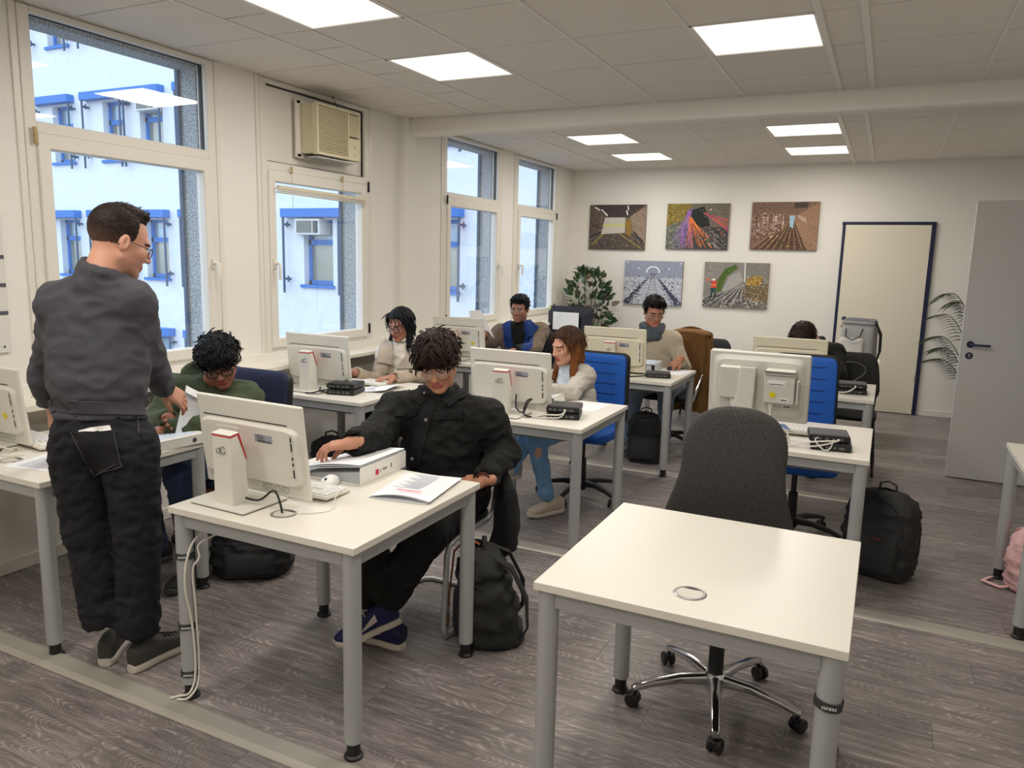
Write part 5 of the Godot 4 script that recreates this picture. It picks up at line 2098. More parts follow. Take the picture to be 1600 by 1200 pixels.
func shoe(root: Node3D, ankle: Vector3, toe: Vector3, sp: Dictionary, heel_at = null) -> void:
	# the toe joint gives the tip at sole level; the sole runs back under the ankle
	var d := toe - Vector3(ankle.x, ankle.y - 0.085, ankle.z)
	if toe.y < 0.02:
		d.y = 0.0          # the sole stands flat on the floor
	if heel_at != null:
		d = toe - heel_at
	d = d.normalized()
	var len: float = 0.285 * sp.get("shoe_size", 1.0)
	var heel: Vector3 = toe - d * len
	var up := (Vector3.UP - d * d.dot(Vector3.UP)).normalized()
	var sd := d.cross(up).normalized()
	var at := func(s: float, y: float) -> Vector3: return heel + d * (len * s) + up * y
	var so := MB.new()
	var rings := []
	for q in [[0.0, 0.020], [0.03, 0.030], [0.12, 0.036], [0.35, 0.033], [0.6, 0.043], [0.8, 0.045], [0.93, 0.034], [0.99, 0.016], [1.0, 0.004]]:
		var rise: float = 0.012 * smoothstep(0.75, 1.0, q[0])
		rings.append([at.call(q[0], 0.016 + rise), sd * q[1], up * 0.016])
	so.loft(rings, 4.0, 22)
	var uc: Color = sp.get("shoe", rgb(40, 40, 42))
	var o := part(root, "shoe", so, mat("sole_" + sp.get("sole_key", "dark"), sp.get("sole", rgb(60, 60, 60)), 0.7))
	var u := MB.new()
	rings = []
	for q in [[0.015, 0.026, 0.045, 0.08], [0.08, 0.033, 0.05, 0.095], [0.2, 0.034, 0.052, 0.1], [0.34, 0.033, 0.05, 0.092], [0.48, 0.036, 0.042, 0.075], [0.62, 0.040, 0.034, 0.06], [0.78, 0.041, 0.027, 0.048], [0.9, 0.033, 0.021, 0.04], [0.97, 0.017, 0.014, 0.033], [0.985, 0.004, 0.008, 0.028]]:
		rings.append([at.call(q[0], 0.026 + q[3] * 0.42), sd * q[1], up * (q[3] * 0.5)])
	u.loft(rings, 2.6, 22)
	part(o, "upper", u, mat("shoe_" + str(uc.to_html()), uc, 0.7))
	if sp.get("laces", true):
		var lc := MB.new()
		for k in 4:
			var s := 0.46 + k * 0.06
			var y := 0.026 + lerpf(0.078, 0.052, float(k) / 3.0) * 0.92
			lc.tube([at.call(s, y) - sd * 0.024, at.call(s + 0.015, y + 0.006), at.call(s, y) + sd * 0.024], 0.0032, 6)
		part(o, "laces", lc, mat("laces_" + sp.get("lace_key", "dark"), sp.get("lace", rgb(50, 50, 52)), 0.8))
	if sp.has("shoe_extra"):
		var stripe := MB.new()
		for sgn in [-1.0, 1.0]:
			stripe.sheet(func(a: float, b: float) -> Vector3: return at.call(lerpf(0.32, 0.62, a), 0.042 + 0.034 * (1.0 - a) * b + 0.02 * (1.0 - a)) + sd * sgn * (0.037 + 0.004 * a), 8, 3, 0.002)
		part(o, "side_panel", stripe, mat("shoe_panel", sp.shoe_extra, 0.6))
		var hl := MB.new()
		hl.loft([[at.call(-0.005, 0.07), sd * 0.03, up * 0.035], [at.call(0.06, 0.075), sd * 0.0355, up * 0.04], [at.call(0.14, 0.07), sd * 0.0365, up * 0.03]], 2.6, 18)
		part(o, "heel_counter", hl, mat("shoe_navy", rgb(22, 26, 70), 0.6))


func hair(root: Node3D, sp: Dictionary, H: Transform3D, hs: float) -> void:
	var kind: String = sp.hair
	var hc: Color = sp.hair_col
	var fine: float = sp.get("fine", 0.005) * 1.2
	var P := func(x: float, y: float, z: float) -> Vector3:
		return H * (Vector3(x, y, z) * hs)
	var lo: float = -0.14
	if kind == "long": lo = -0.36
	var F := Field.new(J_box(H, hs, lo, true), J_box(H, hs, lo, false), fine)
	var g: Basis = H.basis
	match kind:
		"crop":
			F.ell(P.call(0, 0.042, -0.022), g, Vector3(0.0815, 0.092, 0.1) * hs, 0.01)
			F.wedge(P.call(0, 0.0, 0.025), g.z, P.call(0, 0.088, 0.0), -g.y)
			F.wedge(P.call(0, 0.0, -0.005), g.z, P.call(0, 0.0, 0.0), -g.y)
			F.wedge(P.call(0, -0.055, 0.0), -g.y, P.call(0, 0, -0.5), g.z)
			F.ell(P.call(0, 0.115, 0.012), g, Vector3(0.052, 0.024, 0.058) * hs, 0.02)
		"mop":
			F.ell(P.call(0, 0.048, -0.012), g, Vector3(0.096, 0.084, 0.112) * hs, 0.02)
			F.ell(P.call(0, 0.05, 0.058), g, Vector3(0.082, 0.05, 0.05) * hs, 0.02)
			F.wedge(P.call(0, 0.0, 0.04), g.z, P.call(0, 0.026, 0.0), -g.y)
			F.wedge(P.call(0, 0.0, -0.005), g.z, P.call(0, 0.004, 0.0), -g.y)
			F.wedge(P.call(0, -0.06, 0.0), -g.y, P.call(0, 0, -0.5), g.z)
		"short":
			F.ell(P.call(0, 0.052, -0.016), g, Vector3(0.088, 0.092, 0.105) * hs, 0.02)
			F.ell(P.call(0, 0.098, 0.045), g, Vector3(0.066, 0.032, 0.045) * hs, 0.02)
			F.wedge(P.call(0, 0.0, 0.028), g.z, P.call(0, 0.066, 0.0), -g.y)
			F.wedge(P.call(0, 0.0, -0.002), g.z, P.call(0, 0.0, 0.0), -g.y)
			F.wedge(P.call(0, -0.055, 0.0), -g.y, P.call(0, 0, -0.5), g.z)
		"long":
			F.ell(P.call(0, 0.042, -0.018), g, Vector3(0.086, 0.093, 0.106) * hs, 0.02)
			F.wedge(P.call(0, 0.0, 0.022), g.z, P.call(0, 0.075, 0.0), -g.y)
			for s in [-1.0, 1.0]:
				F.cap(P.call(s * 0.055, 0.085, 0.05), P.call(s * 0.079, 0.02, 0.028), 0.018 * hs, 0.016 * hs, 0.02)
				var fall: Vector3 = P.call(s * 0.074, -0.02, -0.022)
				var end: Vector3 = fall + Vector3(0, -sp.get("hair_len", 0.16), 0) + g.x * s * 0.015 + g.z * (0.03 if s > 0 else sp.get("fall_fwd", 0.03))
				F.cap(P.call(s * 0.07, 0.05, -0.02), fall, 0.032 * hs, 0.03 * hs, 0.03)
				F.cap(fall, end, 0.033 * hs, 0.018 * hs, 0.03)
			F.cap(P.call(0, 0.02, -0.075), P.call(0, -0.02, -0.085) + Vector3(0, -sp.get("hair_len", 0.16), 0), 0.06 * hs, 0.045 * hs, 0.03)
	var S := Hull.new()
	var nz := noise(45.0 if kind != "long" else 30.0, 12, 2)
	var c2: Color = sp.get("hair_col2", hc.lightened(0.08))
	var HI := H.affine_inverse()
	var tint := func(p: Vector3) -> Color:
		var q := HI * p
		var f := nz.get_noise_3d(q.x * 1.6, q.y * 0.35, q.z * 1.6) * 0.5 + 0.5
		var c := hc.lerp(c2, clampf(f * 1.3 - 0.15, 0, 1))
		if kind == "crop":      # clipped short round the back and the sides, skin shows through
			c = c.lerp(Color(sp.skin).darkened(0.35), smoothstep(0.045, -0.045, q.y) * 0.75)
		if sp.has("hair_tip"):
			c = c.lerp(sp.hair_tip, smoothstep(0.10, -0.04, q.y))
		return lin(c)
	S.add(F, tint, nz, 0.005 if kind != "crop" else 0.002, Vector3(1, 0.3, 1) if kind == "long" else Vector3.ONE)
	var hm := part(root, "hair", S.mesh(), hair_mat())
	# locks over the surface
	var m := MB.new()
	var r := RandomNumberGenerator.new()
	r.seed = 91
	var N := S.normals()
	var cnt: int = {"crop": 500, "mop": 420, "short": 320, "long": 260}[kind]
	for k in cnt:
		var i := r.randi() % S.v.size()
		var p := S.v[i]
		var n := N[i]
		var q := (HI * p) / hs
		if kind == "crop" and (q.y < 0.06 or q.z < -0.06): continue
		var flow: Vector3
		match kind:
			"crop": flow = (g.y * 0.8 + g.z * 0.4 + n * 0.7)
			"mop": flow = (g.z * 0.9 * signf(q.z + 0.02) + g.x * signf(q.x) * 0.7 - g.y * 0.5)
			"short": flow = (g.x * 0.8 * signf(q.x + 0.02) + g.z * 0.5 - g.y * 0.3)
			_: flow = -Vector3.UP + g.x * signf(q.x) * 0.4 * smoothstep(0.02, 0.1, q.y)
		if sp.get("curly", false):
			flow += Vector3(r.randf_range(-1, 1), r.randf_range(-0.6, 0.6), r.randf_range(-1, 1)) * 1.2
		flow = (flow - n * flow.dot(n) * 0.8).normalized()
		flow = (flow + Vector3(r.randf_range(-0.4, 0.4), r.randf_range(-0.3, 0.3), r.randf_range(-0.4, 0.4)) * (1.0 if sp.get("curly", false) else 0.45)).normalized()
		var L: float = {"crop": 0.012, "mop": 0.04, "short": 0.028, "long": 0.075}[kind] * r.randf_range(0.7, 1.3) * hs
		var w: float = {"crop": 0.0014, "mop": 0.005, "short": 0.004, "long": 0.0045}[kind] * r.randf_range(0.7, 1.2)
		var lift: float = {"crop": 0.0, "mop": 0.003, "short": 0.002, "long": 0.0005}[kind]
		m.col = tint.call(p) * r.randf_range(0.8, 1.15)
		var a := p - n * w * 0.3
		var pts := [a, a + flow * L * 0.35 + n * (lift + w * 0.4), a + flow * L * 0.7 + n * lift, a + flow * L - n * (0.004 if kind != "crop" else -0.002)]
		if sp.get("curly", false):
			var sx := n.cross(flow) * L * 0.3
			pts[1] += sx
			pts[3] -= sx * 0.7
		m.tube(pts, [w * 0.7, w, w * 0.85, w * 0.2], 5, true, 0.6)
	if m.v.size():
		part(hm, "locks", m, hair_mat())


func hair_mat() -> StandardMaterial3D:
	var m := tinted("hair", 0.55)
	m.metallic_specular = 0.3
	return m


func J_box(H: Transform3D, hs: float, lo: float, low: bool) -> Vector3:
	return H.origin + (Vector3(-0.17, lo, -0.17) if low else Vector3(0.17, 0.2, 0.17)) * hs


func glasses(root: Node3D, sp: Dictionary, H: Transform3D, hs: float) -> void:
	var m := MB.new()
	var r: float = sp.get("rim", 0.0022)
	var P := func(x: float, y: float, z: float) -> Vector3:
		return H * (Vector3(x, y, z) * hs)
	var lens := MB.new()
	for s in [-1.0, 1.0]:
		var pts := []
		for k in 21:
			var a := TAU * k / 20.0
			var ca := cos(a)
			var sa := sin(a)
			pts.append(P.call(s * 0.034 + 0.026 * signf(ca) * pow(absf(ca), 0.75), -0.008 + 0.0195 * signf(sa) * pow(absf(sa), 0.8), 0.106 - 0.01 * absf(s * 0.034 + 0.026 * ca) / 0.06))
		m.tube(pts, r, 6, false)
		m.tube([P.call(s * 0.06, -0.002, 0.098), P.call(s * 0.077, 0.0, 0.086), P.call(s * 0.083, 0.004, 0.02), P.call(s * 0.083, -0.002, -0.015), P.call(s * 0.08, -0.02, -0.03)], r * 0.9, 6)
		for k in 20:
			lens.tri(P.call(s * 0.034, -0.008, 0.103), pts[k], pts[k + 1], H.basis.z)
	m.tube([P.call(-0.01, -0.003, 0.106), P.call(0, 0.0, 0.110), P.call(0.01, -0.003, 0.106)], r, 6)
	var g := part(root, "glasses", m, mat("rim_" + sp.glasses.to_html(), sp.glasses, 0.35, sp.get("rim_metal", 0.0)))
	part(g, "lens", lens, mats.glass)


func plain(c: Color) -> Callable:
	var l := lin(c)
	return func(_q, _p): return l


func button(parent: Node3D, h: Hull, u: float, v: float, r: float, m: Material, called := "button") -> void:
	var hit := on_hull(h, h.normals(), u, v)
	var n: Vector3 = hit[1]
	var x := n.cross(Vector3.UP).normalized()
	var b := MB.new()
	b.at(hit[0] + n * 0.004, Basis(x, n, x.cross(n)))
	b.lathe([Vector2(0, -0.004), Vector2(r, -0.004), Vector2(r, 0.002), Vector2(r * 0.75, 0.004), Vector2(r * 0.6, 0.003), Vector2(0, 0.003)], 14)
	part(parent, called, b, m)


func px(a: Array) -> Array:
	var out := []
	for p in a:
		out.append(Vector2(p[0], p[1]))
	return out


func build_people() -> void:
	var fl := func(u: float, v: float) -> Vector3: return on_y(u, v, 0.0)
	standing_person(fl)
	hoodie_person()
	jacket_person()
	coat_person()
	knit_person(fl)
	blue_person()
	scarf_person()
	bent_person()


func standing_person(fl: Callable) -> void:
	var o := person({
		"label": "standing person in a dark grey sweatshirt and black jeans, seen from behind, wearing glasses", "skin": rgb(214, 158, 134), "hair": "crop", "hair_col": rgb(34, 25, 21), "fine": 0.0042, "cloth": 0.0105, "hand_cell": 0.004, "dark": true,
		"face": Vector3(0.30, -0.34, -0.90), "head_up": Vector3(0.05, 1, -0.12), "chest_fwd": Vector3(-0.49, 0, -0.87), "stubble": 0.3, "glasses": rgb(28, 28, 30), "rim": 0.0016, "eyes_down": false,
		"top": plain(rgb(74, 75, 80)), "top_name": "sweatshirt", "trousers": rgb(26, 26, 29), "collar": 0.011, "bulk": 1.06, "sleeve": 1.12, "leg": 1.12, "ankle": 1.25, "fold": 0.009, "fold_freq": 6.0, "leg_fold": 0.009,
		"shoe": rgb(66, 66, 62), "sole": rgb(206, 198, 186), "sole_key": "pale", "shoe_size": 1.12, "head_size": 1.03, "lace": rgb(40, 40, 40), "hem": at_r(155, 650, 3.22), "neck_cut": 0.03, "hem_drop": 0.05,
		"hand_r": [Vector3(0.25, -0.6, -0.76), Vector3(0.85, 0.4, 0.1), [0.45, 0.5, 0.55, 0.65, 0.6], 0.35],
		"hand_l": [Vector3(-0.35, -0.25, -0.9), Vector3(-0.2, 0.95, 0.2), [0.15, 0.15, 0.2, 0.2, 0.1], 0.2],
		"j": {
			"head": at_r(188, 378, 3.26), "neck": at_r(160, 426, 3.23), "sl": at_r(98, 476, 3.32), "sr": at_r(206, 474, 3.20),
			"el": at_r(76, 588, 3.46), "wl": at_r(92, 694, 3.64), "er": at_r(228, 552, 3.30), "wr": at_r(255, 606, 3.50),
			"chest": at_r(154, 532, 3.26), "belly": at_r(154, 595, 3.24), "pelvis": at_r(160, 676, 3.22), "hl": at_r(124, 708, 3.26), "hr": at_r(202, 704, 3.16), "kl": at_r(136, 830, 3.26), "kr": at_r(216, 836, 3.14),
			"al": at_r(160, 952, 3.22), "ar": at_r(216, 968, 3.14), "tl": fl.call(206, 982), "tr": fl.call(310, 998),
		}})
	var top: Hull = hulls[o][0]
	var leg: Hull = hulls[o][1]
	var hem := patch(top, px([[76, 624], [232, 630], [232, 649], [78, 644]]), 22, 3, 0.003, 0.008)
	part(o, "waist_band", hem, mat("rib_grey", rgb(72, 73, 78), 0.95))
	var denim := mat("denim_pocket", rgb(24, 24, 27), 0.9)
	var pk := patch(leg, px([[112, 674], [176, 672], [192, 728], [146, 744]]), 10, 10, 0.004, 0.004)
	var pp := part(o, "back_pocket", pk, denim)
	var card := patch(leg, px([[124, 673], [171, 664], [174, 673], [124, 675]]), 5, 2, 0.006, 0.002)
	part(o, "card_in_pocket", card, mats.label_white)
	var st := mat("grey_stitch", rgb(84, 84, 88), 0.9)
	var lines := [[[112, 675], [146, 742]], [[146, 742], [191, 728]], [[191, 728], [177, 674]], [[80, 652], [228, 656]], [[214, 652], [216, 678]], [[150, 742], [186, 722]]]
	var N := leg.normals()
	for l in lines:
		var pts := []
		for k in 9:
			var u := lerpf(l[0][0], l[1][0], k / 8.0)
			var v := lerpf(l[0][1], l[1][1], k / 8.0)
			var hit := on_hull(leg, N, u, v)
			pts.append(hit[0] + hit[1] * 0.0065)
		var m := MB.new()
		m.tube(pts, 0.0016, 5)
		part(pp, "stitching", m, st)
	var belt := patch(leg, px([[84, 644], [228, 650], [228, 656], [84, 652]]), 16, 2, 0.006, 0.006)
	part(o, "waistband", belt, denim)


func hoodie_person() -> void:
	var o := person({
		"label": "person in a green hoodie and dark glasses bending over a table, holding up a sheet", "skin": rgb(168, 112, 90), "hair": "mop", "curly": true, "hair_col": rgb(13, 13, 15), "hair_col2": rgb(34, 33, 36), "fine": 0.0045, "cloth": 0.012, "hand_cell": 0.0045,
		"face": Vector3(0.66, -0.44, 0.62), "head_up": Vector3(0.05, 1, 0.3), "chest_fwd": Vector3(0.35, -0.3, 0.93), "glasses": rgb(24, 20, 20), "rim": 0.0028, "stubble": 0.12, "head_size": 1.04,
		"top": plain(rgb(62, 74, 52)), "top_name": "hoodie", "trousers": rgb(34, 52, 82), "collar": 0.03, "collar_rise": 0.03, "bulk": 1.14, "sleeve": 1.15, "shoe": rgb(30, 30, 32), "fold": 0.010,
		"hand_r": [Vector3(0.55, 0.05, 0.6), Vector3(0.2, -0.2, 0.9), [0.15, 0.12, 0.15, 0.25, 0.25], 0.5],
		"j": {
			"head": at_r(342, 564, 4.16), "neck": at_r(330, 610, 4.26), "sl": at_r(384, 624, 4.20), "sr": at_r(276, 612, 4.34), "chest": at_r(330, 662, 4.28), "belly": at_r(330, 735, 4.42),
			"el": Vector3(-2.93, 0.80, -2.66), "wl": Vector3(-3.02, 0.79, -2.44), "er": at_r(244, 664, 4.22), "wr": at_r(264, 655, 4.0),
			"pelvis": Vector3(-3.22, 0.56, -3.02), "hl": Vector3(-3.12, 0.55, -2.98), "hr": Vector3(-3.32, 0.55, -2.98), "kl": Vector3(-3.02, 0.56, -2.52), "kr": Vector3(-3.34, 0.56, -2.55),
			"al": Vector3(-2.98, 0.12, -2.55), "ar": Vector3(-3.34, 0.12, -2.62), "tl": Vector3(-2.95, 0.0, -2.36), "tr": Vector3(-3.36, 0.0, -2.42),
		}})
	# the hood lying open behind the neck
	var nk := at_r(322, 592, 4.34)
	var H := Hull.new()
	var F := Field.new(nk - Vector3.ONE * 0.2, nk + Vector3.ONE * 0.2, 0.009)
	var B := frame_of(Vector3(0.6, 0.25, 0.7), Vector3.UP)
	F.ell(nk + B * Vector3(0.0, 0.0, 0.01), B, Vector3(0.13, 0.105, 0.10), 0.02)
	F.ell(nk + B * Vector3(0.0, 0.03, 0.075), B, Vector3(0.105, 0.095, 0.10), 0.015, true)
	H.add(F, func(_p): return lin(rgb(60, 72, 52)), noise(7.0, 8, 2), 0.006)
	part(o, "hood", H.mesh(), tinted("cloth", 0.9, 0.15))


func jacket_person() -> void:
	var o := person({
		"label": "person in a black buttoned jacket and rimless glasses leafing through a white ring binder", "skin": rgb(196, 140, 112), "hair": "mop", "hair_col": rgb(17, 14, 13), "hair_col2": rgb(62, 42, 33), "fine": 0.0036, "cloth": 0.0105, "hand_cell": 0.0035, "dark": true,
		"face": Vector3(0.34, -0.40, 0.84), "head_up": Vector3(0, 1, 0.3), "chest_fwd": Vector3(0.42, -0.05, 0.9), "glasses": rgb(196, 176, 150), "rim": 0.0011, "rim_metal": 0.6, "lips": rgb(190, 104, 98), "head_size": 1.03,
		"top": plain(rgb(19, 19, 20)), "top_name": "jacket", "trousers": rgb(15, 15, 17), "collar": 0.016, "collar_rise": 0.035, "bulk": 1.12, "sleeve": 1.2, "leg": 1.1, "ankle": 1.45, "fold": 0.012, "fold_freq": 7.0,
		"shoe": rgb(30, 34, 88), "sole": rgb(220, 212, 198), "sole_key": "cream", "shoe_extra": rgb(214, 206, 198), "heel_l": at_r(634, 968, 3.04), "lace": rgb(206, 196, 186), "lace_key": "pale",
		"hand_r": [Vector3(-0.80, -0.12, 0.48), Vector3(-0.1, 0.95, 0.2), [0.45, 0.5, 0.62, 0.7, 0.5], 0.6],
		"hand_l": [Vector3(-0.75, -0.15, 0.1), Vector3(0.1, 0.9, 0.5), [0.4, 0.4, 0.45, 0.5, 0.4], 0.3],
		"j": {
			"head": at_r(684, 564, 3.40), "neck": at_r(686, 618, 3.47), "sl": at_r(760, 656, 3.42), "sr": at_r(620, 644, 3.50), "chest": at_r(694, 700, 3.46), "belly": at_r(700, 770, 3.46),
			"el": at_r(788, 708, 3.42), "wl": at_r(757, 750, 3.18), "er": at_r(586, 682, 3.28), "wr": at_r(551, 692, 3.12),
			"pelvis": Vector3(-1.76, 0.53, -2.93), "hl": Vector3(-1.67, 0.53, -2.88), "hr": Vector3(-1.87, 0.53, -2.86), "kl": at_r(668, 838, 3.02), "kr": at_r(580, 806, 3.0),
			"al": at_r(610, 918, 3.05), "ar": at_r(574, 918, 3.12), "tl": on_y(527, 1014, 0.02), "tr": on_y(546, 990, 0.0),
		}})
	var top: Hull = hulls[o][0]
	var blk := mat("black_denim", rgb(17, 17, 18), 0.9)
	for q in [[664, 614], [686, 617]]:
		button(o, top, q[0], q[1], 0.005, mats.silver, "collar_button")
	for q in [[673, 632], [666, 656], [656, 686], [645, 717]]:
		button(o, top, q[0], q[1], 0.0085, mats.silver)
	var f1 := patch(top, px([[614, 636], [652, 638], [650, 650], [616, 652]]), 8, 4, 0.008, 0.006)
	part(o, "pocket_flap", f1, blk)
	var f2 := patch(top, px([[677, 643], [722, 640], [722, 654], [678, 656]]), 8, 4, 0.008, 0.006)
	part(o, "pocket_flap", f2, blk)
	button(o, top, 699, 650, 0.0085, mats.silver)
	var pl := patch(top, px([[664, 624], [682, 626], [654, 730], [636, 728]]), 4, 16, 0.005, 0.005)
	part(o, "button_placket", pl, blk)
	var c1 := patch(top, px([[655, 612], [668, 626], [656, 634], [640, 622]]), 5, 5, 0.012, 0.006)
	part(o, "collar_flap", c1, blk)
	var c2 := patch(top, px([[690, 624], [722, 606], [728, 620], [702, 636]]), 5, 5, 0.012, 0.006)
	part(o, "collar_flap", c2, blk)
	# beads round the left wrist
	var w := at_r(757, 748, 3.175)
	var bm := MB.new()
	var ax := (at_r(788, 708, 3.42) - w).normalized()
	var x := ax.cross(Vector3.UP).normalized()
	var y := ax.cross(x)
	for k in 18:
		var a := TAU * k / 18.0
		bm.ball(w - ax * 0.012 + (x * cos(a) + y * sin(a)) * 0.031, Vector3.ONE * 0.0058, 8, 6)
	part(o, "bead_bracelet", bm, mat("red_beads", rgb(92, 30, 26), 0.4))


func coat_person() -> void:
	var o := person({
		"label": "person with shoulder-length black hair and glasses in a beige coat over a white turtleneck", "skin": rgb(182, 130, 106), "hair": "long", "hair_col": rgb(14, 14, 16), "hair_col2": rgb(34, 35, 40), "hair_len": 0.135, "fine": 0.0048, "cloth": 0.0125,
		"face": Vector3(-0.10, -0.28, 0.95), "chest_fwd": Vector3(0.15, 0, 1), "glasses": rgb(44, 22, 34), "rim": 0.0026, "lips": rgb(150, 74, 72),
		"top": func(q: Vector3, _p: Vector3) -> Color:
			if q.z > 0.0 and absf(q.x) < 0.055 + 0.12 * clampf(q.y, -0.2, 0.1) or q.y > 0.155: return lin(rgb(236, 230, 216))
			return lin(rgb(178, 162, 144)),
		"top_name": "coat", "trousers": rgb(24, 24, 28), "collar": 0.02, "collar_rise": 0.06, "sleeve": 1.05, "shoe": rgb(30, 30, 32), "head_size": 0.99, "bulk": 0.96,
		"j": {
			"head": at_r(626, 507, 5.90), "neck": at_r(631, 537, 5.95), "sl": at_r(666, 560, 5.92), "sr": at_r(604, 552, 5.98), "chest": at_r(638, 584, 5.96),
			"el": Vector3(-3.0, 0.76, -4.72), "wl": Vector3(-3.1, 0.78, -4.45), "er": at_r(588, 598, 5.90), "wr": Vector3(-3.42, 0.79, -4.42),
			"pelvis": Vector3(-3.3, 0.54, -5.0), "hl": Vector3(-3.2, 0.54, -4.95), "hr": Vector3(-3.4, 0.54, -4.95), "kl": Vector3(-3.18, 0.55, -4.5), "kr": Vector3(-3.4, 0.55, -4.5),
			"al": Vector3(-3.15, 0.11, -4.5), "ar": Vector3(-3.42, 0.11, -4.55), "tl": Vector3(-3.13, 0, -4.3), "tr": Vector3(-3.43, 0, -4.35),
		}})
	var top: Hull = hulls[o][0]
	var bg := mat("beige_wool", rgb(196, 182, 168), 0.95)
	var l1 := patch(top, px([[596, 530], [614, 534], [616, 570], [590, 566]]), 7, 8, 0.012, 0.008)
	part(o, "lapel", l1, bg)
	var l2 := patch(top, px([[644, 540], [664, 546], [652, 576], [620, 576]]), 8, 8, 0.012, 0.008)
	part(o, "lapel", l2, bg)
	for q in [[600, 538], [600, 561]]:
		button(o, top, q[0], q[1], 0.008, mats.print_dark)
	button(o, top, 642, 581, 0.014, mats.black_plastic)


func knit_person(fl: Callable) -> void:
	var rip := at_r(841, 706, 4.60)
	person({
		"label": "person with long brown hair in a light grey knitted sweater and ripped light jeans", "skin": rgb(210, 154, 126), "hair": "long", "hair_col": rgb(42, 27, 20), "hair_col2": rgb(74, 46, 30), "hair_tip": rgb(120, 74, 42), "hair_len": 0.2, "fall_fwd": 0.06, "fine": 0.0048, "cloth": 0.0115,
		"face": Vector3(-0.56, -0.20, 0.80), "chest_fwd": Vector3(-0.25, 0, 0.97), "lips": rgb(176, 70, 78), "head_size": 1.0,
		"top": func(q: Vector3, _p: Vector3) -> Color:
			if q.z > 0.03 and absf(q.x) < 0.05 + 0.2 * clampf(q.y, 0.0, 0.3) and q.y > 0.02: return lin(rgb(222, 230, 242))
			return lin(rgb(192, 186, 176)),
		"top_name": "knit_sweater", "trousers": rgb(104, 148, 190), "collar": 0.012, "sleeve": 1.0, "shoe": rgb(196, 182, 164), "sole": rgb(206, 198, 186), "sole_key": "pale2", "lace": rgb(220, 214, 204), "lace_key": "pale", "bulk": 0.93, "leg": 0.86, "fold": 0.007, "fold_squash": Vector3(0.8, 3.0, 0.8),
		"leg_col": func(p: Vector3) -> Color:
			var q := p - rip
			if Vector3(q.x, q.y * 0.45, q.z).length() < 0.024: return lin(rgb(206, 164, 140))
			return lin(rgb(110, 154, 196)),
		"j": {
			"head": at_r(886, 541, 5.10), "neck": at_r(893, 574, 5.16), "sl": at_r(912, 588, 5.10), "sr": at_r(872, 594, 5.26), "chest": at_r(897, 620, 5.18), "belly": at_r(900, 655, 5.20),
			"el": at_r(893, 614, 4.92), "wl": at_r(846, 610, 4.72), "er": Vector3(-2.13, 0.80, -4.80), "wr": Vector3(-2.12, 0.79, -4.52),
			"pelvis": Vector3(-1.82, 0.57, -4.90), "hl": Vector3(-1.74, 0.57, -4.86), "hr": Vector3(-1.92, 0.57, -4.86), "kl": at_r(838, 688, 4.64), "kr": at_r(828, 676, 4.72),
			"al": at_r(853, 768, 4.74), "ar": at_r(799, 728, 4.66), "tl": fl.call(824, 811), "tr": at_r(776, 752, 4.5),
		}})


func blue_person() -> void:
	var o := person({
		"label": "person with a moustache in a blue and brown jacket, holding a sheet of paper", "skin": rgb(184, 132, 110), "hair": "short", "curly": true, "hair_col": rgb(13, 13, 15), "hair_col2": rgb(30, 30, 33), "fine": 0.0052, "cloth": 0.0135, "hand_cell": 0.006,
		"face": Vector3(0.10, -0.08, 0.98), "chest_fwd": Vector3(0.35, 0, 0.94), "glasses": rgb(150, 130, 126), "rim": 0.0012, "stubble": 0.5, "eyes_down": false, "head_size": 1.02,
		"top": func(q: Vector3, _p: Vector3) -> Color:
			if q.z > 0.0 and absf(q.x) < 0.055 + 0.08 * clampf(q.y, -0.1, 0.2): return lin(rgb(14, 13, 14))
			if absf(q.x) < 0.15 and q.z > -0.02 and (q.y > 0.0 or absf(q.x) < 0.12): return lin(rgb(22, 56, 124))
			if q.y < -0.04: return lin(rgb(20, 44, 100))
			return lin(rgb(124, 108, 94)),
		"top_name": "jacket", "trousers": rgb(30, 30, 34), "collar": 0.02, "collar_rise": 0.02, "sleeve": 1.2, "shoe": rgb(30, 30, 32), "bulk": 1.08,
		"j": {
			"head": at_r(812, 483, 7.46), "neck": at_r(814, 508, 7.52), "sl": at_r(844, 518, 7.46), "sr": at_r(782, 520, 7.56), "chest": at_r(813, 540, 7.52),
			"el": Vector3(-2.98, 0.79, -6.62), "wl": Vector3(-3.08, 0.79, -6.36), "er": at_r(766, 538, 7.46), "wr": at_r(757, 524, 7.2),
			"pelvis": Vector3(-3.22, 0.55, -6.95), "hl": Vector3(-3.12, 0.55, -6.9), "hr": Vector3(-3.32, 0.55, -6.9), "kl": Vector3(-3.1, 0.55, -6.45), "kr": Vector3(-3.34, 0.55, -6.45),
			"al": Vector3(-3.1, 0.11, -6.5), "ar": Vector3(-3.34, 0.11, -6.5), "tl": Vector3(-3.08, 0, -6.3), "tr": Vector3(-3.35, 0, -6.3),
		}})
	var top: Hull = hulls[o][0]
	var bl := mat("blue_shell", rgb(20, 56, 128), 0.8)
	var l1 := patch(top, px([[786, 508], [799, 500], [800, 532], [790, 524]]), 6, 7, 0.012, 0.008)
	part(o, "jacket_collar", l1, bl)
	var l2 := patch(top, px([[826, 500], [842, 512], [832, 526], [820, 530]]), 6, 7, 0.012, 0.008)
	part(o, "jacket_collar", l2, bl)


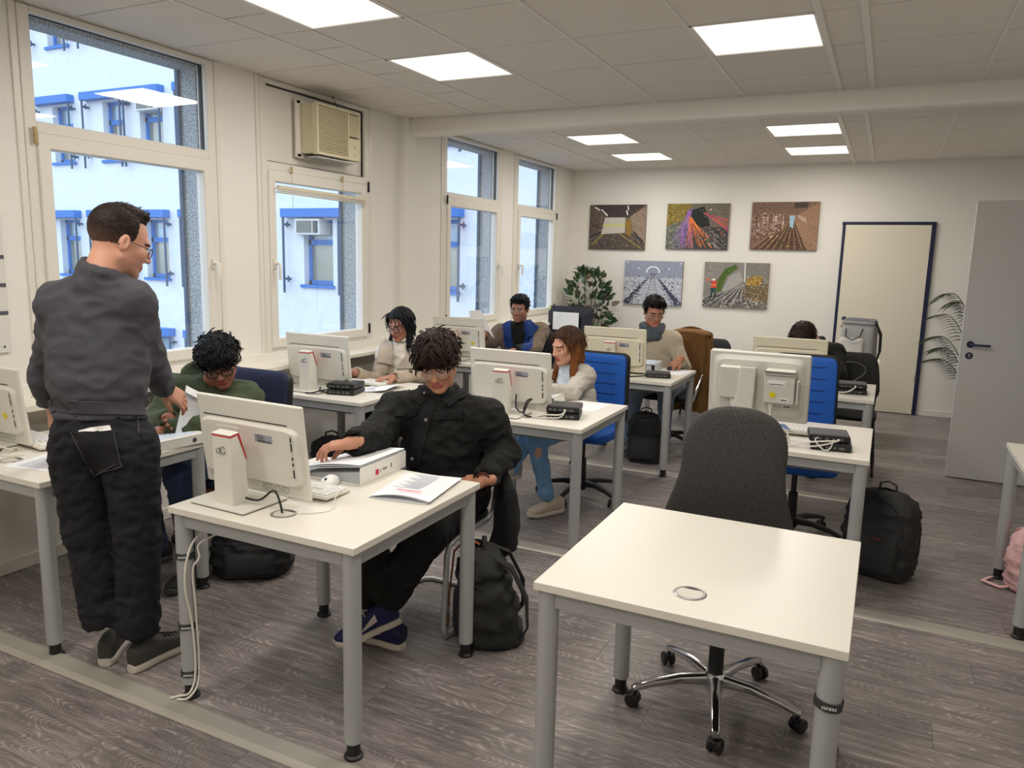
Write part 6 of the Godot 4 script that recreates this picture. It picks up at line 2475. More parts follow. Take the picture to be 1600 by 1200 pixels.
func scarf_person() -> void:
	var sc := person({
		"label": "person with a grey tube scarf and beige sweater resting a hand on a mouse", "skin": rgb(190, 132, 104), "hair": "short", "hair_col": rgb(16, 15, 15), "hair_col2": rgb(36, 33, 32), "fine": 0.005, "cloth": 0.0125, "hand_cell": 0.005,
		"face": Vector3(0.50, -0.30, 0.80), "chest_fwd": Vector3(0.28, 0, 0.96), "glasses": rgb(150, 150, 150), "rim": 0.0013, "rim_metal": 0.6, "head_size": 1.03,
		"top": plain(rgb(190, 178, 156)), "trousers": rgb(120, 138, 158), "sleeve": 1.1, "shoe": rgb(160, 164, 168), "sole": rgb(190, 190, 188), "sole_key": "grey", "bulk": 1.05,
		"hand_l": [Vector3(-0.45, -0.5, 0.7), Vector3(0.1, 0.9, 0.4), [0.35, 0.4, 0.4, 0.45, 0.3], 0.3],
		"j": {
			"head": at_r(1022, 487, 6.88), "neck": at_r(1020, 518, 6.94), "sl": at_r(1050, 532, 6.88), "sr": at_r(992, 534, 6.98), "chest": at_r(1022, 556, 6.94),
			"el": at_r(1068, 574, 6.80), "wl": at_r(1062, 562, 6.56), "er": Vector3(-2.05, 0.80, -6.62), "wr": Vector3(-1.98, 0.79, -6.35),
			"pelvis": Vector3(-1.72, 0.55, -6.76), "hl": Vector3(-1.63, 0.55, -6.72), "hr": Vector3(-1.82, 0.55, -6.72), "kl": Vector3(-1.60, 0.56, -6.28), "kr": Vector3(-1.86, 0.56, -6.28),
			"al": Vector3(-1.62, 0.12, -6.36), "ar": Vector3(-1.90, 0.12, -6.22), "tl": Vector3(-1.60, 0, -6.18), "tr": Vector3(-1.92, 0, -6.04),
		}})
	var sh := Hull.new()
	var nk := at_r(1019, 516, 6.92)
	var SF := Field.new(nk - Vector3.ONE * 0.18, nk + Vector3.ONE * 0.18, 0.008)
	var NB := frame_of(Vector3(0.4, 0.1, 0.9), Vector3(0.05, 1, 0.12))
	for lay in [[-0.055, 0.098, 0.03], [-0.015, 0.094, 0.03], [0.03, 0.088, 0.026]]:
		for k in 14:
			var a := TAU * k / 14
			var b := TAU * (k + 1) / 14
			SF.cap(nk + NB * Vector3(cos(a) * lay[1], lay[0] + 0.012 * sin(a * 2.0 + lay[0] * 30.0) - 0.018 * sin(a), sin(a) * lay[1]), nk + NB * Vector3(cos(b) * lay[1], lay[0] + 0.012 * sin(b * 2.0 + lay[0] * 30.0) - 0.018 * sin(b), sin(b) * lay[1]), lay[2], lay[2], 0.012)
	sh.add(SF, func(_p): return lin(rgb(76, 86, 93)), noise(14.0, 9, 2), 0.004)
	part(sc, "scarf", sh.mesh(), tinted("cloth", 0.9, 0.15), "grey-blue tube scarf")


func bent_person() -> void:
	person({
		"label": "person in a black jacket bent over behind the cream monitor, only the brown hair showing", "skin": rgb(204, 140, 116), "hair": "short", "hair_col": rgb(44, 30, 24), "fine": 0.0058, "cloth": 0.015, "hand_cell": 0.007, "dark": true,
		"face": Vector3(-0.25, -0.75, 0.6), "head_up": Vector3(0, 1, 0.8), "chest_fwd": Vector3(0.0, -0.4, 0.92), "head_size": 1.05,
		"top": plain(rgb(16, 16, 18)), "top_name": "jacket", "trousers": rgb(20, 22, 27), "sleeve": 1.1, "shoe": rgb(30, 30, 32), "collar": 0.02,
		"j": {
			"head": at_r(1254, 531, 6.50), "neck": at_r(1276, 540, 6.64), "sl": at_r(1304, 552, 6.66), "sr": at_r(1240, 554, 6.72), "chest": at_r(1272, 575, 6.70),
			"el": Vector3(-0.28, 0.80, -6.45), "wl": Vector3(-0.42, 0.79, -6.28), "er": Vector3(-0.86, 0.80, -6.50), "wr": Vector3(-0.72, 0.79, -6.28),
			"pelvis": Vector3(-0.58, 0.55, -6.84), "hl": Vector3(-0.48, 0.55, -6.8), "hr": Vector3(-0.68, 0.55, -6.8), "kl": Vector3(-0.44, 0.56, -6.38), "kr": Vector3(-0.70, 0.56, -6.38),
			"al": Vector3(-0.42, 0.11, -6.4), "ar": Vector3(-0.72, 0.11, -6.4), "tl": Vector3(-0.4, 0, -6.2), "tr": Vector3(-0.73, 0, -6.2),
		}})


# ---------------------------------------------------------------- bags
func backpack(called: String, label: String, at: Vector3, turn: float, size: Vector3, body: Material, opts := {}) -> Node3D:
	var o := thing(called, label, "backpack", at, turn)
	var w := size.x * 0.5
	var hgt := size.y
	var dp := size.z * 0.5
	var lean: float = opts.get("lean", 0.0)
	var sag: float = opts.get("sag", 0.0)
	var nz := noise(6.0, int(at.x * 50.0) + 9, 3)
	var rings := []
	for i in 27:
		var s := float(i) / 26.0
		var e := 1.0
		if s > 0.7: e = sqrt(maxf(0.0, 1.0 - pow((s - 0.7) / 0.3, 2.2)))
		if s < 0.12: e = 0.86 + 0.14 * sqrt(s / 0.12)
		var bulge := 1.0 + sag * sin((1.0 - s) * PI * 0.8)
		rings.append([Vector3(nz.get_noise_2d(s * 2.0, 1.0) * 0.02, s * hgt, lean * s + nz.get_noise_2d(s * 2.0, 5.0) * 0.02), Vector3(maxf(0.004, w * e * bulge), 0, 0), Vector3(0, 0, maxf(0.004, dp * lerpf(1.0, 0.62, s) * e * bulge))])
	var m := MB.new()
	m.loft(rings, 3.2, 44, true, noise(5.0, int(at.x * 50.0) + 31, 2), opts.get("crease", 0.014))
	var b := part(o, "bag_body", m, body)
	var f := MB.new()
	f.loft([[Vector3(0, hgt * 0.10, dp * 0.8 + lean * 0.1), Vector3(w * 0.76, 0, 0), Vector3(0, 0, dp * 0.4)], [Vector3(0, hgt * 0.16, dp * 0.85 + lean * 0.16), Vector3(w * 0.8, 0, 0), Vector3(0, 0, dp * 0.48)], [Vector3(0, hgt * 0.4, dp * 0.78 + lean * 0.4), Vector3(w * 0.8, 0, 0), Vector3(0, 0, dp * 0.42)], [Vector3(0, hgt * 0.50, dp * 0.7 + lean * 0.5), Vector3(w * 0.72, 0, 0), Vector3(0, 0, dp * 0.22)]], 3.5, 28)
	part(o, "front_pocket", f, body)
	var h := MB.new()
	h.tube([Vector3(-0.045, hgt * 0.95, lean * 0.95 - dp * 0.2), Vector3(-0.04, hgt * 1.03, lean - dp * 0.2), Vector3(0, hgt * 1.06, lean - dp * 0.2), Vector3(0.04, hgt * 1.03, lean - dp * 0.2), Vector3(0.045, hgt * 0.95, lean * 0.95 - dp * 0.2)], 0.011, 8, true, 0.5)
	part(o, "carry_handle", h, opts.get("trim", body))
	for s in [-1.0, 1.0]:
		var st := MB.new()
		st.tube([Vector3(s * w * 0.45, hgt * 0.93, lean * 0.93 - dp * 0.35), Vector3(s * w * 0.62, hgt * 0.82, lean * 0.8 - dp * 1.05), Vector3(s * w * 0.72, hgt * 0.5, lean * 0.5 - dp * 1.45), Vector3(s * w * 0.8, hgt * 0.2, lean * 0.2 - dp * 1.35), Vector3(s * w * 0.86, hgt * 0.06, -dp * 0.95)], [0.02, 0.026, 0.026, 0.018, 0.014], 10, true, 0.3)
		part(o, "shoulder_strap", st, opts.get("trim", body))
	var z := MB.new()
	var pts := []
	for k in 13:
		var a := PI * k / 12.0
		pts.append(Vector3(cos(a) * w * 0.8, hgt * (0.55 + 0.36 * sin(a)), lean * (0.55 + 0.36 * sin(a)) + dp * lerpf(0.86, 0.62, sin(a))))
	z.tube(pts, 0.005, 6)
	part(o, "zip", z, opts.get("zip", mats.black_plastic))
	return o


func build_bags() -> void:
	var black := grainy("black_nylon", rgb(15, 15, 17), 0.2, 6.0, 0.75)
	var b := backpack("backpack", "large black backpack standing on the floor beside the old monitor's table", Vector3(0.085, 0, -4.43), deg_to_rad(-20), Vector3(0.34, 0.47, 0.26), black, {"sag": 0.08, "lean": -0.03})
	var tag := MB.new()
	tag.rbox(Vector3(-0.1, 0.26, 0.128), Vector3(0.02, 0.03, 0.004), 0.001)
	part(b, "zip_tag", tag, mats.silver)
	var rl := MB.new()
	rl.rbox(Vector3(0.04, 0.235, 0.158), Vector3(0.05, 0.008, 0.004), 0.001)
	part(b, "red_tab", rl, mat("dark_red", rgb(120, 26, 34), 0.7))
	backpack("backpack", "slim black backpack leaning under the scarf wearer's table", Vector3(-1.69, 0, -6.02), deg_to_rad(10), Vector3(0.27, 0.43, 0.18), black, {})
	var d := backpack("backpack", "black backpack with a tan leather strap beside the black-jacketed student's chair", Vector3(-1.435, 0, -2.80), deg_to_rad(-60), Vector3(0.30, 0.42, 0.24), grainy("charcoal_canvas", rgb(24, 24, 23), 0.15, 6.0, 0.85), {"sag": 0.22, "lean": 0.06, "crease": 0.022})
	var tan := mat("tan_leather", rgb(152, 84, 40), 0.55)
	var ts := MB.new()
	ts.at(Vector3.ZERO, Basis(Vector3.UP, deg_to_rad(60)))
	ts.tube([Vector3(-0.02, 0.40, 0.02), Vector3(-0.10, 0.44, 0.05), Vector3(-0.145, 0.38, 0.08), Vector3(-0.15, 0.2, 0.11), Vector3(-0.15, 0.05, 0.12)], 0.013, 8, true, 0.35)
	var t1 := part(d, "leather_strap", ts, tan, "tan leather strap")
	var bk := MB.new()
	bk.at(Vector3.ZERO, Basis(Vector3.UP, deg_to_rad(60)))
	bk.rbox(Vector3(-0.152, 0.13, 0.128), Vector3(0.03, 0.032, 0.006), 0.002)
	part(t1, "buckle", bk, mats.silver)
	backpack("backpack", "black bag slumped on the floor under the green hoodie wearer's table", Vector3(-2.83, 0, -2.80), deg_to_rad(35), Vector3(0.32, 0.29, 0.24), black, {"sag": 0.25})
	backpack("backpack", "black bag on the floor under the beige coat wearer's table", Vector3(-3.32, 0, -4.02), deg_to_rad(20), Vector3(0.26, 0.42, 0.2), black, {"sag": 0.1})
	var pink := grainy("pink_canvas", rgb(232, 184, 186), 0.05, 5.0, 0.85)
	var pk := backpack("backpack", "pink backpack on the floor under a table edge", Vector3(0.86, 0, -4.56), deg_to_rad(10), Vector3(0.30, 0.36, 0.2), pink, {"sag": 0.12, "zip": pink})
	var ps := MB.new()
	ps.tube([Vector3(-0.12, 0.03, 0.02), Vector3(-0.2, 0.012, 0.03), Vector3(-0.26, 0.012, -0.04), Vector3(-0.2, 0.012, -0.11)], 0.014, 8, true, 0.3)
	part(pk, "loose_strap", ps, pink)
	# the grey one on the rear table
	var g := thing("backpack", "light grey rolled-top backpack with black straps standing on the rear table", "backpack", Vector3(-0.20, TOP, -7.80), deg_to_rad(-18))
	var grey := grainy("grey_canvas", rgb(172, 170, 166), 0.06, 5.0, 0.85)
	var gm := MB.new()
	gm.loft([[Vector3(0, 0.0, 0), Vector3(0.15, 0, 0), Vector3(0, 0, 0.07)], [Vector3(0, 0.05, 0), Vector3(0.158, 0, 0), Vector3(0, 0, 0.085)], [Vector3(0, 0.26, 0), Vector3(0.155, 0, 0), Vector3(0, 0, 0.08)], [Vector3(0, 0.40, 0), Vector3(0.15, 0, 0), Vector3(0, 0, 0.065)], [Vector3(0.01, 0.425, 0), Vector3(0.13, 0, 0), Vector3(0, 0, 0.045)]], 4.5, 32)
	part(g, "bag_body", gm, grey)
	var gp := MB.new()
	gp.loft([[Vector3(-0.03, 0.02, 0.08), Vector3(0.11, 0, 0), Vector3(0, 0, 0.03)], [Vector3(-0.03, 0.2, 0.085), Vector3(0.112, 0, 0), Vector3(0, 0, 0.035)], [Vector3(-0.03, 0.25, 0.075), Vector3(0.105, 0, 0), Vector3(0, 0, 0.015)]], 4.0, 24)
	part(g, "front_pocket", gp, mat("pale_canvas", rgb(206, 204, 198), 0.85))
	var gt := MB.new()
	gt.loft([[Vector3(0.0, 0.37, 0.0), Vector3(0.153, 0, 0), Vector3(0, 0, 0.072)], [Vector3(0.0, 0.41, 0.0), Vector3(0.148, 0, 0), Vector3(0, 0, 0.06)], [Vector3(0.01, 0.43, 0), Vector3(0.12, 0, 0), Vector3(0, 0, 0.04)]], 4.5, 28)
	part(g, "top_lid", gt, mat("mid_grey_canvas", rgb(104, 104, 108), 0.8))
	var gl := MB.new()
	gl.tube([Vector3(-0.09, 0.33, 0.085), Vector3(-0.08, 0.26, 0.12), Vector3(-0.01, 0.235, 0.13), Vector3(0.05, 0.27, 0.12), Vector3(0.06, 0.34, 0.085)], 0.006, 7)
	part(g, "handle_loop", gl, mats.black_plastic)
	for s in [[0.15, 0.40, 0.02], [0.12, 0.38, -0.06]]:
		var st := MB.new()
		st.tube([Vector3(s[0], s[1], s[2]), Vector3(s[0] + 0.05, s[1] - 0.1, s[2]), Vector3(s[0] + 0.062, s[1] - 0.25, s[2] + 0.02), Vector3(s[0] + 0.035, s[1] - 0.36, s[2] + 0.02), Vector3(s[0] + 0.02, s[1] - 0.39, s[2])], [0.016, 0.022, 0.022, 0.016, 0.01], 8, true, 0.4)
		part(g, "shoulder_strap", st, mats.black_matt)
	# dark coat hanging beside the student in the black jacket
	var c := thing("dark_coat", "black padded coat hanging off the cantilever chair to the floor side", "coat", Vector3(-1.50, 0, -3.04))
	var cm := MB.new()
	var nz := noise(4.0, 15, 3)
	var rings := []
	for i in 14:
		var s := float(i) / 13.0
		rings.append([Vector3(0.02 * sin(s * 4.0), 0.66 - s * 0.40, 0.02 * sin(s * 3.0 + 1.0)), Vector3((0.045 + 0.03 * s) * sqrt(minf(1.0, 0.25 + 3.0 * s)) * sqrt(minf(1.0, 0.1 + 6.0 * (1.0 - s))), 0, 0.02), Vector3(-0.01, 0, (0.04 + 0.02 * s) * sqrt(minf(1.0, 0.1 + 6.0 * (1.0 - s))))])
	cm.loft(rings, 2.4, 28, true, nz, 0.012)
	part(c, "coat_body", cm, mat("coat_black", rgb(20, 20, 21), 0.8))
	var cs := MB.new()
	cs.tube([Vector3(0.03, 0.60, 0.03), Vector3(0.055, 0.45, 0.045), Vector3(0.05, 0.32, 0.04)], [0.035, 0.036, 0.034], 12)
	part(c, "sleeve", cs, mat("coat_black", rgb(20, 20, 21), 0.8))


# ---------------------------------------------------------------- pictures for the canvas prints
func dot_line(im: Image, a: Vector2, b: Vector2, w: float, c: Color) -> void:
	var S := Vector2(im.get_width(), im.get_height())
	var p := a * S
	var q := b * S
	var n := int(p.distance_to(q)) + 1
	var k := maxi(1, int(round(w)))
	for i in n + 1:
		var r := p.lerp(q, float(i) / n)
		im.fill_rect(Rect2i(int(r.x) - k / 2, int(r.y) - k / 2, k, k), c)


func fill_poly(im: Image, pts: Array, c: Color, jitter := 0.0, r: RandomNumberGenerator = null) -> void:
	var S := Vector2(im.get_width(), im.get_height())
	var pv := PackedVector2Array()
	var lo := Vector2(1e9, 1e9)
	var hi := Vector2(-1e9, -1e9)
	for p in pts:
		pv.append(p * S)
		lo = lo.min(p * S)
		hi = hi.max(p * S)
	for y in range(maxi(0, int(lo.y)), mini(int(S.y), int(hi.y) + 1)):
		for x in range(maxi(0, int(lo.x)), mini(int(S.x), int(hi.x) + 1)):
			if Geometry2D.is_point_in_polygon(Vector2(x + 0.5, y + 0.5), pv):
				if jitter > 0.0 and r:
					var k := r.randf_range(-jitter, jitter)
					im.set_pixel(x, y, Color(c.r + k, c.g + k, c.b + k))
				else:
					im.set_pixel(x, y, c)


func picture(k: int) -> Image:
	var im := Image.create(304, 224, false, Image.FORMAT_RGB8)
	var r := RandomNumberGenerator.new()
	r.seed = 40 + k
	var V := func(x: float, y: float) -> Vector2: return Vector2(x, y)
	match k:
		0:   # hold of a cargo plane with a netted pallet
			im.fill(rgb(120, 104, 92))
			fill_poly(im, [V.call(0.05, 0), V.call(1, 0), V.call(0.72, 0.28), V.call(0.3, 0.28)], rgb(66, 56, 54), 0.05, r)
			fill_poly(im, [V.call(0, 0), V.call(0.3, 0.28), V.call(0.22, 0.66), V.call(0, 0.78)], rgb(96, 82, 74), 0.09, r)
			fill_poly(im, [V.call(1, 0.03), V.call(0.72, 0.26), V.call(0.8, 0.64), V.call(1, 0.86)], rgb(150, 130, 112), 0.06, r)
			fill_poly(im, [V.call(0, 0.78), V.call(0.22, 0.66), V.call(0.8, 0.64), V.call(1, 0.86), V.call(1, 1), V.call(0, 1)], rgb(82, 74, 68), 0.12, r)
			fill_poly(im, [V.call(0.28, 0.28), V.call(0.64, 0.28), V.call(0.64, 0.62), V.call(0.21, 0.66)], rgb(206, 200, 188), 0.05, r)
			for i in 9:
				dot_line(im, V.call(0.24 + i * 0.05, 0.30), V.call(0.18 + i * 0.05, 0.64), 1, rgb(150, 150, 140))
				dot_line(im, V.call(0.24 + i * 0.045, 0.64), V.call(0.30 + i * 0.045, 0.30), 1, rgb(170, 168, 160))
			for y in [0.44, 0.48]:
				dot_line(im, V.call(0.26, y), V.call(0.64, y), 4, rgb(206, 210, 80))
			fill_poly(im, [V.call(0.65, 0.33), V.call(0.74, 0.33), V.call(0.75, 0.72), V.call(0.67, 0.66)], rgb(150, 118, 44), 0.06, r)
			dot_line(im, V.call(0.02, 0.95), V.call(0.26, 0.66), 4, rgb(170, 150, 60))
			dot_line(im, V.call(0.95, 0.98), V.call(0.52, 0.62), 3, rgb(190, 168, 80))
			dot_line(im, V.call(0.0, 0.74), V.call(0.22, 0.62), 6, rgb(34, 40, 42))
			dot_line(im, V.call(0.98, 0.84), V.call(0.8, 0.6), 6, rgb(34, 40, 42))
			for q in [[0.1, 0.06, 0.18, 0.12], [0.22, 0.12, 0.32, 0.24], [0.68, 0.04, 0.7, 0.12], [0.66, 0.14, 0.68, 0.22]]:
				dot_line(im, V.call(q[0], q[1]), V.call(q[2], q[3]), 6, rgb(240, 238, 230))
			for i in 7:
				dot_line(im, V.call(0.02 + i * 0.035, 0.38 + i * 0.02), V.call(0.07 + i * 0.03, 0.52), 3, rgb(40, 36, 36))
		1:   # purple and orange cables falling from a dark opening
			im.fill(rgb(112, 104, 92))
			fill_poly(im, [V.call(0, 0), V.call(0.42, 0), V.call(0.2, 0.45), V.call(0, 0.5)], rgb(134, 116, 48), 0.12, r)
			fill_poly(im, [V.call(0, 0.5), V.call(0.3, 0.35), V.call(0.25, 1), V.call(0, 1)], rgb(104, 106, 98), 0.16, r)
			fill_poly(im, [V.call(0.3, 0.18), V.call(0.6, 0.06), V.call(0.72, 0.5), V.call(0.4, 0.55)], rgb(30, 36, 36), 0.05, r)
			fill_poly(im, [V.call(0.3, 0.55), V.call(1, 0.5), V.call(1, 1), V.call(0.3, 1)], rgb(64, 64, 62), 0.16, r)
			for i in 44:
				var t := r.randf()
				dot_line(im, V.call(0.36 + r.randf_range(-0.03, 0.05), 0.15 + r.randf_range(-0.02, 0.06)), V.call(lerpf(0.1, 0.46, t), lerpf(0.75, 1.0, r.randf())), 1.0 + r.randf() * 1.6, rgb(120, 70, 150).lerp(rgb(170, 130, 200), r.randf()))
			for i in 22:
				dot_line(im, V.call(0.38 + r.randf_range(-0.02, 0.03), 0.3), V.call(r.randf_range(0.34, 0.85), r.randf_range(0.85, 1.0)), 1.0 + r.randf() * 2.0, rgb(228, 104, 50).lerp(rgb(240, 150, 80), r.randf()))
			for i in 16:
				dot_line(im, V.call(0.6 + r.randf_range(-0.02, 0.02), 0.2), V.call(1.0, r.randf_range(0.35, 0.62)), 2.0, rgb(214, 90, 60) if i % 2 else rgb(130, 80, 130))
			for i in 24:
				dot_line(im, V.call(r.randf_range(0.5, 0.9), r.randf_range(0.6, 0.8)), V.call(r.randf_range(0.7, 1.0), r.randf_range(0.85, 1.0)), 1.5, rgb(150, 150, 140) if i % 2 else rgb(40, 40, 40))
			im.fill_rect(Rect2i(212, 26, 8, 8), rgb(240, 236, 220))
		2:   # brown tunnel with rails running to a pale blue point
			im.fill(rgb(138, 106, 84))
			fill_poly(im, [V.call(0, 0), V.call(1, 0), V.call(0.7, 0.26), V.call(0, 0.22)], rgb(122, 96, 80), 0.03, r)
			fill_poly(im, [V.call(1, 0.02), V.call(1, 1), V.call(0.8, 1), V.call(0.64, 0.34), V.call(0.72, 0.24)], rgb(154, 120, 96), 0.03, r)
			fill_poly(im, [V.call(0, 0.22), V.call(0.6, 0.28), V.call(0.55, 0.45), V.call(0, 0.95)], rgb(120, 92, 76), 0.2, r)
			for i in 90:
				var x := r.randf_range(0.0, 0.5)
				dot_line(im, V.call(x, r.randf_range(0.25, 0.5)), V.call(x + 0.01, r.randf_range(0.4, 0.62)), 2, rgb(190, 160, 140) if r.randf() < 0.6 else rgb(70, 50, 50))
			fill_poly(im, [V.call(0.57, 0.4), V.call(0.64, 0.4), V.call(0.85, 1), V.call(0.05, 1)], rgb(96, 72, 54), 0.08, r)
			for i in 15:
				dot_line(im, V.call(0.59 + i * 0.003, 0.38), V.call(0.08 + i * 0.055, 1.0), 2, rgb(206, 170, 120) if i % 2 else rgb(60, 44, 36))
			for i in 12:
				var y := 0.45 + 0.5 * pow(float(i) / 12.0, 1.6)
				dot_line(im, V.call(lerpf(0.57, 0.3, (y - 0.4) / 0.6), y), V.call(lerpf(0.64, 0.85, (y - 0.4) / 0.6), y), 2, rgb(50, 38, 34))
			fill_poly(im, [V.call(0.57, 0.28), V.call(0.65, 0.28), V.call(0.63, 0.55), V.call(0.58, 0.5)], rgb(160, 196, 216), 0.06, r)
			fill_poly(im, [V.call(0.62, 0.02), V.call(0.84, 0.0), V.call(0.82, 0.12), V.call(0.63, 0.13)], rgb(74, 60, 54))
			for i in 6:
				dot_line(im, V.call(0.7 + i * 0.02, 0.28 + 0.01 * i), V.call(0.71 + i * 0.022, 0.34 + 0.02 * i), 2, rgb(226, 214, 200))
		3:   # pale blue-grey tunnel, white ring, ladder of rails
			im.fill(rgb(150, 156, 176))
			fill_poly(im, [V.call(0, 0.38), V.call(1, 0.38), V.call(1, 1), V.call(0, 1)], rgb(190, 192, 204), 0.05, r)
			for i in 120:
				var t := r.randf()
				var x := -0.1 + 1.2 * t
				var s := r.randf_range(0.35, 1.0)
				var c: Vector2 = V.call(0.5, 0.27).lerp(V.call(x, 1.0), s)
				if absf(x - 0.5) > 0.22:
					dot_line(im, c, c + V.call(0.03 * s, 0.012), 2, rgb(50, 54, 74) if r.randf() < 0.6 else rgb(226, 228, 236))
			for s in [-1.0, 1.0]:
				fill_poly(im, [V.call(0.5 + s * 0.02, 0.28), V.call(0.5 + s * 0.03, 0.28), V.call(0.5 + s * 0.52, 0.98), V.call(0.5 + s * 0.40, 1.0)], rgb(56, 62, 88))
				dot_line(im, V.call(0.5 + s * 0.015, 0.28), V.call(0.5 + s * 0.36, 1.0), 2, rgb(60, 64, 84))
				dot_line(im, V.call(0.5 + s * 0.006, 0.28), V.call(0.5 + s * 0.13, 1.0), 2, rgb(90, 94, 112))
			for i in 11:
				var y := 0.34 + 0.64 * pow(float(i) / 11.0, 1.5)
				var w := 0.13 * (y - 0.28) / 0.72
				dot_line(im, V.call(0.5 - w, y), V.call(0.5 + w, y), 2, rgb(96, 100, 118))
				var w2 := 0.36 * (y - 0.28) / 0.72
				dot_line(im, V.call(0.5 - w2 - 0.05, y), V.call(0.5 - w2, y), 2, rgb(230, 232, 240))
				dot_line(im, V.call(0.5 + w2, y), V.call(0.5 + w2 + 0.05, y), 2, rgb(230, 232, 240))
			for i in 40:
				var a := PI + PI * i / 39.0
				im.fill_rect(Rect2i(int((0.5 + 0.11 * cos(a)) * 304) - 3, int((0.26 + 0.13 * sin(a)) * 224) - 3, 6, 6), rgb(244, 246, 250))
			for q in [[0.04, 0.03], [0.96, 0.03], [0.24, 0.16], [0.76, 0.16]]:
				im.fill_rect(Rect2i(int(q[0] * 304), int(q[1] * 224), 7, 6), rgb(250, 250, 252))
		4:   # grey tunnel, worker in an orange vest, green arc, yellow machine
			im.fill(rgb(132, 128, 122))
			fill_poly(im, [V.call(0, 0), V.call(0.66, 0), V.call(0.62, 0.4), V.call(0.3, 0.75), V.call(0, 0.8)], rgb(142, 138, 134), 0.03, r)
			fill_poly(im, [V.call(0.18, 0.48), V.call(0.32, 0.14), V.call(0.48, 0.04), V.call(0.53, 0.12), V.call(0.36, 0.3), V.call(0.27, 0.66), V.call(0.2, 0.66)], rgb(78, 104, 40), 0.08, r)
			fill_poly(im, [V.call(0.3, 0.62), V.call(0.4, 0.3), V.call(0.55, 0.2), V.call(0.62, 0.4), V.call(0.34, 0.72)], rgb(170, 168, 164), 0.03, r)
			fill_poly(im, [V.call(0, 0.8), V.call(0.3, 0.7), V.call(0.64, 0.42), V.call(1, 0.5), V.call(1, 1), V.call(0, 1)], rgb(108, 104, 100), 0.16, r)
			for i in 13:
				dot_line(im, V.call(0.63, 0.44), V.call(-0.05 + i * 0.07, 1.0), 2, rgb(226, 222, 214) if i % 2 else rgb(48, 46, 46))
			fill_poly(im, [V.call(0.66, 0.5), V.call(1, 0.45), V.call(1, 0.85), V.call(0.68, 0.86)], rgb(116, 98, 66), 0.16, r)
			fill_poly(im, [V.call(0.66, 0.36), V.call(0.8, 0.27), V.call(0.9, 0.28), V.call(0.9, 0.48), V.call(0.67, 0.5)], rgb(176, 138, 60), 0.1, r)
			dot_line(im, V.call(0.63, 0.0), V.call(0.64, 0.42), 5, rgb(240, 240, 238))
			im.fill_rect(Rect2i(int(0.12 * 304), int(0.42 * 224), 26, 36), rgb(226, 70, 54))
			im.fill_rect(Rect2i(int(0.12 * 304), int(0.5 * 224), 26, 4), rgb(240, 190, 120))
			im.fill_rect(Rect2i(int(0.12 * 304), int(0.58 * 224), 22, 22), rgb(26, 74, 84))
			im.fill_rect(Rect2i(int(0.12 * 304), int(0.67 * 224), 8, 30), rgb(34, 36, 44))
			im.fill_rect(Rect2i(int(0.18 * 304), int(0.67 * 224), 8, 26), rgb(34, 36, 44))
			im.fill_rect(Rect2i(int(0.13 * 304), int(0.36 * 224), 14, 12), rgb(240, 238, 232))
			im.fill_rect(Rect2i(int(0.04 * 304), int(0.37 * 224), 16, 14), rgb(214, 110, 90))
			for i in 60:
				var x := r.randf()
				dot_line(im, V.call(x, r.randf_range(0.78, 1.0)), V.call(x + 0.03, r.randf_range(0.8, 1.0)), 2, rgb(40, 38, 40) if i % 2 else rgb(214, 208, 196))
	# small coloured things where the prints are crowded: [x0, y0, x1, y1, count, tones]
	var crowd: Array = [
		[[0.0, 0.7, 1.0, 1.0, 150, [rgb(52, 46, 44), rgb(150, 138, 122), rgb(120, 104, 60)]], [0.75, 0.1, 1.0, 0.8, 40, [rgb(176, 156, 136), rgb(110, 92, 78)]], [0.0, 0.05, 0.25, 0.6, 40, [rgb(50, 44, 42), rgb(140, 124, 110)]]],
		[[0.0, 0.0, 0.35, 0.42, 90, [rgb(206, 180, 70), rgb(84, 72, 36), rgb(150, 140, 110)]], [0.0, 0.5, 0.25, 1.0, 120, [rgb(160, 164, 150), rgb(58, 62, 60), rgb(132, 136, 110)]], [0.55, 0.5, 1.0, 0.8, 110, [rgb(206, 96, 60), rgb(40, 42, 44), rgb(170, 150, 140)]], [0.55, 0.0, 1.0, 0.3, 40, [rgb(128, 120, 110), rgb(96, 90, 82)]]],
		[[0.0, 0.22, 0.5, 0.75, 220, [rgb(196, 164, 142), rgb(78, 56, 54), rgb(220, 200, 186), rgb(150, 104, 80)]], [0.7, 0.4, 1.0, 0.95, 50, [rgb(176, 142, 116), rgb(134, 102, 82)]]],
		[[0.0, 0.45, 0.3, 0.95, 140, [rgb(52, 58, 80), rgb(232, 234, 242), rgb(150, 154, 170)]], [0.7, 0.45, 1.0, 0.95, 140, [rgb(52, 58, 80), rgb(232, 234, 242), rgb(150, 154, 170)]], [0.0, 0.34, 1.0, 0.42, 50, [rgb(70, 76, 98), rgb(210, 214, 226)]]],
		[[0.66, 0.28, 1.0, 0.5, 90, [rgb(206, 166, 80), rgb(96, 78, 46), rgb(220, 206, 180), rgb(70, 72, 66)]], [0.64, 0.5, 1.0, 0.86, 220, [rgb(206, 150, 70), rgb(66, 60, 52), rgb(160, 160, 156), rgb(120, 110, 90)]], [0.0, 0.78, 1.0, 1.0, 150, [rgb(44, 42, 46), rgb(220, 216, 206), rgb(120, 118, 122)]]]][k]
	for q in crowd:
		for i in q[4]:
			var a := Vector2(r.randf_range(q[0], q[2]), r.randf_range(q[1], q[3]))
			dot_line(im, a, a + Vector2(r.randf_range(-0.03, 0.03), r.randf_range(-0.02, 0.03)), 1.0 + r.randf() * 2.2, q[5][r.randi() % q[5].size()])
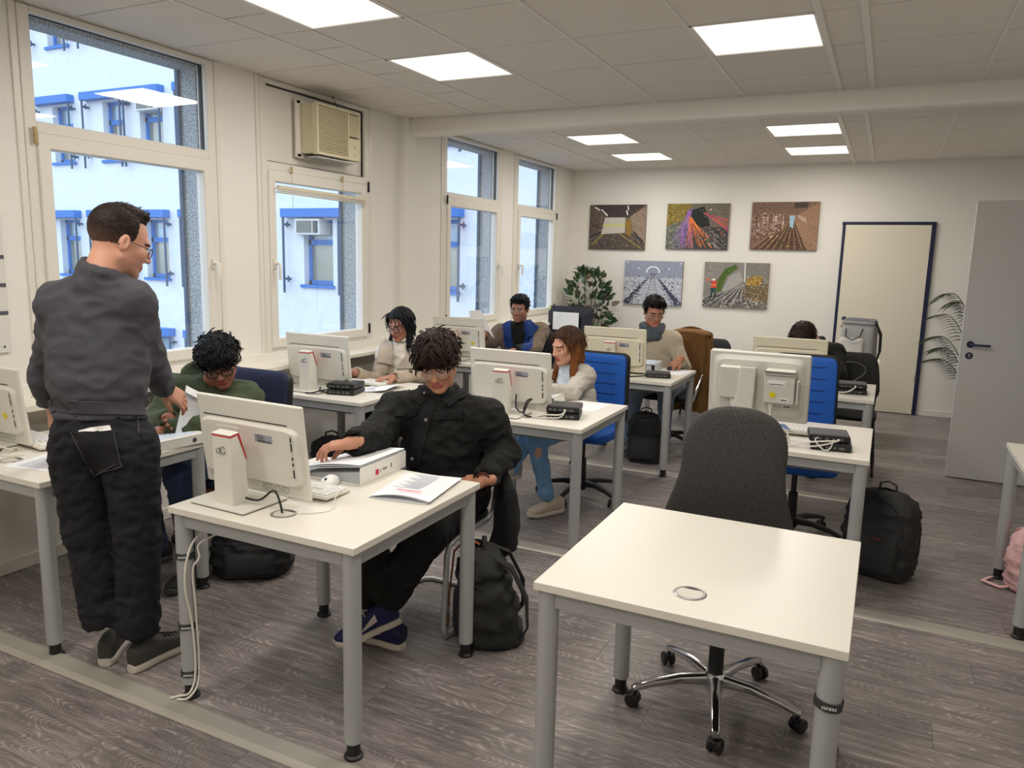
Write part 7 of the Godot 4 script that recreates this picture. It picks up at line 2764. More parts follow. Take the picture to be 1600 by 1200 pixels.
	# the busy detail of a photograph: short strokes in the colours of their surroundings, drawn towards the vanishing point
	var goal: Vector2 = [Vector2(0.45, 0.4), Vector2(0.42, 0.15), Vector2(0.61, 0.33), Vector2(0.5, 0.27), Vector2(0.63, 0.42)][k]
	for i in 3000:
		var q := Vector2(r.randf(), r.randf())
		var c := im.get_pixel(mini(303, int(q.x * 304)), mini(223, int(q.y * 224)))
		var dir := (goal - q).normalized() if r.randf() < 0.7 else Vector2(r.randf_range(-1, 1), r.randf_range(-1, 1)).normalized()
		var far := clampf(q.distance_to(goal) * 1.6, 0.25, 1.0)
		var m := r.randf_range(0.72, 1.25)
		dot_line(im, q, q + dir * r.randf_range(0.006, 0.03) * far, 1.0 + r.randf() * 1.2 * far, Color(c.r * m + r.randf_range(-0.03, 0.03), c.g * m + r.randf_range(-0.03, 0.03), c.b * m + r.randf_range(-0.03, 0.03)))
	return im


func build_wall_things() -> void:
	var spots := [[-3.60, -2.84, 1.79, 2.36, "canvas print of a netted pallet in a cargo hold"], [-2.57, -1.805, 1.81, 2.365, "canvas print of purple and orange cables"], [-1.54, -0.785, 1.82, 2.375, "canvas print of a brown tunnel with rails"], [-3.09, -2.33, 1.10, 1.655, "canvas print of a pale blue-grey tunnel with a white ring"], [-2.06, -1.29, 1.11, 1.66, "canvas print of a worker in an orange vest in a tunnel"]]
	for k in 5:
		var s: Array = spots[k]
		var c := Vector3((s[0] + s[1]) / 2, (s[2] + s[3]) / 2, FAR_Z + 0.001)
		var w: float = s[1] - s[0]
		var h: float = s[3] - s[2]
		var o := thing("canvas_print", s[4] + ", on the end wall", "picture", c, 0.0, "canvas prints on the end wall")
		var b := MB.new()
		b.rbox(Vector3(0, 0, 0.014), Vector3(w, h, 0.028), 0.002)
		part(o, "stretcher", b, mat("canvas_side", rgb(120, 110, 104), 0.9))
		var f := MB.new()
		f.quad(Vector3(-w / 2 + 0.001, h / 2 - 0.001, 0.0286), Vector3(w / 2 - 0.001, h / 2 - 0.001, 0.0286), Vector3(w / 2 - 0.001, -h / 2 + 0.001, 0.0286), Vector3(-w / 2 + 0.001, -h / 2 + 0.001, 0.0286), Vector3.BACK)
		var m := mat("picture_%d" % k, Color.WHITE, 0.75)
		m.albedo_texture = ImageTexture.create_from_image(picture(k))
		part(o, "printed_canvas", f, m)
	air_conditioner()
	# raised blind in the second window, hanging a little askew
	var bl := thing("rolled_blind", "raised slatted blind hanging askew in the air conditioner window", "blind", Vector3(WALL_X + 0.045, 2.06, -4.60))
	bl.rotation.x = deg_to_rad(-0.6)
	for k in 4:
		var m := MB.new()
		m.rbox(Vector3(0.002 * k, 0.024 - k * 0.013, 0.01 * (k % 2)), Vector3(0.026, 0.009 if k else 0.018, 0.98), 0.003)
		part(bl, "slat", m, mat("blind_cream", rgb(226, 216, 194), 0.6))
	for zz in [0.34, -0.22]:
		var m := MB.new()
		m.rbox(Vector3(-0.006, 0.15, zz), Vector3(0.014, 0.045, 0.018), 0.003)
		m.tube([Vector3(-0.004, 0.13, zz), Vector3(0.0, 0.0, zz), Vector3(0.0, -0.12, zz)], 0.0015, 5)
		part(bl, "cord_holder", m, mat("brass_clip", rgb(190, 172, 136), 0.5, 0.3))
	# notice board on the window wall
	var nb := thing("notice_board", "white notice board with dark grey stripes on the window wall", "notice board", Vector3(WALL_X + 0.001, 0, -1.83))
	var m := MB.new()
	m.rbox(Vector3(0.006, 1.55, 0), Vector3(0.012, 0.86, 0.88), 0.003)
	part(nb, "board", m, mat("board_white", rgb(222, 220, 214), 0.5))
	for y in [1.85, 1.585, 1.45, 1.315]:
		var st := MB.new()
		st.rbox(Vector3(0.013, y, 0), Vector3(0.004, 0.018, 0.878), 0.001)
		part(nb, "stripe", st, mat("stripe_grey", rgb(84, 86, 96), 0.6))
	for z in [-0.41, 0.41]:
		for y in [1.15, 1.95]:
			var sc := MB.new()
			sc.at(Vector3(0.012, y, z), Basis(Vector3(0, 0, 1), Vector3(1, 0, 0), Vector3(0, 1, 0)))
			sc.lathe([Vector2(0, 0), Vector2(0.006, 0), Vector2(0.005, 0.002), Vector2(0, 0.002)], 10)
			part(nb, "screw", sc, mats.print_dark)
	# projector under the ceiling, only its foot shows
	var pj := thing("projector", "pale grey projector hanging from the ceiling near the notice board", "projector", Vector3(-3.06, 2.63, -1.96), deg_to_rad(12))
	var pb := MB.new()
	pb.loft([[Vector3(0, 0.0, 0), Vector3(0.17, 0, 0), Vector3(0, 0, 0.14)], [Vector3(0, 0.006, 0), Vector3(0.195, 0, 0), Vector3(0, 0, 0.165)], [Vector3(0, 0.02, 0), Vector3(0.205, 0, 0), Vector3(0, 0, 0.175)], [Vector3(0, 0.085, 0), Vector3(0.205, 0, 0), Vector3(0, 0, 0.175)], [Vector3(0, 0.1, 0), Vector3(0.19, 0, 0), Vector3(0, 0, 0.16)]], 3.6, 40)
	part(pj, "projector_body", pb, mat("projector_grey", rgb(206, 204, 200), 0.4))
	var pp := MB.new()
	pp.tube([Vector3(0, 0.09, 0), Vector3(0, 0.17, 0)], 0.025, 14)
	part(pj, "ceiling_mount", pp, mats.grey_steel)
	var pv := MB.new()
	for k in 7:
		pv.rbox(Vector3(0.1 + k * 0.012, -0.0005, 0.02), Vector3(0.004, 0.003, 0.16), 0.001)
	part(pj, "vent", pv, mats.print_dark)
	var pl := MB.new()
	pl.at(Vector3(-0.1, 0.05, 0.16), Basis(Vector3.RIGHT, PI / 2))
	pl.lathe([Vector2(0, 0), Vector2(0.035, 0), Vector2(0.035, 0.03), Vector2(0.028, 0.03), Vector2(0.02, 0.018), Vector2(0, 0.022)], 22)
	part(pj, "lens", pl, mats.black_plastic)


func air_conditioner() -> void:
	var o := thing("air_conditioner", "cream window air conditioner built into the window's top panel", "air conditioner", Vector3(WALL_X, 2.51, -4.62))
	var cream := mat("aircon_cream", rgb(222, 212, 180), 0.55)
	var b := MB.new()
	b.rbox(Vector3(0.06, 0, 0), Vector3(0.16, 0.335, 0.47), 0.004)
	part(o, "casing", b, cream)
	var fr := MB.new()
	for e in [[Vector3(0.155, 0.168, 0), Vector3(0.05, 0.018, 0.495)], [Vector3(0.155, -0.166, 0), Vector3(0.05, 0.02, 0.495)], [Vector3(0.155, 0, 0.238), Vector3(0.05, 0.335, 0.018)], [Vector3(0.155, 0, -0.238), Vector3(0.05, 0.335, 0.018)], [Vector3(0.158, 0, -0.105), Vector3(0.045, 0.33, 0.014)], [Vector3(0.158, -0.09, -0.172), Vector3(0.046, 0.15, 0.13)]]:
		fr.rbox(e[0], e[1], 0.005)
	var front := part(o, "front_frame", fr, cream)
	var bk := MB.new()
	bk.box(Vector3(0.142, 0, 0), Vector3(0.01, 0.32, 0.46))
	part(o, "filter", bk, mat("aircon_dark", rgb(84, 78, 64), 0.8))
	for k in 21:
		var s := MB.new()
		s.at(Vector3(0.166, 0.148 - k * 0.0147, 0.066), Basis(Vector3.BACK, deg_to_rad(35)))
		s.box(Vector3.ZERO, Vector3(0.02, 0.0045, 0.325))
		part(front, "louvre", s, cream)
	for k in 6:
		var s := MB.new()
		s.at(Vector3(0.166, 0.075, -0.122 - k * 0.02), Basis(Vector3.UP, deg_to_rad(25)))
		s.box(Vector3.ZERO, Vector3(0.02, 0.155, 0.0035))
		part(front, "outlet_vane", s, cream)
	for k in 2:
		var kn := MB.new()
		kn.at(Vector3(0.181, -0.075 - k * 0.05, -0.172), Basis(Vector3(0, 0, 1), Vector3(1, 0, 0), Vector3(0, 1, 0)))
		kn.lathe([Vector2(0, 0), Vector2(0.015, 0), Vector2(0.013, 0.012), Vector2(0, 0.012)], 16)
		part(front, "knob", kn, cream)
	var sp := MB.new()
	for e in [[Vector3(0.014, 0.185, 0), Vector3(0.02, 0.03, 0.56)], [Vector3(0.014, -0.185, 0), Vector3(0.02, 0.03, 0.56)], [Vector3(0.014, 0, 0.262), Vector3(0.02, 0.39, 0.05)], [Vector3(0.014, 0, -0.262), Vector3(0.02, 0.39, 0.05)]]:
		sp.rbox(e[0], e[1], 0.003)
	part(o, "mounting_frame", sp, mats.upvc)
	var br := MB.new()
	br.rbox(Vector3(0.08, -0.19, 0), Vector3(0.15, 0.012, 0.44), 0.003)
	br.tube([Vector3(0.1, -0.2, -0.1), Vector3(0.11, -0.215, -0.12), Vector3(0.1, -0.235, -0.14)], 0.003, 6)
	part(o, "bracket", br, mats.silver)
	var wire := MB.new()
	wire.tube([Vector3(0.03, 0.29, -0.1), Vector3(0.05, 0.22, -0.13), Vector3(0.1, 0.185, -0.12)], 0.003, 6)
	part(o, "cable", wire, mats.print_dark)


# ---------------------------------------------------------------- things on the tables
func mini_pc(at: Vector3, turn: float, label: String) -> void:
	var o := thing("mini_computer", label, "computer", at, turn, "black mini computers")
	var b := MB.new()
	b.rbox(Vector3(0, 0.019, 0), Vector3(0.19, 0.034, 0.185), 0.006)
	part(o, "case", b, mats.black_plastic)
	var t := MB.new()
	t.rbox(Vector3(0, 0.0365, 0), Vector3(0.15, 0.002, 0.15), 0.001)
	part(o, "top_panel", t, mat("pc_top", rgb(52, 52, 52), 0.5))
	var p := MB.new()
	for q in [[-0.07, 0.016], [-0.045, 0.016], [-0.012, 0.02], [0.02, 0.014], [0.05, 0.026]]:
		p.box(Vector3(q[0], 0.018, 0.0928), Vector3(q[1], 0.011, 0.002))
	part(o, "port", p, mat("port_grey", rgb(112, 112, 110), 0.5, 0.5))
	for s in [-1.0, 1.0]:
		var f := MB.new()
		f.box(Vector3(s * 0.07, 0.001, 0), Vector3(0.02, 0.002, 0.15))
		part(o, "rubber_foot", f, mats.black_matt)


func keyboard(at: Vector3, turn: float, label: String) -> void:
	var o := thing("keyboard", label, "keyboard", at, turn, "pale keyboards")
	var b := MB.new()
	b.at(Vector3(0, 0.012, 0), Basis(Vector3.RIGHT, deg_to_rad(-4)))
	b.rbox(Vector3.ZERO, Vector3(0.44, 0.014, 0.15), 0.004)
	part(o, "case", b, mat("keyboard_pale", rgb(226, 222, 210), 0.5))
	var k := MB.new()
	k.at(Vector3(0, 0.012, 0), Basis(Vector3.RIGHT, deg_to_rad(-4)))
	for r in 6:
		for c in 20:
			if c in [15, 16] and r in [3, 4]: continue
			k.rbox(Vector3(-0.2 + c * 0.021 + (0.004 if c > 14 else 0.0), 0.0095, -0.058 + r * 0.0225), Vector3(0.0175, 0.007, 0.0178), 0.0025)
	var ks := part(o, "keys", k, mats.label_white)
	for s in [-1.0, 1.0]:
		var f := MB.new()
		f.rbox(Vector3(s * 0.18, 0.004, -0.06), Vector3(0.02, 0.008, 0.02), 0.001)
		part(o, "flip_foot", f, mats.label_white)


func mouse(at: Vector3, turn: float, label: String, m: Material) -> void:
	var o := thing("mouse", label, "mouse", at, turn)
	var b := MB.new()
	b.loft([[Vector3(0, 0.002, 0.0), Vector3(0.03, 0, 0), Vector3(0, 0, 0.052)], [Vector3(0, 0.014, 0), Vector3(0.031, 0, 0), Vector3(0, 0, 0.054)], [Vector3(0, 0.028, -0.004), Vector3(0.025, 0, 0), Vector3(0, 0, 0.042)], [Vector3(0, 0.036, -0.006), Vector3(0.012, 0, 0), Vector3(0, 0, 0.02)]], 2.4, 24)
	part(o, "shell", b, m)
	var w := MB.new()
	w.at(Vector3(0, 0.03, 0.03), Basis(Vector3.BACK, PI / 2))
	w.lathe([Vector2(0, -0.003), Vector2(0.007, -0.003), Vector2(0.007, 0.003), Vector2(0, 0.003)], 12)
	part(o, "wheel", w, mats.print_dark)


func sheet_of_paper(at: Vector3, turn: float, w: float, h: float, label: String, lines := true, curl := 0.0) -> void:
	var o := thing("paper_sheet", label, "paper", at, turn)
	var m := MB.new()
	m.sheet(func(a: float, b: float) -> Vector3: return Vector3((a - 0.5) * w, 0.001 + curl * (a * a) * 0.03 + curl * 0.01 * sin(b * 3.0), (b - 0.5) * h), 10, 10, 0.0008)
	part(o, "sheet", m, mats.paper)
	if lines:
		var t := MB.new()
		for k in 12:
			var y := -0.4 + k * 0.07
			t.box(Vector3(-0.04 * w * (k % 3), 0.0022 + curl * 0.012, y * h), Vector3(w * (0.7 - 0.08 * (k % 3)), 0.0005, 0.003))
		part(o, "print", t, mat("print_pale", rgb(160, 168, 186), 0.8))


func closed_binder(at: Vector3, turn: float, thick: float, label: String, side: Material) -> void:
	var o := thing("ring_binder", label, "binder", at, turn)
	var c := MB.new()
	c.rbox(Vector3(0, 0.0015, 0), Vector3(0.285, 0.003, 0.32), 0.001)
	c.rbox(Vector3(0, thick - 0.0015, 0), Vector3(0.285, 0.003, 0.32), 0.001)
	c.rbox(Vector3(0.141, thick / 2, 0), Vector3(0.003, thick, 0.32), 0.001)
	part(o, "cover", c, side)
	var p := MB.new()
	p.rbox(Vector3(-0.01, thick / 2, 0), Vector3(0.24, thick - 0.012, 0.297), 0.002)
	part(o, "pages", p, mats.paper)
	var pr := MB.new()
	pr.rbox(Vector3(0.0, thick + 0.0006, 0), Vector3(0.22, 0.001, 0.26), 0.0003)
	part(o, "cover_sheet", pr, mat("cover_pale_blue", rgb(206, 218, 236), 0.7))
	var hl := MB.new()
	hl.at(Vector3(0.1428, thick / 2, -0.09), Basis(Vector3.BACK, -PI / 2))
	hl.lathe([Vector2(0, 0), Vector2(0.011, 0), Vector2(0.011, 0.001), Vector2(0, 0.001)], 16)
	part(o, "finger_hole", hl, mats.print_dark)


func open_binder() -> void:
	# ring binder lying on the table, spine upright on its right side, pages sloping down to the left
	var o := thing("ring_binder", "open white ring binder with a red square on its spine, under the student's hand", "binder", Vector3(-1.79, TOP, -2.50), deg_to_rad(1))
	var sp := MB.new()
	sp.rbox(Vector3(-0.002, 0.036, 0), Vector3(0.005, 0.072, 0.325), 0.002)
	var s := part(o, "spine", sp, mat("binder_white", rgb(238, 236, 228), 0.45))
	var sq := MB.new()
	sq.box(Vector3(0.0008, 0.03, 0.05), Vector3(0.0006, 0.022, 0.022))
	part(s, "red_square", sq, mat("magenta_red", rgb(196, 18, 62), 0.5))
	var tx := MB.new()
	tx.box(Vector3(0.0008, 0.031, 0.026), Vector3(0.0006, 0.012, 0.004))
	for k in 4:
		tx.box(Vector3(0.0008, 0.034 - 0.002 * (k % 2), 0.008 - k * 0.008), Vector3(0.0006, 0.009, 0.005))
	tx.box(Vector3(0.0008, 0.036, -0.05), Vector3(0.0006, 0.018, 0.006))
	part(s, "spine_print", tx, mats.print_dark)
	var lo := MB.new()
	lo.rbox(Vector3(-0.15, 0.0015, 0), Vector3(0.29, 0.003, 0.325), 0.001)
	part(o, "lower_cover", lo, mat("binder_white", rgb(238, 236, 228), 0.45))
	var dk := MB.new()
	dk.at(Vector3.ZERO, Basis.IDENTITY)
	dk.prism([Vector2(-0.006, 0.004), Vector2(-0.006, 0.052), Vector2(-0.16, 0.03), Vector2(-0.28, 0.012), Vector2(-0.28, 0.004)], -0.15, 0.15)
	part(o, "pages", dk, mat("page_edges", rgb(188, 190, 196), 0.8))
	for k in 3:
		var t := MB.new()
		t.sheet(func(a: float, b: float) -> Vector3: return Vector3(lerpf(-0.004, -0.31 - 0.012 * k, a), 0.006 + 0.004 * (2 - k) + lerpf(0.068, 0.012, a) + 0.012 * sin(a * PI) * (1.0 - k * 0.3) + 0.01 * a * a * (b - 0.4), lerpf(-0.158, 0.158, b) + 0.01 * k * a), 16, 8, 0.0008)
		part(o, "page", t, mats.paper)
	var rg := MB.new()
	for z in [-0.04, 0.04]:
		var pts := []
		for k in 9:
			var a := PI * k / 8.0
			pts.append(Vector3(-0.06 + 0.025 * cos(a), 0.05 + 0.022 * sin(a), z))
		rg.tube(pts, 0.002, 6)
	part(o, "ring", rg, mats.silver)


func cable(called: String, label: String, pts: Array, r: float, m: Material) -> void:
	# smooth the corners
	var cv := Curve3D.new()
	for i in pts.size():
		var t := Vector3.ZERO
		if i > 0 and i < pts.size() - 1:
			t = (pts[i + 1] - pts[i - 1]) * 0.18
		cv.add_point(pts[i], -t, t)
	cv.bake_interval = 0.012
	var q := Array(cv.get_baked_points())
	var mb := MB.new()
	mb.tube(q, r, 7)
	single(called, label, "cable", mb, m)


func build_desk_things() -> void:
	open_binder()
	# folder of papers beside the binder: three sheets fanned in a card folder
	var fo := thing("paper_folder", "stack of printed sheets in an open card folder at the table corner", "folder", Vector3(-1.585, TOP, -2.42), deg_to_rad(9))
	var names := ["card_cover", "printed_sheet", "printed_sheet"]
	for k in 3:
		var m := MB.new()
		m.sheet(func(a: float, b: float) -> Vector3: return Vector3((a - 0.5) * 0.24 + 0.006 * k, 0.0015 + 0.003 * k + (0.016 * sin(a * PI) * smoothstep(0.3, 1.0, b) + 0.004 * a) * (0.0 if k == 0 else 1.0), (b - 0.5) * 0.335), 14, 12, 0.0009)
		part(fo, names[k], m, mats.paper)
	var pr := MB.new()
	for k in 13:
		var b := 0.08 + k * 0.05
		var y := 0.010 + 0.016 * smoothstep(0.3, 1.0, b)
		pr.box(Vector3(-0.01 + 0.01 * (k % 3), y + 0.0018, (b - 0.5) * 0.335), Vector3(0.11 - 0.02 * (k % 3), 0.0006, 0.003))
	part(fo, "print", pr, mat("print_pale", rgb(160, 168, 186), 0.8))
	var rd := MB.new()
	rd.box(Vector3(0.03, 0.0305, 0.12), Vector3(0.1, 0.0008, 0.007))
	part(fo, "red_line", rd, mat("pale_red", rgb(226, 104, 116), 0.7))
	keyboard(Vector3(-1.985, TOP, -2.165), deg_to_rad(4), "pale keyboard behind the monitor, beside the open ring binder")
	mouse(Vector3(-1.90, TOP, -2.29), 0.2, "small white mouse between keyboard and open ring binder", mats.label_white)
	cable("monitor_cable", "black cable running from the monitor stand into the table grommet", [Vector3(-1.98, TOP + 0.035, -1.93), Vector3(-1.93, TOP + 0.03, -1.945), Vector3(-1.875, TOP + 0.07, -1.955), Vector3(-1.845, TOP + 0.05, -1.95), Vector3(-1.82, TOP + 0.002, -1.94)], 0.004, mats.cable_black)
	cable("mouse_cable", "thin white mouse cable lying beside the table grommet", [Vector3(-1.80, TOP + 0.003, -1.945), Vector3(-1.72, TOP + 0.003, -2.0), Vector3(-1.70, TOP + 0.003, -2.06), Vector3(-1.74, TOP + 0.022, -2.13), Vector3(-1.78, TOP + 0.02, -2.22)], 0.002, mats.cable_white)
	# cable tied to the front left leg
	var lx := -2.188
	var lz := -1.836
	cable("leg_cable", "white power cable strapped down the table leg", [Vector3(-2.05, 0.66, -1.90), Vector3(lx + 0.05, 0.63, lz - 0.03), Vector3(lx + 0.033, 0.57, lz + 0.012), Vector3(lx + 0.026, 0.45, lz + 0.028), Vector3(lx + 0.034, 0.3, lz + 0.012), Vector3(lx + 0.036, 0.12, lz + 0.008), Vector3(lx + 0.03, 0.04, lz + 0.03), Vector3(lx - 0.01, 0.022, lz + 0.05), Vector3(lx - 0.03, 0.018, lz + 0.07)], 0.0045, mats.cable_white)
	cable("leg_cable", "second pale cable looping out below the table top at the strapped leg", [Vector3(-2.05, 0.65, -1.91), Vector3(lx + 0.055, 0.6, lz - 0.02), Vector3(lx + 0.06, 0.55, lz - 0.01), Vector3(lx + 0.04, 0.5, lz + 0.004), Vector3(lx + 0.042, 0.35, lz), Vector3(lx + 0.044, 0.1, lz), Vector3(lx + 0.04, 0.03, lz + 0.04), Vector3(lx, 0.02, lz + 0.064)], 0.004, mats.cable_white)
	for s in [[lx, 0.555, lz, 0.0, "upper dark strap tying the cables to the table leg"], [lx, 0.285, lz, 0.2, "middle dark strap tying the cables to the table leg"], [lx, 0.1, lz, 0.1, "lower dark strap tying the cables to the table leg"], [-0.036, 0.585, -1.891, -0.25, "dark strap around the leg of the empty table"]]:
		var o := thing("cable_strap", s[4], "strap", Vector3(s[0], s[1], s[2]))
		var m := MB.new()
		m.at(Vector3.ZERO, Basis(Vector3.BACK, s[3] * 0.4))
		m.lathe([Vector2(0.0305, -0.011), Vector2(0.034, -0.011), Vector2(0.034, 0.011), Vector2(0.0305, 0.011)], 26)
		part(o, "band", m, mat("strap_grey", rgb(52, 56, 56), 0.7))
		var tm := TextMesh.new()
		var fnt := SystemFont.new()
		fnt.font_names = PackedStringArray(["Droid Sans"])
		fnt.font_weight = 700
		tm.font = fnt
		tm.text = "SERVES"
		tm.font_size = 32
		tm.pixel_size = 0.00032
		tm.depth = 0.0006
		var t := part(o, "strap_lettering", tm, mats.label_white)
		var a := deg_to_rad(35 if s[0] < -1.0 else 5)
		t.transform = Transform3D(Basis(Vector3.UP, a) * Basis(Vector3.BACK, PI), Vector3(sin(a) * 0.0343, 0, cos(a) * 0.0343))
	# table beside the standing man
	keyboard(Vector3(-3.50, TOP, -2.13), deg_to_rad(-8), "pale keyboard beside the standing man")
	sheet_of_paper(Vector3(-3.08, TOP, -1.945), deg_to_rad(12), 0.297, 0.21, "printed sheet beside the standing man's left hand")
	closed_binder(Vector3(-3.0, TOP, -2.40), deg_to_rad(-6), 0.045, "closed white binder with a pale blue cover sheet on the hoodie wearer's table", mat("binder_white", rgb(238, 236, 228), 0.45))
	cable("desk_cable", "black cable looping behind the window-side monitor", [Vector3(-3.62, TOP + 0.05, -1.9), Vector3(-3.5, TOP + 0.06, -1.86), Vector3(-3.44, TOP + 0.03, -1.9), Vector3(-3.47, TOP + 0.004, -1.96), Vector3(-3.58, TOP + 0.004, -1.93)], 0.004, mats.cable_black)
	cable("desk_cable", "white cable looping behind the window-side monitor", [Vector3(-3.6, TOP + 0.06, -1.9), Vector3(-3.44, TOP + 0.07, -1.87), Vector3(-3.38, TOP + 0.03, -1.93), Vector3(-3.42, TOP + 0.004, -2.0), Vector3(-3.36, TOP + 0.004, -1.9), Vector3(-3.3, TOP + 0.004, -1.96)], 0.003, mats.cable_white)
	# sheet held by the hoodie wearer and the standing man
	var hp := thing("held_sheet", "white folded sheet held up by the person in the green hoodie", "paper")
	var pm := MB.new()
	var a0 := at_r(291, 602, 3.86)
	var a1 := at_r(326, 618, 4.0)
	var b0 := at_r(271, 690, 3.82)
	var b1 := at_r(318, 708, 3.98)
	pm.sheet(func(u: float, v: float) -> Vector3: return a0.lerp(a1, u).lerp(b0.lerp(b1, u), v) + Vector3(0.012, 0, 0.012) * sin(u * PI), 10, 8, 0.001)
	part(hp, "sheet", pm, mats.paper)
	var pe := MB.new()
	pe.sheet(func(u: float, v: float) -> Vector3: return a0.lerp(a1, u) + Vector3(0.012, 0, 0.012) * sin(u * PI) + Vector3(0.02, -0.028, 0.022) * v, 10, 2, 0.001)
	part(hp, "folded_edge", pe, mats.paper)
	# beige coat wearer's table
	mini_pc(Vector3(-3.13, TOP, -3.95), deg_to_rad(14), "lower black mini computer at the beige coat wearer's monitor")
	mini_pc(Vector3(-3.135, TOP + 0.038, -3.955), deg_to_rad(14), "upper black mini computer at the beige coat wearer's monitor")
	mouse(Vector3(-3.40, TOP, -4.16), 0.3, "black mouse behind the beige coat wearer's monitor", mats.black_plastic)
	keyboard(Vector3(-3.30, TOP, -4.30), 0.0, "pale keyboard in front of the beige coat wearer")
	sheet_of_paper(Vector3(-3.02, TOP, -4.20), deg_to_rad(8), 0.21, 0.297, "printed handout before the beige coat wearer", true, 0.8)
	for q in [[[Vector3(-3.30, TOP + 0.03, -3.9), Vector3(-3.25, TOP + 0.02, -3.84), Vector3(-3.2, TOP + 0.01, -3.86), Vector3(-3.15, TOP + 0.02, -3.86)], "black cable from the beige coat wearer's monitor to the mini computers"], [[Vector3(-3.34, TOP + 0.004, -3.80), Vector3(-3.27, TOP + 0.012, -3.78), Vector3(-3.21, TOP + 0.03, -3.82), Vector3(-3.15, TOP + 0.03, -3.87)], "second black cable at the beige coat wearer's mini computers"]]:
		cable("desk_cable", q[1], q[0], 0.005, mats.cable_black)
	# brown-haired woman's table
	mini_pc(Vector3(-1.615, TOP, -4.03), deg_to_rad(16), "lower black mini computer before the person with long brown hair")
	mini_pc(Vector3(-1.615, TOP + 0.038, -4.03), deg_to_rad(14), "upper black mini computer before the person with long brown hair")
	closed_binder(Vector3(-1.93, TOP, -4.40), deg_to_rad(4), 0.06, "white ring binder half hidden behind the brown-haired person's monitor", mat("binder_white", rgb(238, 236, 228), 0.45))
	sheet_of_paper(Vector3(-1.62, TOP, -4.40), deg_to_rad(-6), 0.21, 0.297, "blank sheet at the edge of the brown-haired person's table", false)
	cable("desk_cable", "black cable loop between the brown-haired person's monitor and computer", [Vector3(-1.88, TOP + 0.12, -3.93), Vector3(-1.865, TOP + 0.05, -3.9), Vector3(-1.81, TOP + 0.03, -3.88), Vector3(-1.78, TOP + 0.09, -3.88), Vector3(-1.76, TOP + 0.11, -3.89), Vector3(-1.80, TOP + 0.09, -3.9), Vector3(-1.81, TOP + 0.02, -3.89), Vector3(-1.76, TOP + 0.006, -3.9), Vector3(-1.68, TOP + 0.02, -3.94)], 0.0045, mats.cable_black)
	for q in [[0.0, "white network cable in front of the brown-haired person's computer"], [0.016, "second white cable in front of the brown-haired person's computer"]]:
		cable("desk_cable", q[1], [Vector3(-1.76, TOP + 0.008, -3.89), Vector3(-1.68, TOP + 0.01 + q[0], -3.90), Vector3(-1.60, TOP + 0.016 + q[0], -3.915), Vector3(-1.57, TOP + 0.055, -3.925), Vector3(-1.585, TOP + 0.058, -3.94)], 0.0038, mats.cable_white)
	# old monitor's table
	mini_pc(Vector3(-0.185, TOP, -4.06), deg_to_rad(4), "lower black mini computer beside the old grey monitor")
	mini_pc(Vector3(-0.20, TOP + 0.038, -4.08), deg_to_rad(8), "upper black mini computer beside the old grey monitor")
	keyboard(Vector3(-0.42, TOP, -4.30), deg_to_rad(5), "pale keyboard behind the old grey monitor")
	var ph := thing("phone", "blue phone with a white frame beside the old grey monitor", "phone", Vector3(-0.45, TOP + 0.022, -4.29), deg_to_rad(20))
	var pb := MB.new()
	pb.rbox(Vector3(0, 0.005, 0), Vector3(0.08, 0.008, 0.155), 0.003)
	part(ph, "frame", pb, mats.label_white)
	var pb2 := MB.new()
	pb2.rbox(Vector3(0, 0.0095, 0), Vector3(0.07, 0.002, 0.14), 0.0008)
	part(ph, "glass_face", pb2, mat("slate_blue", rgb(84, 108, 150), 0.25))
	for q in [[0.0, "white cable bundle in front of the old monitor's computers"], [0.02, "second white cable in front of the old monitor's computers"]]:
		cable("desk_cable", q[1], [Vector3(-0.46 + q[0], TOP + 0.006, -3.985 - q[0]), Vector3(-0.38, TOP + 0.008, -3.95), Vector3(-0.3, TOP + 0.012 + q[0], -3.955), Vector3(-0.22, TOP + 0.03 + q[0], -3.945), Vector3(-0.15, TOP + 0.058, -3.955), Vector3(-0.15, TOP + 0.058, -3.985)], 0.004, mats.cable_white)
	cable("desk_cable", "thin white cable hanging in a loop before the old monitor's computers", [Vector3(-0.24, TOP + 0.06, -3.98), Vector3(-0.25, TOP + 0.05, -3.945), Vector3(-0.21, TOP + 0.012, -3.935), Vector3(-0.18, TOP + 0.02, -3.94), Vector3(-0.17, TOP + 0.056, -3.98)], 0.003, mats.cable_white)
	# scarf wearer's table
	mini_pc(Vector3(-1.575, TOP, -5.90), deg_to_rad(16), "single black mini computer before the person with the grey scarf")
	closed_binder(Vector3(-1.80, TOP, -6.20), deg_to_rad(4), 0.07, "grey-edged binder beside the scarf wearer's monitor", mat("binder_grey", rgb(206, 208, 212), 0.5))
	sheet_of_paper(Vector3(-1.53, TOP, -6.23), deg_to_rad(-10), 0.21, 0.297, "white sheet under the scarf wearer's mouse hand", false)
	mouse(Vector3(-1.585, TOP + 0.002, -6.33), 0.2, "black mouse under the scarf wearer's hand", mats.black_plastic)
	keyboard(Vector3(-1.86, TOP, -6.0), 0.0, "pale keyboard half hidden behind the scarf wearer's monitor")
	cable("desk_cable", "white cable between the scarf wearer's monitor and computer", [Vector3(-1.86, TOP + 0.01, -5.78), Vector3(-1.78, TOP + 0.006, -5.76), Vector3(-1.72, TOP + 0.01, -5.8), Vector3(-1.66, TOP + 0.018, -5.80)], 0.005, mats.cable_white)
	cable("desk_cable", "black cable between the scarf wearer's monitor and computer", [Vector3(-1.88, TOP + 0.02, -5.77), Vector3(-1.8, TOP + 0.006, -5.72), Vector3(-1.73, TOP + 0.006, -5.76), Vector3(-1.64, TOP + 0.015, -5.80)], 0.005, mats.cable_black)
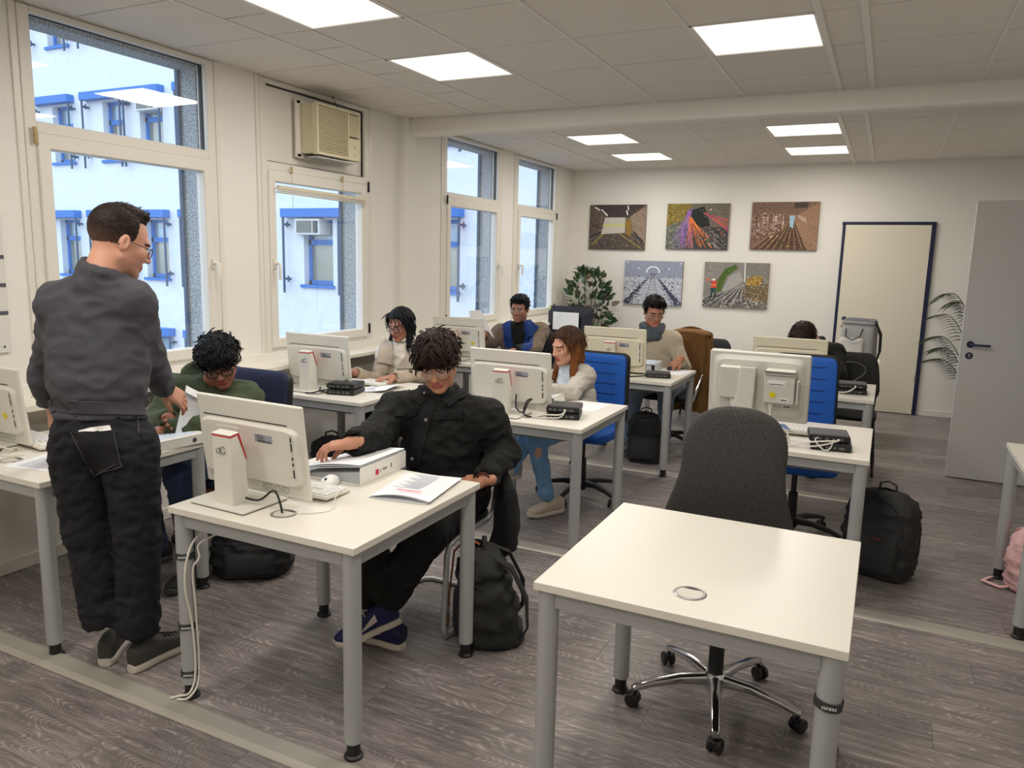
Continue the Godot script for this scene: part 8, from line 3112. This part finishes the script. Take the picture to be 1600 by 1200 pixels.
	# bent-over person's table
	mini_pc(Vector3(-0.165, TOP, -5.98), deg_to_rad(5), "lower black mini computer beside the bent-over person")
	mini_pc(Vector3(-0.165, TOP + 0.038, -5.98), deg_to_rad(3), "upper black mini computer beside the bent-over person")
	closed_binder(Vector3(-0.30, TOP, -6.22), deg_to_rad(2), 0.03, "thin white binder behind the bent-over person's computers", mat("binder_white", rgb(238, 236, 228), 0.45))
	cable("desk_cable", "white cable loop before the bent-over person's computers", [Vector3(-0.30, TOP + 0.01, -5.88), Vector3(-0.24, TOP + 0.012, -5.86), Vector3(-0.19, TOP + 0.02, -5.86), Vector3(-0.14, TOP + 0.055, -5.87), Vector3(-0.15, TOP + 0.06, -5.90)], 0.005, mats.cable_white)
	cable("desk_cable", "thin dark cable loop hanging over the black chair's back", [Vector3(-0.30, 0.86, -6.55), Vector3(-0.22, 0.90, -6.53), Vector3(-0.12, 0.88, -6.53), Vector3(-0.10, 0.82, -6.5), Vector3(-0.18, TOP + 0.02, -6.42), Vector3(-0.2, TOP + 0.005, -6.3)], 0.004, mat("cable_grey", rgb(84, 84, 84), 0.5))
	# blue jacket wearer's table and the sheet in the hand
	keyboard(Vector3(-3.35, TOP, -6.10), 0.0, "pale keyboard in front of the blue jacket wearer")
	var bp := thing("held_sheet", "white sheet held up by the person in the blue jacket", "paper")
	var bm := MB.new()
	var c0 := on_z(732, 486, -6.45)
	var c1 := on_z(751, 484, -6.52)
	var d0 := on_z(748, 534, -6.42)
	var d1 := on_z(772, 527, -6.50)
	bm.sheet(func(u: float, v: float) -> Vector3: return c0.lerp(c1, u).lerp(d0.lerp(d1, u), v), 6, 6, 0.001)
	part(bp, "sheet", bm, mats.paper)
	sheet_of_paper(Vector3(0.82, TOP, -4.40), deg_to_rad(6), 0.21, 0.297, "white sheet on the table above the pink backpack", false)
	# low shelf behind, seen between the tables
	var sh := thing("low_shelf", "low white open shelf under the table by the picture wall", "shelf", Vector3(-1.72, 0, -9.2))
	var boards := [[0.02, 0.8], [0.30, 0.8], [0.58, 0.8]]
	for b in boards:
		var m := MB.new()
		m.rbox(Vector3(0, b[0], 0), Vector3(b[1], 0.025, 0.3), 0.002)
		part(sh, "board", m, mats.white_lacquer)
	for x in [-0.4, 0.4]:
		var m := MB.new()
		m.rbox(Vector3(x, 0.30, 0), Vector3(0.02, 0.6, 0.3), 0.002)
		part(sh, "side_panel", m, mats.white_lacquer)


# ---------------------------------------------------------------- plants
func leaf_mesh(l: float, w: float, bend: float) -> ArrayMesh:
	var m := MB.new()
	m.sheet(func(a: float, b: float) -> Vector3:
		var x := (b - 0.5) * w * sin(PI * pow(a, 0.75)) * 2.0 * 0.5
		return Vector3(x, a * l, -bend * a * a * l + 0.25 * absf(x)), 5, 2, 0.0)
	return m.mesh()


func build_plants() -> void:
	var greens := [mat("leaf_dark", rgb(42, 66, 40), 0.45), mat("leaf_mid", rgb(66, 92, 50), 0.45), mat("leaf_blue", rgb(66, 98, 84), 0.4), mat("leaf_brown", rgb(86, 72, 52), 0.55)]
	for g in greens:
		g.cull_mode = BaseMaterial3D.CULL_DISABLED
		g.backlight_enabled = true
		g.backlight = Color(0.05, 0.08, 0.03)
	var o := thing("leafy_plant", "bushy green leafy plant in the corner behind the black monitor", "plant", Vector3(-3.44, 0, -9.28))
	var p := MB.new()
	p.lathe([Vector2(0, 0), Vector2(0.12, 0), Vector2(0.155, 0.27), Vector2(0.165, 0.27), Vector2(0.165, 0.3), Vector2(0.145, 0.3), Vector2(0.14, 0.26), Vector2(0, 0.26)], 28)
	part(o, "pot", p, mat("pot_grey", rgb(96, 92, 88), 0.7))
	var st := MB.new()
	var tips := []
	for k in 9:
		var a := TAU * k / 9.0 + rng.randf() * 0.4
		var rr := rng.randf_range(0.08, 0.26)
		var top := Vector3(cos(a) * rr, rng.randf_range(0.95, 1.42), sin(a) * rr * 0.7)
		st.tube([Vector3(cos(a) * 0.02, 0.25, sin(a) * 0.02), Vector3(cos(a) * 0.05, 0.6, sin(a) * 0.05), top * Vector3(0.8, 0.85, 0.8), top], [0.011, 0.009, 0.006, 0.003], 6)
		tips.append(top)
	part(o, "stems", st, mat("bark", rgb(84, 66, 50), 0.85))
	var shapes := [leaf_mesh(0.105, 0.062, 0.3), leaf_mesh(0.12, 0.07, 0.5), leaf_mesh(0.09, 0.054, 0.15)]
	for k in 270:
		var y := rng.randf_range(0.62, 1.5)
		var full := sqrt(maxf(0.02, 1.0 - pow((y - 1.02) / 0.52, 2.0)))
		var a := rng.randf() * TAU
		var rr := 0.31 * full * sqrt(rng.randf_range(0.25, 1.0))
		var at := Vector3(cos(a) * rr, y, sin(a) * rr * 0.75)
		var l := part(o, "leaf", shapes[k % 3], greens[[0, 1, 0, 2, 1, 3, 0][k % 7]])
		var out := (Vector3(at.x, (y - 0.95) * 0.8, at.z).normalized() + Vector3(rng.randf_range(-0.7, 0.7), rng.randf_range(-0.4, 0.8), rng.randf_range(-0.7, 0.7))).normalized()
		l.transform = Transform3D(Basis(Quaternion(Vector3.UP, out)) * Basis(Vector3.UP, rng.randf() * TAU), at)
	# palm behind the open door
	var q := thing("palm", "palm with thin arching fronds between the cream door and the open grey door", "plant", Vector3(0.92, 0, -9.25))
	var pp := MB.new()
	pp.lathe([Vector2(0, 0), Vector2(0.12, 0), Vector2(0.155, 0.27), Vector2(0.165, 0.3), Vector2(0.145, 0.3), Vector2(0.14, 0.26), Vector2(0, 0.26)], 28)
	part(q, "pot", pp, mat("pot_grey", rgb(96, 92, 88), 0.7))
	var green := mat("palm_green", rgb(38, 54, 26), 0.5)
	green.cull_mode = BaseMaterial3D.CULL_DISABLED
	var fr := [[-1.0, 0.1, 1.46, 0.40, 0.30], [-1.0, -0.2, 1.20, 0.42, 0.12], [-1.0, 0.15, 0.98, 0.46, 0.16], [-0.95, -0.1, 0.72, 0.42, 0.10], [0.9, 0.3, 1.4, 0.4, 0.25], [0.4, -0.4, 1.5, 0.3, 0.3], [-0.9, 0.3, 1.36, 0.30, 0.2], [-0.95, 0.25, 0.86, 0.40, 0.12]]
	for f in fr:
		var m := MB.new()
		var dir := Vector3(f[0], 0, f[1]).normalized()
		var side := dir.cross(Vector3.UP)
		var base := Vector3(0, maxf(0.3, f[2] - 0.55), 0) + dir * 0.04
		var stem := []
		for i in 13:
			var s := float(i) / 12.0
			stem.append(base + dir * (f[3] * s) + Vector3(0, (f[2] - base.y) * sin(minf(1.0, s * 1.25) * PI / 2) - f[4] * 0.5 * s * s * s, 0))
		m.tube(stem, [0.006, 0.006, 0.005, 0.005, 0.005, 0.004, 0.004, 0.004, 0.003, 0.003, 0.002, 0.002, 0.0015], 5)
		for i in range(3, 13):
			for h in [0.0, 0.5]:
				var s: float = (i + h) / 12.0
				if s > 1.0: continue
				var c: Vector3 = stem[i] if h == 0.0 or i == 12 else (stem[i] + stem[i + 1]) * 0.5
				for sg in [-1.0, 1.0]:
					var L: float = 0.17 * (1.0 - 0.55 * absf(s - 0.45))
					var e: Vector3 = c + (dir * 0.85 + side * sg * 0.55 + Vector3(0, 0.18 - 0.5 * s, 0)).normalized() * L + Vector3(0, -0.03, 0)
					var midp: Vector3 = (c + e) * 0.5 + Vector3(0, 0.014, 0)
					m.tube([c, midp, e], [0.004, 0.008, 0.0012], 4, true, 0.35)
		part(q, "frond", m, green)
	var tr := MB.new()
	tr.tube([Vector3(0, 0.25, 0), Vector3(0.01, 0.6, 0), Vector3(0, 0.95, 0)], [0.025, 0.02, 0.014], 8)
	part(q, "trunk", tr, mat("bark", rgb(84, 66, 50), 0.85))
